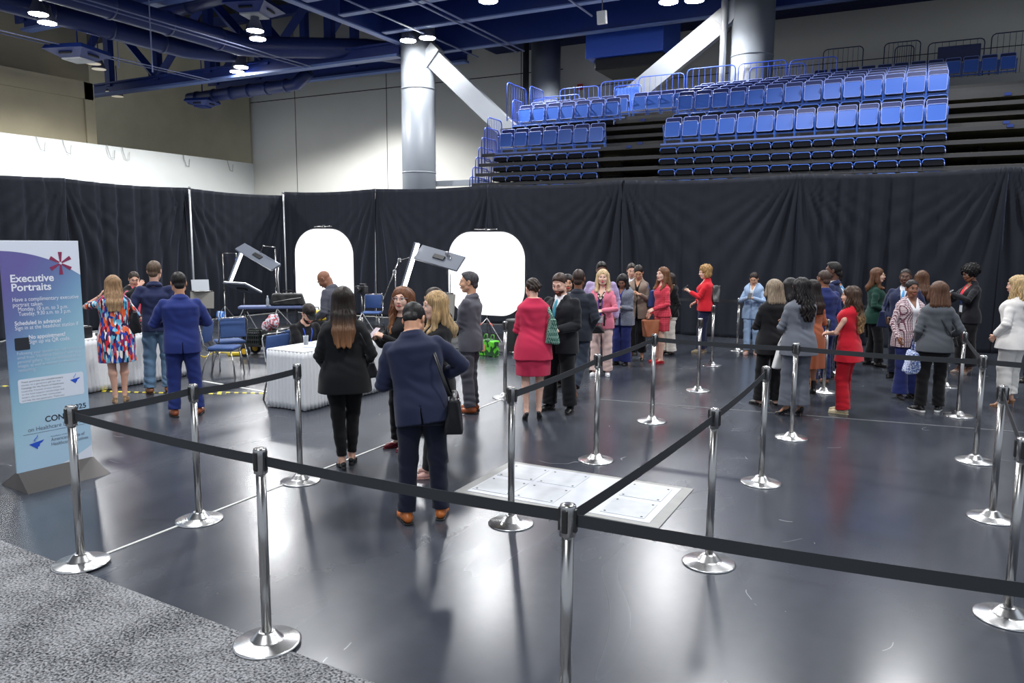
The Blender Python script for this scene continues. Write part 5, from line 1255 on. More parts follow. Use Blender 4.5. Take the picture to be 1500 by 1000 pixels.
# ------------------------------------------------------------------ sign
def sign():
    A, B = Vector((-6.64, 3.655, 0)), Vector((-6.575, 4.29, 0)); d = (B - A); W = d.length; d.normalize(); ang = atan2(d.y, d.x); c = (A + B) / 2
    t = empty('standing_sign', c, ang, label='tall freestanding sign reading Executive Portraits with purple to blue print', cat='sign')
    # local: x along the face (left to right as read), y back, z up ; face looks to -y
    mb = MB(); vs = [(-W / 2 - .03, -.24, 0), (W / 2 + .03, -.24, 0), (W / 2 + .03, .24, 0), (-W / 2 - .03, .24, 0), (-W / 2, -.02, .13), (W / 2, -.02, .13), (W / 2, .03, .13), (-W / 2, .03, .13)]
    mb.add(vs, [(0, 3, 2, 1), (0, 1, 5, 4), (1, 2, 6, 5), (2, 3, 7, 6), (3, 0, 4, 7), (4, 5, 6, 7)]); mb.build('base', mat('grey_sign_base', srgb((88, 84, 82)), .6), t)
    Ht = 1.985; z0 = .115
    mt, nt, b = nodes('printed_sign_face'); N = nt.nodes.new; L = nt.links.new; tc = N('ShaderNodeTexCoord'); sp = N('ShaderNodeSeparateXYZ'); L(tc.outputs['Object'], sp.inputs[0])
    def mth(op, a_, b_=None, c_=None):
        n = N('ShaderNodeMath'); n.operation = op
        for i, v in enumerate((a_, b_, c_)):
            if v is None: continue
            if isinstance(v, (int, float)): n.inputs[i].default_value = v
            else: L(v, n.inputs[i])
        return n.outputs[0]
    X, Z = sp.outputs['X'], sp.outputs['Z']
    g = mth('ADD', mth('MULTIPLY', mth('SUBTRACT', 2.1, Z), .50), mth('MULTIPLY', mth('ADD', X, W / 2), .62))
    cr = N('ShaderNodeValToRGB'); el = cr.color_ramp.elements; el[0].position = .0; el[0].color = srgb((104, 96, 160)) + (1,); el[1].position = 1; el[1].color = srgb((176, 208, 230)) + (1,)
    for p_, c_ in ((.20, (106, 98, 162)), (.38, (104, 118, 170)), (.55, (122, 160, 196)), (.72, (150, 192, 212)), (.88, (168, 204, 222))): e_ = el.new(p_); e_.color = srgb(c_) + (1,)
    L(g, cr.inputs['Fac'])
    def circ(cx, cz, r):   # inside circle
        return mth('LESS_THAN', mth('ADD', mth('POWER', mth('SUBTRACT', X, cx), 2), mth('POWER', mth('SUBTRACT', Z, cz), 2)), r * r)
    ins = circ(-W / 2 - .03, .88, 1.135); ins2 = circ(-W / 2 + .02, 1.32, 1.24)
    low = mth('LESS_THAN', Z, 1.2); k = mth('ADD', mth('MULTIPLY', ins, mth('SUBTRACT', 1, low)), mth('MULTIPLY', ins2, low))
    mx = N('ShaderNodeMix'); mx.data_type = 'RGBA'; L(k, mx.inputs['Factor']); mx.inputs['A'].default_value = srgb((226, 232, 244)) + (1,); L(cr.outputs['Color'], mx.inputs['B']); L(mx.outputs['Result'], b.inputs['Base Color']); b.inputs['Roughness'].default_value = .35
    MB().box((0, .005, z0 + Ht / 2), (W, .016, Ht), bev=.002).build('printed_panel', mt, t)
    yf = -.0045
    INK_W, INK_D, INK_G, INK_B, INK_R = [mat('ink_' + n_, srgb(c_), .5) for n_, c_ in (('white', (238, 240, 250)), ('dark', (34, 38, 52)), ('grey', (110, 120, 136)), ('blue', (40, 84, 200)), ('crimson', (140, 44, 84)))]
    def text(s, u, z, wid, h, mt_, bold=0.0, right=False):
        cu = bpy.data.curves.new('txt', 'FONT'); cu.body = s; cu.size = 1; cu.offset = bold
        ob = bpy.data.objects.new('txt', cu); COL.objects.link(ob); bpy.context.view_layer.update()
        me = bpy.data.meshes.new_from_object(ob.evaluated_get(bpy.context.evaluated_depsgraph_get())); bpy.data.objects.remove(ob)
        co = np.zeros(len(me.vertices) * 3, np.float32); me.vertices.foreach_get('co', co); co = co.reshape(-1, 3); mn, mxx = co[:, 0].min(), co[:, 0].max()
        co[:, 0] = (co[:, 0] - mn) * wid / (mxx - mn) + (-W / 2 + u * W) - (wid if right else 0); zz = co[:, 1] * h / .70 + z; co[:, 1] = yf - .0006; co[:, 2] = zz
        me.vertices.foreach_set('co', co.ravel()); me.update(); me.name = 'lettering'
        o = link('lettering', me, mt_, t); o['label'] = 'printed line ' + s[:24]; return o
    text('Executive', .10, 1.755, .345, .062, INK_W, .022); text('Portraits', .105, 1.680, .315, .062, INK_W, .022)
    text('Have a complimentary executive', .105, 1.592, .54, .034, INK_W); text('portrait taken.', .105, 1.548, .24, .034, INK_W)
    text('Monday, 10 a.m. to 3 p.m.', .165, 1.510, .405, .034, INK_W); text('Tuesday, 9:30 a.m. to 3 p.m.', .165, 1.470, .43, .034, INK_W)
    text('Scheduled in advance?', .11, 1.392, .375, .034, INK_W, .018); text('Sign in at the headshot station if', .11, 1.352, .52, .034, INK_W)
    text('No appointment?', .27, 1.268, .30, .034, INK_W, .018); text('Sign up via QR code.', .27, 1.228, .34, .034, INK_W)
    MB().prism(rounded(.118, .105, .008, 3, -W / 2 + .185 * W, 1.232), yf - .0004, yf).build('blank_square', mat('ink_black_square', srgb((36, 40, 48)), .5), t)
    for i, (s, w_) in enumerate((('Following your session you will receive an', .54), ('email from "Headshot Delivery" with your', .53), ('personal gallery. You can download all the', .53), ('images, as well as request professional', .48), ('retouching.', .14))): text(s, .11, 1.140 - i * .036, w_, .026, mat('ink_soft_white', srgb((206, 220, 236)), .5))
    MB().prism(rounded(.545, .205, .02, 5, .012, .828), yf - .0003, yf).build('white_note_box', mat('ink_note_box', srgb((222, 230, 242)), .5), t)
    yf -= .0003
    for i, s in enumerate(('These portraits are complimentary', 'thanks to a generous gift for the', 'Campaign for the Future of Healthcare', 'Leadership. Proceeds of every donation', 'to the fund support scholarships and', 'leaders who serve their communities', 'and help the next generation. Thank you!')): text(s, .13, .898 - i * .0265, .345 if i % 2 == 0 else .32, .014, INK_D if i in (0, 2) else INK_G)
    def logo(cx, cz, k):
        mb = MB(); mb.prism([(cx - .062 * k, cz + .004 * k), (cx + .062 * k, cz + .026 * k), (cx + .040 * k, cz + .002 * k), (cx + .026 * k, cz - .002 * k), (cx + .020 * k, cz - .026 * k), (cx + .006 * k, cz - .030 * k), (cx + .004 * k, cz - .050 * k)], yf - .0008, yf)
        mb.tube([(cx - .012 * k, yf - .0005, cz + .022 * k), (cx - .020 * k, yf - .0005, cz + .036 * k), (cx - .005 * k, yf - .0005, cz + .050 * k), (cx + .006 * k, yf - .0005, cz + .062 * k), (cx + .010 * k, yf - .0005, cz + .078 * k)], [.008 * k, .010 * k, .009 * k, .006 * k, .001], 5, r2=.0006)
        o = mb.build('lamp_emblem', INK_B, t); o['label'] = 'blue oil lamp emblem'
    logo(-W / 2 + .83 * W, .865, .72); logo(-W / 2 + .27 * W, .355, 1.0)
    yf += .0003
    text('2025', .955, .598, .135, .044, INK_D, .012, True); text('CONGRESS', .955, .530, .355, .050, INK_D, .012, True)
    text('on Healthcare Leadership', .955, .468, .50, .036, INK_G, 0, True)
    MB().box((.01, yf, .448), (.52, .001, .003)).build('rule_line', INK_G, t)
    text('Foundation of the', .455, .388, .14, .012, INK_G); text('AmericanCollege of', .455, .350, .29, .030, INK_G); text('HealthcareExecutives', .455, .308, .32, .030, INK_G)
    mb = MB(); cx, cz = .155, 1.905
    for k in range(6):
        a = radians(90 + 60 * k); d1 = Vector((cos(a), 0, sin(a))); n1 = Vector((-sin(a), 0, cos(a))); p = Vector((cx, 0, cz))
        q4 = [p + d1 * .012 - n1 * .006, p + d1 * .098 - n1 * .017, p + d1 * .098 + n1 * .017, p + d1 * .012 + n1 * .006]
        mb.prism([(v.x, v.z) for v in q4], yf - .0008, yf)
    o = mb.build('asterisk_emblem', INK_R, t); o['label'] = 'crimson six armed asterisk emblem'
sign()
# ------------------------------------------------------------------ skirted tables
def table_(c, lx, ly, rz, label):
    t = empty('skirted_table', (c[0], c[1], 0), rz, label=label, cat='table'); h = .755
    MB().box((0, 0, h - .012), (lx, ly, .024), bev=.008).build('tabletop', mat('table_white_linen', (.78, .78, .78), .7), t)
    # pleated skirt as one closed ribbon
    per = 2 * (lx + ly); n = int(per / .009); rows = []
    def pt(s):
        s %= per
        for L_, dx, dy, nx_, ny_, x0, y0 in ((lx, 1, 0, 0, -1, -lx / 2, -ly / 2), (ly, 0, 1, 1, 0, lx / 2, -ly / 2), (lx, -1, 0, 0, 1, lx / 2, ly / 2), (ly, 0, -1, -1, 0, -lx / 2, ly / 2)):
            if s <= L_: return x0 + dx * s, y0 + dy * s, nx_, ny_, min(s, L_ - s)
            s -= L_
    for j in range(10):
        v = j / 9; row = []
        for i in range(n + 1):
            s = per * i / n; x, y, a_, b_, e = pt(s); am = (.003 + .009 * (1 - v)); o = am * sin(s * 105 + 1.6 * sin(s * 5) + v) + .008 * (1 - v) * sin(s * 17) + (1 - v) * .02
            row.append(Vector((x + a_ * o, y + b_ * o, .015 + (h - .03) * v)))
        rows.append(row)
    o = MB().grid(rows).build('table_skirt', mat('white_satin_skirt', (.72, .73, .75), .42), t, True); md = o.modifiers.new('thickness', 'SOLIDIFY'); md.thickness = .003
    for sx in (-1, 1):
        for sy in (-1, 1): MB().tube([(sx * (lx / 2 - .08), sy * (ly / 2 - .08), 0), (sx * (lx / 2 - .08), sy * (ly / 2 - .08), h - .03)], .014, 8).build('leg', DARKSTEEL, t)
    return t
table_((-10.33, 7.35), .66, 2.0, 0, 'long white skirted table behind the woman in the colourful dress')
table_((-6.88, 8.02), .62, 1.86, 0, 'white pleated skirted table where the man in the cap writes')
TZ = .756
# ------------------------------------------------------------------ blue stacking chairs
PAD = mat('blue_upholstery', srgb((52, 78, 128)), .8, noise=.12, nscale=30)
def make_chair():
    t = empty('stacking_chair')
    MB().box((0, .0, .455), (.43, .42, .05), bev=.022).build('seat', PAD, t, True)
    bt = Matrix.Rotation(-.16, 3, 'X'); MB().box((0, -.235, .70), (.41, .035, .32), bt, bev=.015).build('backrest', PAD, t, True)
    f = lambda x, z: Vector((x, -.225 - (z - .55) * .16 - .01, z))
    MB().tube([(-.22, -.16, .44), f(-.22, .52), f(-.22, .82), f(-.19, .87), f(.19, .87), f(.22, .82), f(.22, .52), (.22, -.16, .44)], .012, 8).build('back_frame', CHROME, t, True)
    for q in (-1, 1):
        MB().tube([(q * .20, .17, .43), (q * .225, .215, .22), (q * .235, .235, .0)], .0115, 8).build('leg', CHROME, t, True)
        MB().tube([(q * .20, -.14, .43), (q * .225, -.23, .22), (q * .235, -.28, .0)], .0115, 8).build('leg', CHROME, t, True)
    MB().tube([(-.2, -.17, .428), (.2, -.17, .428), (.2, .18, .428), (-.2, .18, .428)], .010, 6, closed=True).build('seat_frame', CHROME, t, True)
    return t
_ch = make_chair()
for i, (x, y, a, lb) in enumerate(((-9.99, 9.03, 62, 'blue padded stacking chair turned with its back to the crates'), (-9.45, 8.42, -60, 'blue padded stacking chair partly hidden by the bright blue suit'), (-7.30, 7.62, -90, 'blue padded stacking chair empty at the left of the writing table'), (-7.56, 8.15, -90, 'blue padded stacking chair on which the man in the cap sits'), (-11.2, 14.4, 205, 'blue padded stacking chair alone in front of the oval backdrop'))):
    o = _ch if i == 0 else copy_tree(_ch); o.location = (x, y, 0); o.rotation_euler = (0, 0, radians(a)); tag(o, lb, 'chair', 'blue stacking chairs')
# ------------------------------------------------------------------ portrait studio gear
def Pt(px, py, Y):
    d = _f * FPX + CR * (px - 750) + CU * (500 - py); k = Y / d.y; return Vector((d.x * k, Y, CAM_H + d.z * k))
SHEET = mat('white_backdrop_sheet', (.90, .91, .93), .8)
def backdrop(c, w, h, r, rz, label):
    t = empty('oval_backdrop', (c[0], c[1], 0), radians(rz), label=label, cat='backdrop')
    P_ = rounded(w, h, r, 12, 0, c[2]); o = MB().prism(P_, -.004, .004).build('white_sheet', SHEET, t)
    MB().tube([(x, 0, z) for x, z in P_], .011, 8, closed=True).build('spring_rim', BLACKCL, t, True)
    MB().tube([(0, .06, 0.02), (0, .06, c[2] + h / 2 + .06)], .013, 8).build('support_pole', DARKSTEEL, t, True); z = c[2] + h / 2 + .035
    MB().tube([(-w * .16, .03, z), (w * .14, .03, z + .012)], .012, 8).build('top_bar', CHROME, t, True); MB().box((0, .03, z), (.05, .06, .08), bev=.01).build('clamp', BLACKPL, t)
    for k in range(3):
        a = radians(90 + 120 * k + 15); MB().tube([(0, .06, .5), (cos(a) * .45, .06 + sin(a) * .45, .015)], .009, 6).build('leg', DARKSTEEL, t)
        MB().tube([(cos(a) * .11, .06 + sin(a) * .11, .395), (cos(a) * .16, .06 + sin(a) * .16, .34)], .012, 6).build('leg_clip', mat('orange_clip', srgb((220, 70, 40)), .5), t)
    for s_ in (-1, 1): MB().tube([(s_ * (w / 2 + .005), 0, c[2] + .10), (s_ * (w / 2 + .035), -.01, c[2] + .06), (s_ * (w / 2 + .035), -.01, c[2] - .02), (s_ * (w / 2 + .005), 0, c[2] - .06)], .007, 6).build('grip', BLACKCL, t)
backdrop((-12.35, 14.1, 1.37), 1.62, 2.10, .62, 8, 'tall white oval portrait backdrop behind the bald man')
backdrop((-8.0, 14.2, 1.45), 1.92, 1.78, .58, -2, 'wide white rounded backdrop behind the grey suit man')
LEDE = mat('lit_led_face', (1, 1, 1), .4, emis=(1, 1, 1, 9))
def led_panel(t, p, q, wid, nrm, strength=1):
    """long LED panel from p to q, width along u, glowing towards nrm"""
    p, q = Vector(p), Vector(q); d = (q - p); L_ = d.length; d.normalize(); n = Vector(nrm); n = (n - d * n.dot(d)).normalized(); u = d.cross(n); R_ = Matrix((d, u, n)).transposed(); c = (p + q) / 2
    b_ = MB().box(c - n * .02, (L_, wid, .045), R_, bev=.008).build('panel_housing', mat('led_housing_grey', srgb((92, 98, 110)), .5), t)
    MB().box(c + n * .006, (L_ - .03, wid - .03, .010), R_).build('lit_face', LEDE, b_); MB().box(c - n * .055, (.26, .10, .03), R_, bev=.008).build('driver_box', BLACKPL, b_)
    return c
def lstand(t, x, y, h, r=.5, a0=20):
    MB().tube([(x, y, .25), (x, y, h * .55)], .016, 8).build('lower_tube', CHROME, t, True); MB().tube([(x, y, h * .5), (x, y, h)], .011, 8).build('upper_tube', CHROME, t, True)
    MB().tube([(x, y, h * .53), (x, y, h * .57)], .024, 8).build('clamp_knob', BLACKPL, t)
    for k in range(3): a = radians(a0 + 120 * k); MB().tube([(x, y, .62), (x + cos(a) * r, y + sin(a) * r, .015)], .011, 6).build('leg', DARKSTEEL, t)
t = empty('light_rig', (0, 0, 0), label='left LED light rig with tilted long panel beside the tall backdrop', cat='studio light'); Y = 12.6
led_panel(t, Pt(352, 362, Y), Pt(405, 393, Y - .1), .27, (0.2, .5, -1)); led_panel(t, Pt(356, 366, Y), Pt(338, 412, Y), .12, (1, .2, -.3)); q_ = Pt(403, 365, Y)
led_panel(t, Pt(340, 419, Y - .2), Pt(372, 421, Y - .2), .55, (.1, .45, 1))
lstand(t, q_.x, q_.y, q_.z, a0=50); MB().tube([Pt(403, 362, Y), Pt(385, 360, Y), Pt(381, 370, Y)], .010, 6).build('boom_arm', CHROME, t, True); MB().tube([Pt(408, 392, Y), Pt(407, 405, Y), Pt(409, 430, Y)], .010, 6).build('cable', mat('white_cable', (.6, .6, .6), .5), t, True)
q_ = Pt(357, 430, Y); lstand(t, q_.x, q_.y, q_.z, .35)
t = empty('boom_stand', (0, 0, 0), label='thin black boom stand left of the left LED light rig', cat='light stand'); q_ = Pt(326, 371, Y); lstand(t, q_.x, q_.y, q_.z, .5, 80)
MB().tube([Pt(322, 371, Y), Pt(346, 371, Y), Pt(346, 385, Y)], .008, 6).build('boom_arm', CHROME, t, True); MB().box(Pt(346, 381, Y), (.05, .05, .07), bev=.015).build('blue_clamp', mat('blue_knob', srgb((50, 90, 200)), .4), t)
t = empty('light_rig', (0, 0, 0), label='right LED light rig with vertical glowing strip before the wide backdrop', cat='studio light')
led_panel(t, Pt(612, 356, Y), Pt(592, 421, Y), .13, (1, -.2, -.2)); led_panel(t, Pt(613, 370, Y), Pt(676, 388, Y), .36, (.15, .8, -.75)); q_ = Pt(659, 373, Y); lstand(t, q_.x, q_.y, q_.z, a0=40)
MB().tube([Pt(608, 375, Y), Pt(586, 381, Y), Pt(578, 397, Y)], .010, 6).build('boom_arm', CHROME, t, True); q_ = Pt(579, 395, Y); lstand(t, q_.x, q_.y, q_.z, .5, 10); MB().tube([Pt(584, 382, Y), Pt(558, 448, Y)], .012, 6).build('slanted_tube', CHROME, t, True)
for p_, nn in ((Pt(585, 381, Y), 1), (Pt(578, 398, Y), 2), (Pt(655, 371, Y), 3)): MB().box(p_, (.06, .06, .08), bev=.015).build('clamp', DARKSTEEL, t)
lamp('studio_key', (-12.6, 12.7, 1.85), (-12.4, 14.1, 1.2), 34, .6, color=(1, 1, 1)); lamp('studio_key', (-8.2, 12.9, 1.95), (-8.0, 14.2, 1.4), 34, .6, color=(1, 1, 1)); lamp('studio_fill', (-13.6, 12.9, 1.3), (-12.4, 14.1, 1.2), 12, .4, color=(1, 1, 1)); lamp('studio_fill', (-9.2, 12.9, 1.2), (-8.0, 14.2, 1.2), 12, .4, color=(1, 1, 1))
def board(c, w, h, rz, label, laptop=False, zt=1.30):
    t = empty('monitor_hood', (c[0], c[1], 0), radians(rz), label=label, cat='monitor'); MB().box((0, 0, zt - h / 2), (w, .05, h), Matrix.Rotation(-.1, 3, 'X'), bev=.01).build('back_panel', mat('putty_grey_panel', srgb((150, 146, 138)), .6), t)
    MB().tube([(-.1, 0, .1), (-.1, 0, zt - h)], .014, 8).build('stand_tube', BLACKPL, t)
    MB().tube([(-w / 2, .0, zt + .012), (w / 2, 0, zt + .012)], .012, 6).build('top_edge', CHROME, t)
    for k in range(3): a = radians(40 + 120 * k); MB().tube([(-.1, 0, .5), (-.1 + cos(a) * .35, sin(a) * .35, .012)], .010, 6).build('leg', BLACKPL, t)
    return t
p_ = Pt(296, 437, 9.6); board((p_.x, p_.y), .42, .30, 25, 'putty grey monitor hood on a stand behind the bright blue suit', zt=p_.z + .12)
t = empty('laptop', (p_.x, p_.y, p_.z + .135), radians(60), label='open silver laptop standing on top of the putty grey hood', cat='laptop'); MB().box((0, 0, .0), (.30, .21, .014), bev=.004).build('keyboard_base', CHROME, t); MB().box((0, .11, .10), (.30, .008, .20), Matrix.Rotation(-.2, 3, 'X'), bev=.003).build('screen_lid', mat('laptop_lid', (.55, .57, .6), .35, .6), t)
p_ = Pt(654, 452, 10.6); board((p_.x, p_.y), .36, .60, -20, 'putty grey monitor hood behind the blond woman', zt=p_.z + .25)
p_ = Pt(530, 424, 12.8); t = empty('camera_monitor', (p_.x, p_.y, 0), label='small black camera on a stand right of the tall oval backdrop', cat='camera'); MB().box((0, 0, p_.z), (.24, .14, .16), bev=.015).build('body', BLACKPL, t); MB().tube([(0, -.07, p_.z), (0, -.17, p_.z)], .05, 14).build('lens', BLACKPL, t); MB().box((.03, 0, p_.z + .10), (.12, .10, .05), bev=.01).build('finder', BLACKPL, t); lstand(t, 0, 0, p_.z - .08, .4)
# low blue bench with black bag, water bottle
b0, b1 = Pt(350, 452, 11.4), Pt(443, 446, 12.2); cc = (b0 + b1) / 2; ang = atan2(b1.y - b0.y, b1.x - b0.x); L_ = (b1 - b0).length; hz = .78
t = empty('folding_bench', (cc.x, cc.y, 0), ang, label='long narrow blue-grey folding bench carrying the black gear bag', cat='bench'); MB().box((0, 0, hz - .03), (L_, .34, .06), bev=.02).build('padded_top', mat('bench_blue_grey', srgb((96, 108, 150)), .7), t)
for q in (-1, 1): MB().tube([(q * L_ * .42, -.15, .012), (q * L_ * .40, -.14, hz - .05), (q * L_ * .40, .14, hz - .05), (q * L_ * .42, .15, .012)], .014, 6).build('leg_frame', BLACKPL, t)
t = empty('gear_bag', (cc.x + .26, cc.y + .22, hz + .0), ang, label='black padded gear bag with grey stripes lying on the bench', cat='bag'); v = Vol((-.42, -.24, -.02), (.42, .24, .36), .011); v.fn(np.eye(4), (-.4, -.2, 0), (.4, .2, .3), lambda x, y, z: (np.maximum(np.abs(x) - .33 + z * .25, 0) ** 2 + np.maximum(np.abs(y) - .12, 0) ** 2 + np.maximum(np.abs(z - .13) - .09, 0) ** 2) ** .5 - .03, .01); v.rough(.006, 22)
link('bag_body', v.mesh('bag_body'), mat('black_nylon', (.012, .014, .014), .6), t); MB().tube([(-.28, -.155, .08), (0, -.165, .13), (.28, -.155, .17)], .008, 6).build('zip', mat('grey_zip', (.3, .3, .3), .4), t, True); MB().tube([(-.12, 0, .25), (-.08, 0, .31), (.08, 0, .31), (.12, 0, .25)], .012, 6).build('handle', BLACKCL, t, True)
def bottle(p, label): 
    t = empty('water_bottle', p, label=label, cat='bottle'); MB().lathe([(.03, 0), (.033, .02), (.031, .08), (.033, .14), (.014, .19), (.012, .20)], n=14).build('bottle_body', mat('clear_plastic', (.75, .82, .9), .1, trans=.6), t, True); MB().lathe([(.014, .195), (.014, .22)], n=12).build('cap', WHITEPL, t)
_bp = Pt(392, 440, 11.65); bottle((_bp.x, _bp.y, hz + .0), 'clear water bottle standing on the bench left of the gear bag')
t = empty('striped_cloth', Pt(324, 462, 12.55), label='blue and white striped cord bundle hanging from the boom stand', cat='cord')
for k in range(5): MB().tube([(-.10 + k * .045, 0, .10), (-.115 + k * .045, -.02, 0), (-.08 + k * .045, 0, -.13), (-.06 + k * .045, .02, 0), (-.09 + k * .045, 0, .10)], .016, 6).build('cord_loop', mat(('cord_blue', 'cord_white')[k % 2], srgb(((60, 130, 220), (215, 225, 240))[k % 2]), .6), t, True)
# crates on a cart
t = empty('hand_cart', (-10.55, 10.35, 0), radians(20), label='small hand cart with yellow wheels under the black crates', cat='cart'); MB().box((0, 0, .20), (.78, .40, .025), bev=.006).build('platform', BLACKPL, t)
for k, x in enumerate((-.28, .22)):
    for y in (-.22, .22):
        w_ = empty('wheel', (x, y, .105)); w_.parent = t; R_ = Matrix.Rotation(pi / 2, 3, 'X')
        def lz(prof, n=24):
            mb = MB(); mb.lathe(prof, n=n); mb.v = [tuple(R_ @ Vector(v_)) for v_ in mb.v]; return mb
        lz([(.075, -.025), (.100, -.02), (.105, 0), (.100, .02), (.075, .025)]).build('tyre', BLACKCL, w_, True); lz([(.02, -.03), (.074, -.022), (.074, .022), (.02, .03)]).build('hub', mat('yellow_hub', srgb((214, 170, 40)), .5), w_)
MB().tube([(-.4, -.18, .2), (-.62, -.18, .5), (-.62, .18, .5), (-.4, .18, .2)], .012, 6).build('handle', DARKSTEEL, t, True)
def crate(c, rz, label, z):
    t = empty('plastic_crate', (c[0], c[1], z), rz, label=label, cat='crate'); w, d_, h = .34, .34, .27; mb = MB()
    mb.box((0, 0, .01), (w, d_, .02))
    for s_ in (-1, 1):
        for zz in (.02, .10, .18, .255): mb.box((0, s_ * d_ / 2, zz), (w, .014, .022 if zz < .25 else .035)); mb.box((s_ * w / 2, 0, zz), (.014, d_, .022 if zz < .25 else .035))
        for k in range(8): xx = -w / 2 + (k + .5) * w / 8; mb.box((xx, s_ * d_ / 2, h / 2), (.012, .012, h)); mb.box((s_ * w / 2, xx, h / 2), (.012, .012, h))
    mb.build('crate_shell', mat('black_green_plastic', (.018, .024, .022), .5), t); MB().box((0, 0, .12), (w - .04, d_ - .04, .2)).build('dark_contents', BLACKCL, t); return t
crate((-10.72, 10.28), radians(20), 'black slatted plastic crate on the cart, left one', .213); crate((-10.36, 10.42), radians(20), 'black slatted plastic crate on the cart, right one', .213)
v = Vol((-.3, -.25, -.05), (.35, .25, .4), .011); v.cone((-.10, 0, .06), (.06, 0, .16), .10, .12, .05, ((0, 1, 0), 1.3)).cone((.06, 0, .16), (.13, 0, .26), .12, .04, .05, ((0, 1, 0), 1.4)); v.rough(.012, 34)
o = link('plastic_bag', v.mesh('plastic_bag'), cloth((220, 218, 228), 'blotch', (190, 90, 100), .4, 1.2)); o.location = (-10.42, 10.40, .485); tag(o, 'crumpled white plastic bag with red print on the right crate', 'bag')
t = empty('yellow_case', (-10.15, 11.3, 0), .3, label='yellow tool case with dark lid catches beside the crates', cat='case'); MB().box((0, 0, .30), (.55, .30, .60), bev=.02).build('dark_stool', BLACKCL, t); MB().box((0, 0, .70), (.42, .28, .19), bev=.03).build('case_shell', mat('yellow_plastic', srgb((214, 188, 40)), .45), t)
for x in (-.12, .12): MB().box((x, -.15, .72), (.05, .02, .07), bev=.006).build('catch', BLACKPL, t)
MB().tube([(-.08, 0, .80), (-.07, 0, .85), (.07, 0, .85), (.08, 0, .80)], .012, 6).build('handle', BLACKPL, t, True)
t = empty('blue_coat', (-9.2, 10.3, 0), label='dark blue folded coat heaped on a dark stool behind the writer', cat='coat'); v = Vol((-.4, -.3, -.05), (.4, .3, .8), .013); v.cone((-.16, 0, .50), (.16, 0, .46), .16, .13, .08, ((0, 0, 1), 1.5)); v.rough(.02, 17); link('coat_cloth', v.mesh('coat_cloth'), cloth((34, 48, 110)), t); MB().box((0, 0, .22), (.4, .34, .42), bev=.02).build('stool', BLACKCL, t)
CORD_Y = mat('yellow_cord', srgb((206, 180, 40)), .5)
g0 = [G(*p, .008) for p in ((250, 535), (290, 520), (300, 523), (312, 516), (338, 517), (352, 519))]; rod('extension_cord', g0, .014, CORD_Y, 'yellow extension cord lying on the floor under the blue chairs', 'cord', 6)
o = MB().box(G(345, 518, .035), (.26, .12, .06), Matrix.Rotation(.5, 3, 'Z'), bev=.015).build('power_block', CORD_Y); tag(o, 'yellow power outlet block at the end of the yellow cord', 'power strip')
# green shopping bag and dark case by the wide backdrop
t = empty('green_bag', G(716, 521), -.3, label='lime green printed shopping bag standing on the floor', cat='bag')
v = Vol((-.3, -.2, -.02), (.3, .2, .45), .010); v.fn(np.eye(4), (-.25, -.15, 0), (.25, .15, .36), lambda x, y, z: (np.maximum(np.abs(x) - .16 - z * .06, 0) ** 2 + np.maximum(np.abs(y) - .07, 0) ** 2 + np.maximum(np.abs(z - .16) - .14 + .15 * np.abs(x) * (z > .2), 0) ** 2) ** .5 - .02, .01); v.rough(.010, 24)
link('bag_body', v.mesh('bag_body'), cloth((96, 200, 50), 'blotch', (40, 80, 44), .5, .5), t)
o = MB().prism(rounded(.16, .14, .05, 5, -.06, .16), -.112, -.104).build('printed_patch', mat('food_print', srgb((190, 150, 96)), .6, noise=.4, nscale=22), t)
for x in (-.09, .09): MB().tube([(x - .05, 0, .31), (x - .03, .02, .40), (x + .03, .02, .40), (x + .05, 0, .31)], .009, 6).build('handle', mat('green_webbing', srgb((80, 170, 50)), .6), t, True)
t = empty('equipment_case', G(748, 519), -.4, label='black wheeled equipment case behind the post near the green bag', cat='case'); MB().box((0, .1, .36), (.30, .24, .62), bev=.03).build('shell', BLACKPL, t)
for x in (-.1, .1): MB().tube([(x - .02, .0, .035), (x + .02, .0, .035)], .035, 12).build('wheel', DARKSTEEL, t)
o = MB().box((-6.6, 13.6, .02), (7.6, 2.6, .012)).build('dark_mat', mat('dark_rubber_mat', (.012, .012, .014), .5)); tag(o, 'dark rubber mat laid under the white backdrops', 'mat'); o.location = (-3.6, .6, -.012)
# things on the tables
def on_table(name, x, y, label, cat, **k): return empty(name, (x, y, TZ), k.get('rz', 0), label=label, cat=cat)
t = on_table('drinking_glass', -7.02, 7.62, 'clear plastic cup with dark drink on the writing table', 'cup'); MB().lathe([(.030, 0), (.036, .10), (.038, .12), (.036, .12)], n=18).build('cup_wall', mat('clear_plastic', (.75, .82, .9), .1, trans=.6), t, True); MB().lathe([(.027, .01), (.033, .075)], n=16).build('drink', mat('dark_drink', (.05, .03, .03), .1), t, True)
for i, (x, y, a, c_, lb) in enumerate(((-6.80, 7.55, .3, (200, 206, 226), 'blue and white leaflet lying at the near end of the writing table'), (-6.95, 7.90, -.2, (232, 232, 236), 'white form under the hand of the man in the cap'), (-6.75, 7.98, .1, (214, 205, 70), 'yellow pad lying beside the form on the writing table'), (-6.72, 8.55, .5, (214, 205, 70), 'yellow folder near the far end of the writing table'))):
    o = MB().box((0, 0, .004), (.21, .29, .006)).build('leaflet', mat('paper_' + str(i), srgb(c_), .6, noise=.1, nscale=30)); o.location = (x, y, TZ); o.rotation_euler = (0, 0, a); tag(o, lb, 'paper')
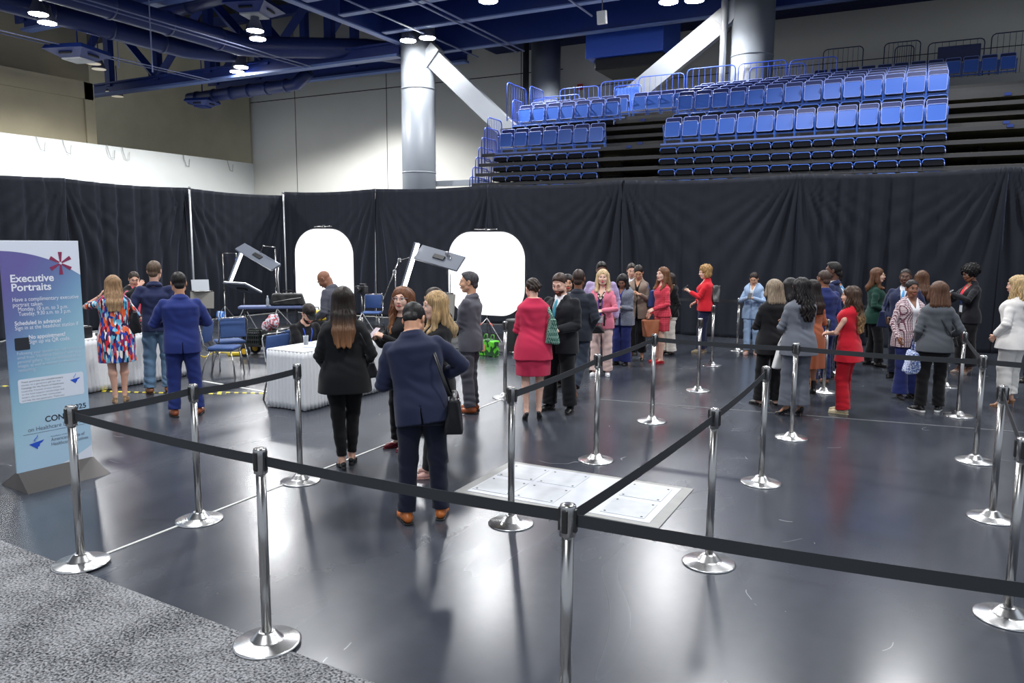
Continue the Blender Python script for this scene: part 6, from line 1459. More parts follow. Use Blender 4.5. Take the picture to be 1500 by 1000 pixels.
for i, (x, y, lb, w_, h_) in enumerate(((-10.18, 6.62, 'black folded headset box on the left skirted table', .20, .16), (-10.15, 6.90, 'small black card reader beside the box on the left table', .14, .05))):
    t = on_table('black_box', x, y, lb, 'box'); MB().box((0, 0, h_ / 2 + .002), (.16, w_, h_), bev=.012).build('case', BLACKPL, t); MB().box((0, 0, h_ + .006), (.10, w_ * .6, .012), bev=.004).build('lid', DARKSTEEL, t)
t = on_table('table_laptop', -10.3, 8.05, 'open laptop on the left table before the woman in black cardigan', 'laptop'); t.rotation_euler = (0, 0, radians(-60)); MB().box((0, 0, .01), (.32, .22, .016), bev=.004).build('keyboard_base', CHROME, t); MB().box((0, -.12, .11), (.32, .008, .21), Matrix.Rotation(.2, 3, 'X'), bev=.003).build('screen_lid', DARKSTEEL, t)
# right queue: bins near the drape
# ------------------------------------------------------------------ people
NAVY = (24, 30, 58); BLK = (16, 16, 20); CHAR = (40, 44, 52)
def PX(px, py): v = G(px, py); return (v.x, v.y)
hang = None
A_ = person('woman in a colourful streaked short dress seen from behind, hand at her ear', PX(176, 588), 5, 1.62, 'f', 'light', 1.08, hair=('long', (146, 116, 86), (188, 158, 122), .85, 'back'), L=(-.16, .10, .53), LE=(-.75, -.1, -1), R=(.20, .22, .18), RE=(.7, -.6, -.5), LH=((.5, -.1, 1), (1, 0, 0)), feet=((.07, .03, 14), (-.06, -.05, -4)), shoes=('block', (196, 158, 122)), watch=1, head=(-6, 6, 0),
    wear=[('dress', (40, 60, 140), {'pat': 'streak', 'hem': -.36, 'sleeve': .42, 't': .022, 'waist': .7})])
B_ = person('woman in black cardigan over pink top at the table, hand raised to her glasses', (-11.32, 8.3), 205, 1.62, 'f', 'light', 1.12, hair=('tied', (58, 48, 42)), head=(-18, 18, 0), R=(.02, .22, .56), RE=(.9, .2, -.6), L=(-.12, .30, .12), glasses=(60, 30, 30), RH=((-.6, .1, .8), (-.4, -.8, 0)),
    wear=[('trousers', BLK), ('top', (222, 86, 110), {'t': .012, 'sleeve': .4, 'hem': -.06, 'neck': .085, 'neckz': .44}), ('jacket', BLK, {'shirt': None, 'v': .02, 'vw': .075, 'openf': .05, 'lapel': False, 'collar': False})])
C_ = person('tall man in dark navy blazer and blue jeans seen from behind', PX(235, 575), -6, 1.84, 'm', 'light', 1.04, hair=('crew', (92, 76, 62)), head=(-10, 4, 0), R=(.16, .26, .20), L=(-.25, .10, .0), LE=(-.6, -1, -.1), feet=((.10, .02, 10), (-.12, -.02, -14)), shoes=('boot', (120, 74, 44)),
    wear=[('trousers', (92, 120, 146), {'r': (.098, .080, .072, .080), 'wr': 1.6, 'to': .98}), ('jacket', (36, 44, 78), {'hem': -.10})])
D_ = person('man in bright navy blue suit seen from behind with bent elbows', PX(272, 608), 2, 1.75, 'm', 'tan', 1.10, hair=('crew', (26, 22, 22)), head=(4, 12, 0), R=(.13, .27, .22), L=(-.13, .27, .20), RE=(1, -.7, -.5), LE=(-1, -.7, -.5), feet=((.15, .0, 12), (-.12, -.01, -10)), shoes=('oxford', (140, 70, 36)), det=.0058,
    wear=[('trousers', (34, 48, 108), {'r': (.102, .082, .072, .074)}), ('jacket', (36, 50, 112), {'hem': -.14})])
E_ = person('seated man in black cap and black shirt writing, blue lanyard round his neck', (-7.60, 8.12), 0, 1.76, 'm', 'light', 1.05, abs_rot=-18, sit=.50, drop=0, hair=('short', (34, 26, 22)), head=(-8, 16, 0), lean=(22, 0, 0), R=(.10, .42, .12), L=(-.14, .38, .13), RE=(1, -.4, -.3), LE=(-1, -.4, -.3), beard=(40, 30, 26), glasses=(30, 30, 30), curl=(.7, .4),
    feet=((.13, .42, 8), (-.13, .38, -8)), knees=((.15, .6, 1), (-.15, .6, 1)), shoes=('sneaker', (24, 24, 26)), wear=[('trousers', (30, 32, 40)), ('top', BLK, {'neck': .07, 'hem': -.06}), ('cap', BLK)], lanyard=((40, 80, 200), .22))
F_ = person('bald man in grey suit bending over the writing table, facing left', (-7.62, 8.98), 0, 1.74, 'm', 'brown', 1.0, abs_rot=-175, hair=('bald', (70, 56, 50)), head=(15, 32, 0), lean=(14, 0, 0), R=(.15, .28, .14), L=(-.15, .28, .12), glasses=(150, 130, 90), wear=[('trousers', (70, 72, 80)), ('jacket', (76, 78, 88), {'shirt': (70, 130, 200)})])
G_ = person('woman in black knit blazer and black trousers, long dark ombre hair, from behind', PX(508, 683), 3, 1.68, 'f', 'light', 1.16, hair=('long', (34, 24, 20), (176, 128, 92), 1.02, 'back'), head=(-4, 8, 0), R=(.22, .12, .02), L=(-.18, .18, .04), RE=(.5, -1, -.2), LE=(-.5, -1, -.2), feet=((.055, .08, 14), (-.045, -.06, -14)), shoes=('wedge', (16, 16, 18)), det=.0058,
    wear=[('trousers', (10, 10, 13), {'r': (.100, .066, .056, .046), 'to': .93, 'wr': .7}), ('jacket', (15, 16, 20), {'hem': -.17, 'shirt': None, 'lapel': False, 'waist': .75, 'flare': .015, 'vent': False})])
H_ = person('man in dark navy suit, head bowed over his phone, from behind', PX(619, 762), -4, 1.72, 'm', 'tan', 1.06, hair=('crew', (22, 20, 22)), head=(-14, 40, 4), lean=(11, -8, 0), R=(.13, .22, .17), L=(-.10, .24, .20), RE=(1.2, -.25, .10), LE=(-1, -.8, -.4), curl=(.7, .4), feet=((.14, .06, 4), (-.12, -.03, -22)), shoes=('oxford', (190, 104, 44)), det=.0056,
    wear=[('trousers', (24, 28, 46), {'r': (.100, .078, .070, .074)}), ('jacket', (34, 40, 66), {'hem': -.14, 'shirt': (200, 214, 240)})])
I_ = person('smiling woman with long curly auburn hair and glasses, hands clasped', PX(592, 655), 128, 1.66, 'f', 'pale', .96, hair=('curlylong', (112, 72, 48), (172, 122, 82)), head=(30, -2, 0), R=(.10, .28, .30), L=(-.06, .29, .32), RE=(.8, -.6, -.8), LE=(-.8, -.6, -.8), glasses=(150, 160, 175), curl=(.9, .9), lips=(180, 80, 80), shoes=('flat', (104, 24, 36)), feet=((.08, .02, 8), (-.08, .0, -8)),
    wear=[('trousers', BLK), ('top', BLK, {'hem': -.12})])
J_ = person('blond woman in black jacket and wide trousers facing left', PX(642, 695), 98, 1.68, 'f', 'pale', .98, hair=('mid', (176, 146, 104), (214, 188, 146)), head=(4, 4, 0), R=(.16, .22, .12), L=(-.16, .22, .12), shoes=('flat', (210, 160, 150)), lips=(190, 80, 80), feet=((.08, .0, 6), (-.08, .05, -6)),
    wear=[('trousers', (14, 14, 18), {'r': (.100, .085, .095, .115), 'to': .95}), ('jacket', BLK, {'shirt': (20, 20, 24), 'lapel': False, 'collar': False, 'hem': -.10})])
K_ = person('dark brown haired woman mostly hidden behind the blond woman', (-4.55, 6.95), 60, 1.62, 'f', 'light', .95, hair=('mid', (46, 32, 26)), head=(0, 5, 0), R=(.14, .2, .1), L=(-.14, .2, .1), det=.009, wear=[('trousers', BLK), ('jacket', (20, 20, 24), {'shirt': (20, 20, 24)})])
L_ = person('grey haired man in grey suit facing left with hands clasped', PX(689, 603), 68, 1.76, 'm', 'olive', .98, hair=('crew', (70, 70, 74)), head=(18, 2, 0), R=(.04, .24, .04), L=(-.02, .25, .05), RE=(.8, -1, -.2), LE=(-.8, -1, -.2), feet=((.10, .0, 6), (-.10, -.04, -10)), shoes=('oxford', (168, 88, 44)), det=.0058,
    wear=[('trousers', (82, 82, 90), {'wr': 1.5}), ('jacket', (84, 84, 92), {'hem': -.15})])
M_ = person('woman in crimson pink skirt suit and black heels seen from behind', PX(780, 616), 8, 1.64, 'f', 'pale', 1.05, hair=('updo', (48, 36, 30), (96, 66, 46)), head=(14, 14, 0), R=(.12, .20, .20), L=(-.12, .26, .17), RE=(.35, -1, -.4), LE=(-.45, -1, -.4), feet=((.085, .03, 12), (-.085, -.02, -4)), shoes=('pump', (14, 14, 16)), det=.0058,
    wear=[('skirt', (196, 50, 84), {'hem': -.37, 'flare': .004, 't': .016}), ('jacket', (200, 48, 82), {'hem': -.17, 'shirt': None, 'lapel': False, 'waist': .35, 'vent': False, 'flare': .012, 'sleeve': .93})])
N_ = person('stocky bearded man in black suit and teal tie looking down', PX(820, 601), 150, 1.76, 'm', 'pale', 1.22, hair=('crew', (62, 46, 38)), head=(4, 24, 0), R=(.12, .26, .18), L=(-.14, .26, .14), RE=(1, -.7, -.4), beard=(92, 58, 40), feet=((.13, .03, 16), (-.15, .0, -20)), shoes=('oxford', (12, 12, 14)),
    wear=[('trousers', (16, 18, 22), {'r': (.105, .085, .082, .086)}), ('jacket', (22, 24, 30), {'hem': -.18, 'tie': (60, 140, 160)})])
O_ = person('bald man in charcoal suit from behind, one heel lifted, blue collar', PX(845, 579), -20, 1.76, 'm', 'brown', 1.06, hair=('buzz', (60, 46, 42)), head=(10, 2, 0), R=(.14, .10, .0), L=(-.14, .22, .14), RE=(1, -.8, 0), feet=((.08, -.34, 10, .10, 58), (-.10, .05, -8)), knees=((.1, 1, -.2), (-.1, 1, 0)), shoes=('oxford', (160, 84, 38)),
    wear=[('trousers', (50, 58, 72)), ('jacket', (42, 46, 56), {'hem': -.15, 'shirt': (60, 120, 220)})])
P_ = person('blond woman in rose pink blazer and pale pink trousers facing the camera', PX(880, 549), 168, 1.70, 'f', 'pale', .98, hair=('long', (206, 180, 140), (222, 200, 160), .62), head=(10, 0, 0), R=(.12, .24, .15), L=(-.06, .25, .17), RE=(1, -.7, -.4), LE=(-1, -.7, -.4), watch=1, lips=(200, 60, 90), shoes=('flat', (220, 220, 224)), lanyard=((60, 60, 150), .02), feet=((.09, .04, 10), (-.11, -.02, -14)),
    wear=[('trousers', (226, 196, 188), {'r': (.098, .082, .080, .088)}), ('jacket', (216, 120, 142), {'shirt': (60, 56, 54), 'shirtpat': ('blotch', (210, 200, 190)), 'collar': False, 'v': .02, 'vw': .065, 'openf': .04})])
Q_ = person('man in lilac plaid jacket standing behind the pink blazer woman', PX(878, 543), 176, 1.82, 'm', 'dark', 1.12, hair=('crew', (20, 18, 18)), head=(8, 14, 0), wear=[('trousers', (40, 44, 60)), ('jacket', (176, 160, 196), {'pat': 'plaid', 'c2': (120, 110, 168)})], det=.008)
R_ = person('dark haired woman glimpsed between the bearded man and charcoal suit', PX(829, 566), 176, 1.66, 'f', 'tan', .95, hair=('mid', (26, 20, 20)), head=(8, 4, 0), lips=(190, 50, 60), wear=[('trousers', BLK), ('jacket', BLK, {})], det=.008)
S_ = person('dark haired woman in grey tweed jacket and navy trousers looking down', PX(910, 534), 160, 1.60, 'f', 'brown', 1.0, hair=('mid', (26, 20, 22)), head=(6, 26, 0), R=(.10, .24, .24), L=(-.08, .26, .20), lanyard=((40, 80, 200), .14), shoes=('flat', (26, 26, 30)), feet=((.09, .0, 8), (-.09, .0, -8)),
    wear=[('trousers', (36, 44, 100), {'r': (.098, .09, .1, .118), 'to': .98}), ('jacket', (136, 140, 152), {'pat': 'tweed', 'c2': (84, 88, 104), 'shirt': (40, 50, 120), 'collar': False, 'lapel': False})])
T_ = person('woman in taupe jacket and black trousers looking down at her hands', PX(932, 527), 172, 1.68, 'f', 'tan', 1.0, hair=('tied', (36, 28, 26)), head=(6, 30, 0), R=(.08, .26, .28), L=(-.08, .26, .26), shoes=('pump', (14, 14, 16)), wear=[('trousers', (18, 18, 22), {'r': (.095, .08, .08, .09)}), ('jacket', (134, 118, 106), {'shirt': (24, 24, 26), 'collar': False, 'hem': -.18})])
U_ = person('man in dark suit whose head shows behind the taupe jacket woman', PX(922, 519), 175, 1.74, 'm', 'light', 1.0, hair=('short', (44, 34, 30)), head=(8, 14, 0), wear=[('trousers', (24, 26, 34)), ('jacket', (34, 38, 52), {})], det=.008)
V_ = person('woman in red tweed skirt suit and red flats facing left', PX(967, 531), 118, 1.70, 'f', 'pale', .92, hair=('long', (112, 76, 50), (146, 104, 72), .75), head=(12, -3, 0), R=(.16, .14, -.02), L=(-.14, .22, .08), shoes=('flat', (190, 34, 44)), lips=(180, 80, 80), feet=((.08, .0, 8), (-.08, .03, -8)),
    wear=[('skirt', (196, 52, 70), {'pat': 'plaid', 'c2': (232, 130, 140), 'hem': -.31, 'flare': .008}), ('jacket', (200, 50, 70), {'pat': 'plaid', 'c2': (236, 130, 142), 'shirt': None, 'lapel': False, 'hem': -.06, 'v': .40, 'vw': .05, 'openf': 0})])
W_ = person('person in cream trousers hidden behind the red tweed woman', PX(979, 519), 120, 1.56, 'f', 'light', .95, hair=('bob', (40, 32, 28)), head=(0, 6, 0), shoes=('flat', (40, 40, 42)), wear=[('trousers', (232, 226, 214), {'r': (.098, .09, .095, .11)}), ('top', (14, 14, 17), {})], det=.009)
X_ = person('woman in red jacket and navy trousers with short curly blond hair and phone', PX(1030, 516), 96, 1.70, 'f', 'pale', 1.10, hair=('curly', (176, 140, 92)), head=(10, 8, 0), R=(.16, .20, .06), L=(-.08, .34, .32), RE=(.7, -1, -.2), LE=(-.5, -.4, -1), shoes=('flat', (176, 160, 130)), feet=((.08, .0, 4), (-.08, .06, -4)), lanyard=((70, 100, 190), .12), glasses=None, lips=(180, 70, 70), curl=(.5, .8),
    wear=[('trousers', (28, 32, 62), {'r': (.102, .088, .085, .09)}), ('jacket', (206, 34, 48), {'shirt': (226, 222, 222), 'collar': False, 'hem': -.07, 'v': .10, 'vw': .06, 'openf': .05, 'sleeve': .85})])
Y_ = person('woman in light blue pinstripe suit looking at her phone', PX(1100, 518), 165, 1.60, 'f', 'olive', .95, hair=('pony', (44, 32, 28)), head=(6, 26, 0), R=(.05, .28, .28), L=(-.07, .28, .28), RE=(1, -.5, -.8), LE=(-1, -.5, -.8), shoes=('flat', (206, 170, 160)), feet=((.07, .10, 0), (-.08, -.04, -16)), curl=(.7, .7),
    wear=[('trousers', (140, 164, 196), {'pat': 'pin', 'c2': (170, 190, 214), 'to': .93}), ('jacket', (142, 166, 198), {'pat': 'pin', 'c2': (172, 192, 216), 'shirt': (226, 228, 232), 'collar': False, 'hem': -.14})])
Z_ = person('woman with ash blond bob in black suit, arms folded, from behind', PX(1126, 594), 28, 1.66, 'f', 'pale', 1.05, hair=('bob', (142, 128, 110), (176, 162, 142)), head=(6, 4, 0), R=(.02, .24, .22), L=(-.04, .22, .20), RE=(1, -.7, -.6), LE=(-1, -.7, -.6), shoes=('flat', (22, 20, 22)), feet=((.09, .0, 8), (-.13, .03, -18)),
    wear=[('trousers', (16, 16, 20), {'r': (.096, .080, .078, .086), 'to': .98}), ('jacket', (20, 20, 24), {'shirt': None, 'hem': -.17})])
AA = person('dark haired person just visible behind the blond bob', PX(1150, 584), 40, 1.66, 'f', 'tan', 1.0, hair=('mid', (24, 22, 24)), head=(0, 8, 0), wear=[('trousers', BLK), ('top', (50, 52, 60), {})], det=.009)
AB = person('woman in grey suit with long wavy black hair, arms folded, facing away left', PX(1164, 609), 32, 1.64, 'f', 'tan', 1.05, hair=('wavy', (24, 20, 22), (38, 30, 30), .82), head=(12, 2, 0), R=(.0, .24, .24), L=(-.04, .22, .22), RE=(1, -.7, -.5), LE=(-1, -.7, -.5), shoes=('pump', (18, 18, 22)), feet=((.08, .0, 8), (-.10, .03, -30)), det=.0062,
    wear=[('trousers', (98, 102, 112), {'r': (.102, .092, .10, .115), 'to': .99}), ('jacket', (104, 108, 118), {'shirt': None, 'hem': -.15, 'flare': .01})])
AC = person('woman in rust brown dress and black ankle boots with long dark hair', PX(1182, 577), 40, 1.62, 'f', 'tan', 1.0, hair=('long', (30, 22, 22), (70, 48, 40), .85), head=(6, 2, 0), R=(.14, .2, .14), L=(-.14, .2, .14), shoes=('boot', (16, 16, 18)), wear=[('dress', (164, 92, 62), {'hem': -.48, 'sleeve': 1.0, 'flare': .02})])
AD = person('bald man in royal navy suit seen from behind beside the brown dress', PX(1199, 562), 25, 1.73, 'm', 'brown', 1.08, hair=('buzz', (70, 56, 50)), head=(14, 4, 0), R=(.14, .2, .1), L=(-.14, .2, .1), shoes=('oxford', (130, 74, 44)), wear=[('trousers', (30, 40, 88)), ('jacket', (36, 46, 98), {'hem': -.17})])
AE = person('tall man with grey beard in navy suit facing left', PX(1212, 553), 78, 1.84, 'm', 'dark', 1.06, hair=('crew', (30, 28, 28)), head=(10, 0, 0), beard=(96, 92, 90), wear=[('trousers', (30, 36, 62)), ('jacket', (34, 42, 76), {'hem': -.17})], det=.0068)
AF = person('person in white and blue patterned shirt behind the tall bearded man', (-1.08, 13.95), 60, 1.70, 'm', 'tan', 1.0, hair=('short', (30, 26, 26)), head=(0, 4, 0), wear=[('trousers', BLK), ('top', (214, 226, 236), {'pat': 'blotch', 'c2': (60, 150, 210)})], det=.009)
AG = person('woman in red sleeveless top and red trousers with long wavy ombre hair', PX(1237, 605), 72, 1.60, 'f', 'light', .98, hair=('wavy', (66, 46, 34), (190, 152, 106), .95), head=(8, 0, 0), R=(.08, .27, .16), L=(-.06, .27, .17), RE=(.5, -1, -.3), LE=(-1.2, -.7, -.3), shoes=('flat', (222, 206, 170)), feet=((.07, .05, -4), (-.08, -.0, -8)), curl=(.6, .6),
    wear=[('trousers', (190, 26, 42), {'r': (.098, .084, .085, .098), 'to': 1.0}), ('top', (200, 28, 46), {'sleeve': 0, 'hem': -.16, 'flare': .02, 'waist': .2, 't': .012})])
AH = person('woman in dark green cardigan with long brown hair and glasses facing right', PX(1276, 536), -82, 1.72, 'f', 'pale', 1.05, hair=('long', (96, 64, 44), (128, 88, 62), .62), head=(-10, 0, 0), L=(-.14, .24, .30), LE=(-.5, -1, -.4), R=(.16, .18, .10), glasses=(60, 40, 36), lanyard=((50, 90, 190), .14), shoes=('oxford', (14, 14, 16)), feet=((.10, .1, 8), (-.10, -.06, -8)), curl=(.8, .8),
    wear=[('trousers', (14, 14, 18)), ('jacket', (24, 60, 50), {'shirt': (28, 46, 50), 'collar': False, 'lapel': False, 'v': .05, 'hem': -.14})])
AI = person('man in navy suit and blue tie with glasses pushed onto his head', PX(1316, 553), 172, 1.74, 'm', 'dark', 1.08, hair=('buzz', (40, 34, 34)), head=(4, 2, 0), R=(.22, .10, .05), L=(-.22, .1, .05), shoes=('oxford', (16, 16, 18)), wear=[('trousers', (28, 32, 52)), ('jacket', (38, 44, 74), {'tie': (80, 160, 220)})], det=.0068)
AJ = person('brown haired woman whose head shows behind the checked blazer', PX(1340, 549), 10, 1.70, 'f', 'light', 1.0, hair=('mid', (92, 62, 44)), head=(0, 4, 0), wear=[('trousers', BLK), ('top', (30, 30, 36), {})], det=.009)
AK = person('woman in checked blazer, white top and navy flared trousers facing right', PX(1324, 582), -150, 1.64, 'f', 'brown', 1.02, hair=('tied', (28, 22, 22)), head=(-8, 2, 0), R=(.26, .20, -.0), L=(-.2, .16, .0), RE=(.6, -1, -.1), lips=(150, 70, 66), shoes=('flat', (30, 26, 28)), feet=((.10, .05, 10), (-.10, .0, -8)),
    wear=[('trousers', (28, 38, 92), {'r': (.102, .088, .095, .118), 'to': .98}), ('jacket', (232, 220, 220), {'pat': 'check', 'c2': (110, 70, 86), 'shirt': (232, 232, 236), 'collar': False, 'v': .04, 'vw': .07, 'openf': .04, 'hem': -.14})])
AL = person('woman in dark grey jacket, black trousers and sneakers with brown bob, from behind', PX(1362, 603), 14, 1.66, 'f', 'light', 1.04, hair=('bob', (92, 64, 48), (112, 80, 60), 1.15), head=(8, 2, 0), L=(-.20, .10, .0), R=(.20, .16, .08), RE=(.8, -1, -.2), shoes=('sneaker', (22, 22, 24), (226, 226, 224)), feet=((.10, .04, 20), (-.13, -.02, -34)), curl=(.6, .9), det=.0062,
    wear=[('trousers', (16, 16, 19), {'r': (.096, .078, .074, .082)}), ('jacket', (84, 88, 94), {'shirt': None, 'lapel': False, 'hem': -.09, 'v': .46, 'openf': 0})])
AM = person('woman in black blazer and red blouse with curly black hair, reading phone', PX(1412, 547), 118, 1.72, 'f', 'brown', 1.02, hair=('afro', (22, 20, 22)), head=(6, 16, 0), R=(.02, .32, .32), L=(-.08, .32, .34), RE=(1, -.5, -.6), LE=(-1, -.5, -.6), glasses=(40, 34, 34), lanyard=((60, 110, 200), .10), curl=(.7, .7), shoes=('pump', (170, 150, 140)),
    wear=[('trousers', (20, 18, 22), {'r': (.105, .095, .105, .125), 'to': .98}), ('jacket', (26, 26, 32), {'shirt': (214, 34, 50), 'collar': False, 'v': .0, 'vw': .07, 'openf': .03})])
AN = person('woman in loose white suit with long blond hair and snakeskin heels', PX(1476, 597), 62, 1.66, 'f', 'light', 1.10, hair=('wavy', (196, 168, 124), (214, 190, 150), .85), head=(16, 4, 0), L=(-.20, .14, .0), R=(.2, .1, .02), LE=(-.8, -1, -.2), shoes=('pump', (150, 112, 84)), watch=1, feet=((.08, .02, 6), (-.09, .02, -6)), det=.0064,
    wear=[('trousers', (232, 228, 222), {'r': (.105, .09, .082, .078), 'to': .88}), ('jacket', (236, 232, 228), {'shirt': None, 'lapel': False, 'hem': -.15, 'flare': .02, 'waist': .9, 'sleeve': .90, 'sr': (.07, .064, .056)})])
AO = person('brown haired person in olive clothing cut off at the right edge', PX(1506, 560), 90, 1.72, 'f', 'light', 1.0, hair=('curlylong', (70, 46, 36)), head=(0, 0, 0), wear=[('trousers', (58, 54, 48)), ('top', (70, 62, 54), {})], det=.009)
# ------------------------------------------------------------------ carried things
def local_pt(P, p):   # torso frame -> world
    r = P['root']; return Matrix.Translation(r.location) @ Matrix.Rotation(r.rotation_euler.z, 4, 'Z') @ Vector(P['J'](p))
def lroot(P, name, p, label, cat, rz=0): return empty(name, local_pt(P, p), P['root'].rotation_euler.z + radians(rz), label=label, cat=cat)
def wr_(P, i): sh, el, w, q = P['arms'][i]; f = (w - el) / np.linalg.norm(w - el); return w + f * .085 * P['s'], f
def phone(P, i, label, rx=50, col=(.02, .02, .025), lit=False, off=(0, .0, .02)):
    p, f = wr_(P, i); r = P['root']; c = Matrix.Translation(r.location) @ Matrix.Rotation(r.rotation_euler.z, 4, 'Z') @ (Vector(p) + Vector(off))
    t = empty('phone', c, r.rotation_euler.z, label=label, cat='phone'); R_ = Matrix.Rotation(radians(rx), 3, 'X')
    MB().box((0, 0, 0), (.074, .009, .152), R_, bev=.006).build('case', mat('phone_case', col, .3), t); MB().box(R_ @ Vector((0, -.0056, 0)), (.066, .001, .142), R_).build('screen', mat('phone_screen_lit', (.1, .3, .8), .2, emis=(.25, .5, 1, 1.2)) if lit else mat('phone_screen', (.03, .035, .05), .08), t)
def strap(t, pts, mt, w=.014, th=.004): return MB().tube(pts, w, 6, r2=th).build('strap', mt, t, True)
def Lc(P, p): return Vector(P['J'](p))
def soft_bag(P, name, c, size, mt, label, straps, tz=0, flap=None, roughn=.006, cat='bag', taper=.2):
    """bag hanging in the wearer's frame: c centre (torso units), size (x thick, y wide, z high)"""
    t = empty(name, P['root'].location, P['root'].rotation_euler.z, label=label, cat=cat); cc = np.array(Lc(P, c)); a, b_, h = [q / 2 for q in size]
    v = Vol(cc - np.array([a, b_, h]) * 1.4 - .04, cc + np.array([a, b_, h]) * 1.4 + .04, .0085); M0 = frame(cc, rz=tz)
    v.fn(M0, (-a * 1.3, -b_ * 1.3, -h * 1.2), (a * 1.3, b_ * 1.3, h * 1.2), lambda x, y, z: (np.maximum(np.abs(x) - a * (.55 - .45 * z / h) - .003, 0) ** 2 + np.maximum(np.abs(y) - b_ * (.92 + taper * z / h) + .02, 0) ** 2 + np.maximum(np.abs(z) - h + .02, 0) ** 2) ** .5 - .02, .01); v.rough(roughn, 20)
    link('bag_body', v.mesh('bag_body'), mt, t)
    for s_ in straps: strap(t, [Lc(P, p) for p in s_], mt if not isinstance(mt, tuple) else mt[0])
    return t
BLL = mat('black_leather', (.014, .014, .016), .35); 
soft_bag(A_, 'shoulder_bag', (.235, .0, .16), (.13, .30, .30), BLL, 'slouchy black leather bag on the dress woman\'s right shoulder', [[(.225, .09, .26), (.19, .07, .42), (.165, -.01, .485), (.19, -.08, .42), (.225, -.10, .26)]])
t = soft_bag(G_, 'crossbody_bag', (.25, .0, .02), (.10, .18, .16), BLL, 'small black handbag hanging at the black blazer woman\'s right hip', [[(.245, .0, .09), (.225, -.075, .20), (.165, -.125, .33), (.10, -.10, .455), (.07, .0, .485)]])
t = soft_bag(H_, 'laptop_bag', (.235, .02, -.10), (.10, .36, .28), BLL, 'black leather laptop bag hanging at the navy suit man\'s right side', [[(.225, .15, .03), (.205, .13, .25), (.13, .05, .455), (.125, -.03, .48), (.16, -.13, .34), (.20, -.14, .15), (.225, -.12, .03)]])
MB().tube([Lc(H_, (.285, -.13, .0)), Lc(H_, (.29, .15, .0))], .005, 6).build('zip', CHROME, t, True)
MB().box(Lc(H_, (.295, -.06, -.04)), (.008, .03, .04), bev=.002).build('buckle', CHROME, t)
def mesh_green():
    mt, nt, b = nodes('green_lattice_print'); N = nt.nodes.new; L2 = nt.links.new; tc = N('ShaderNodeTexCoord'); mp = N('ShaderNodeMapping'); mp.inputs['Rotation'].default_value = (.78, 0, .78); mp.inputs['Scale'].default_value = (26, 26, 26); c = N('ShaderNodeTexChecker'); c.inputs['Scale'].default_value = 2.2; c.inputs['Color1'].default_value = srgb((34, 92, 76)) + (1,); c.inputs['Color2'].default_value = srgb((150, 186, 170)) + (1,); L2(tc.outputs['Object'], mp.inputs['Vector']); L2(mp.outputs['Vector'], c.inputs['Vector']); L2(c.outputs['Color'], b.inputs['Base Color']); return mt
soft_bag(M_, 'tote_bag', (.215, -.07, .17), (.13, .30, .30), mesh_green(), 'green lattice print tote bag on the crimson suit woman\'s right shoulder', [[(.215, .03, .30), (.175, .01, .44), (.155, -.06, .475), (.18, -.13, .40), (.21, -.15, .30)], [(.23, -.0, .30), (.19, -.02, .44), (.17, -.09, .46), (.20, -.16, .38), (.23, -.17, .30)]])
soft_bag(P_, 'chain_purse', (.02, .215, -.14), (.22, .06, .12), BLL, 'small black purse on a thin strap before the pink trousers', [[(-.08, .20, -.08), (-.09, .20, .10), (-.02, .2, .16)], [(.11, .20, -.08), (.10, .20, .10), (.03, .20, .16)]])
soft_bag(V_, 'tan_tote', (-.16, .30, -.26), (.14, .30, .30), mat('tan_leather', srgb((150, 86, 52)), .45), 'tan brown leather tote held low by the red tweed woman', [[(-.16, .22, -.14), (-.15, .24, .0), (-.16, .36, .0), (-.16, .38, -.14)]])
soft_bag(T_, 'blue_tote', (-.27, .0, .18), (.12, .30, .30), cloth((54, 72, 124)), 'dark blue fabric tote on the taupe jacket woman\'s shoulder', [[(-.24, .08, .30), (-.17, .03, .47), (-.24, -.08, .30)]])
soft_bag(X_, 'backpack', (.0, -.20, .26), (.26, .17, .34), BLL, 'black backpack on the back of the red jacket woman', [[(.10, -.14, .38), (.12, -.02, .48), (.14, .10, .38), (.13, .02, .18)], [(-.10, -.14, .38), (-.12, -.02, .48), (-.14, .10, .38), (-.13, .02, .18)]])
soft_bag(AH, 'grey_handbag', (-.22, .12, .08), (.14, .36, .30), mat('grey_leather', (.06, .06, .065), .5), 'large grey handbag on the green cardigan woman\'s arm', [[(-.20, .24, .22), (-.17, .12, .44), (-.2, -.02, .22)]])
soft_bag(AH, 'black_sling_bag', (-.24, .0, -.22), (.16, .30, .40), BLL, 'black soft bag hanging below the grey handbag', [[(-.24, .1, -.04), (-.22, .0, .2), (-.24, -.1, -.04)]])
soft_bag(AL, 'print_tote', (-.23, .10, -.27), (.15, .34, .28), cloth((214, 222, 240), 'blotch', (96, 120, 180), sc=2.4), 'pale blue leaf print tote bag held by the grey jacket woman', [[(-.23, .02, -.14), (-.22, .04, .0), (-.22, .16, .0), (-.23, .20, -.14)]])
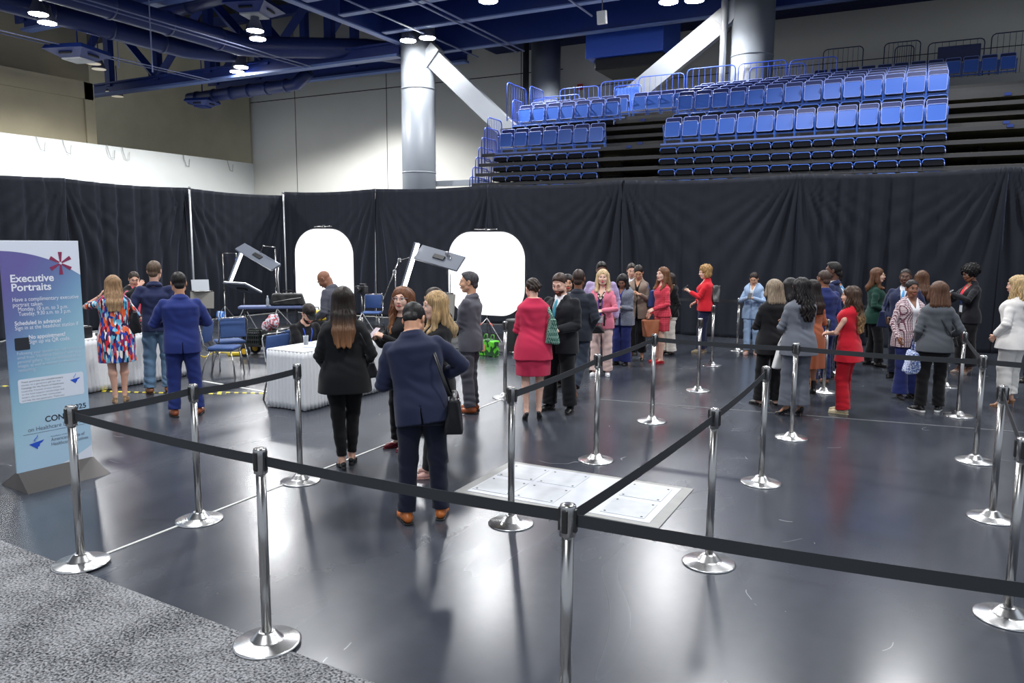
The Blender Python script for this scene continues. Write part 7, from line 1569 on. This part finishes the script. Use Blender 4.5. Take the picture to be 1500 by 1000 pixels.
soft_bag(AL, 'blue_carrier', (-.20, .24, -.30), (.10, .30, .28), cloth((34, 60, 190)), 'bright blue carrier bag behind the leaf print tote', [[(-.2, .16, -.16), (-.2, .2, -.02), (-.2, .30, -.16)]])
_cb = soft_bag(AL, 'crossbody_purse', (.21, .02, .03), (.08, .16, .12), BLL, 'small black purse on the grey jacket woman\'s right hip', [[(-.085, .03, .49), (-.06, -.09, .46), (.03, -.135, .33), (.12, -.13, .18), (.20, -.04, .07)]])
soft_bag(AI, 'navy_satchel', (.27, .08, .02), (.12, .30, .26), cloth((30, 40, 74)), 'dark navy satchel at the navy suit man\'s side', [[(.25, .1, .14), (.2, .0, .46), (.25, -.1, .14)]])
soft_bag(AB, 'white_paper_bag', (-.10, .22, -.22), (.20, .10, .32), mat('white_paper', (.75, .75, .74), .7), 'white paper bag hanging in front of the grey suit woman', [[(-.16, .22, -.07), (-.10, .22, .05), (-.04, .22, -.07)]])
phone(H_, 0, 'lit phone in a dark case held by the navy suit man', lit=True, rx=30); phone(X_, 1, 'dark phone held up by the red jacket woman'); phone(Y_, 0, 'dark phone held by the light blue suit woman'); phone(AM, 0, 'dark phone held by the woman with red blouse'); phone(AL, 0, 'dark phone in the hand of the grey jacket woman', rx=0); phone(P_, 0, 'black phone hanging in the pink blazer woman\'s hand', rx=10, off=(0, .01, -.06))
phone(I_, 0, 'pale phone between the hands of the auburn haired woman', col=(.55, .45, .5))
p, f = wr_(S_, 0); t = empty('booklet', local_pt(S_, (.05, .30, .30)), S_['root'].rotation_euler.z, label='folded printed booklet held by the grey tweed jacket woman', cat='booklet'); MB().box((0, 0, 0), (.14, .006, .20), Matrix.Rotation(.9, 3, 'X')).build('cover', mat('booklet_cover', (.5, .53, .5), .6, noise=.3, nscale=30), t)
p, f = wr_(E_, 0); t = empty('pen', local_pt(E_, (.06, .475, .12)), E_['root'].rotation_euler.z, label='green pen in the writing hand of the man in the cap', cat='pen'); MB().tube([(0, 0, -.05), (.02, -.03, .08)], .005, 6).build('barrel', mat('green_pen', (.05, .3, .15), .4), t, True)
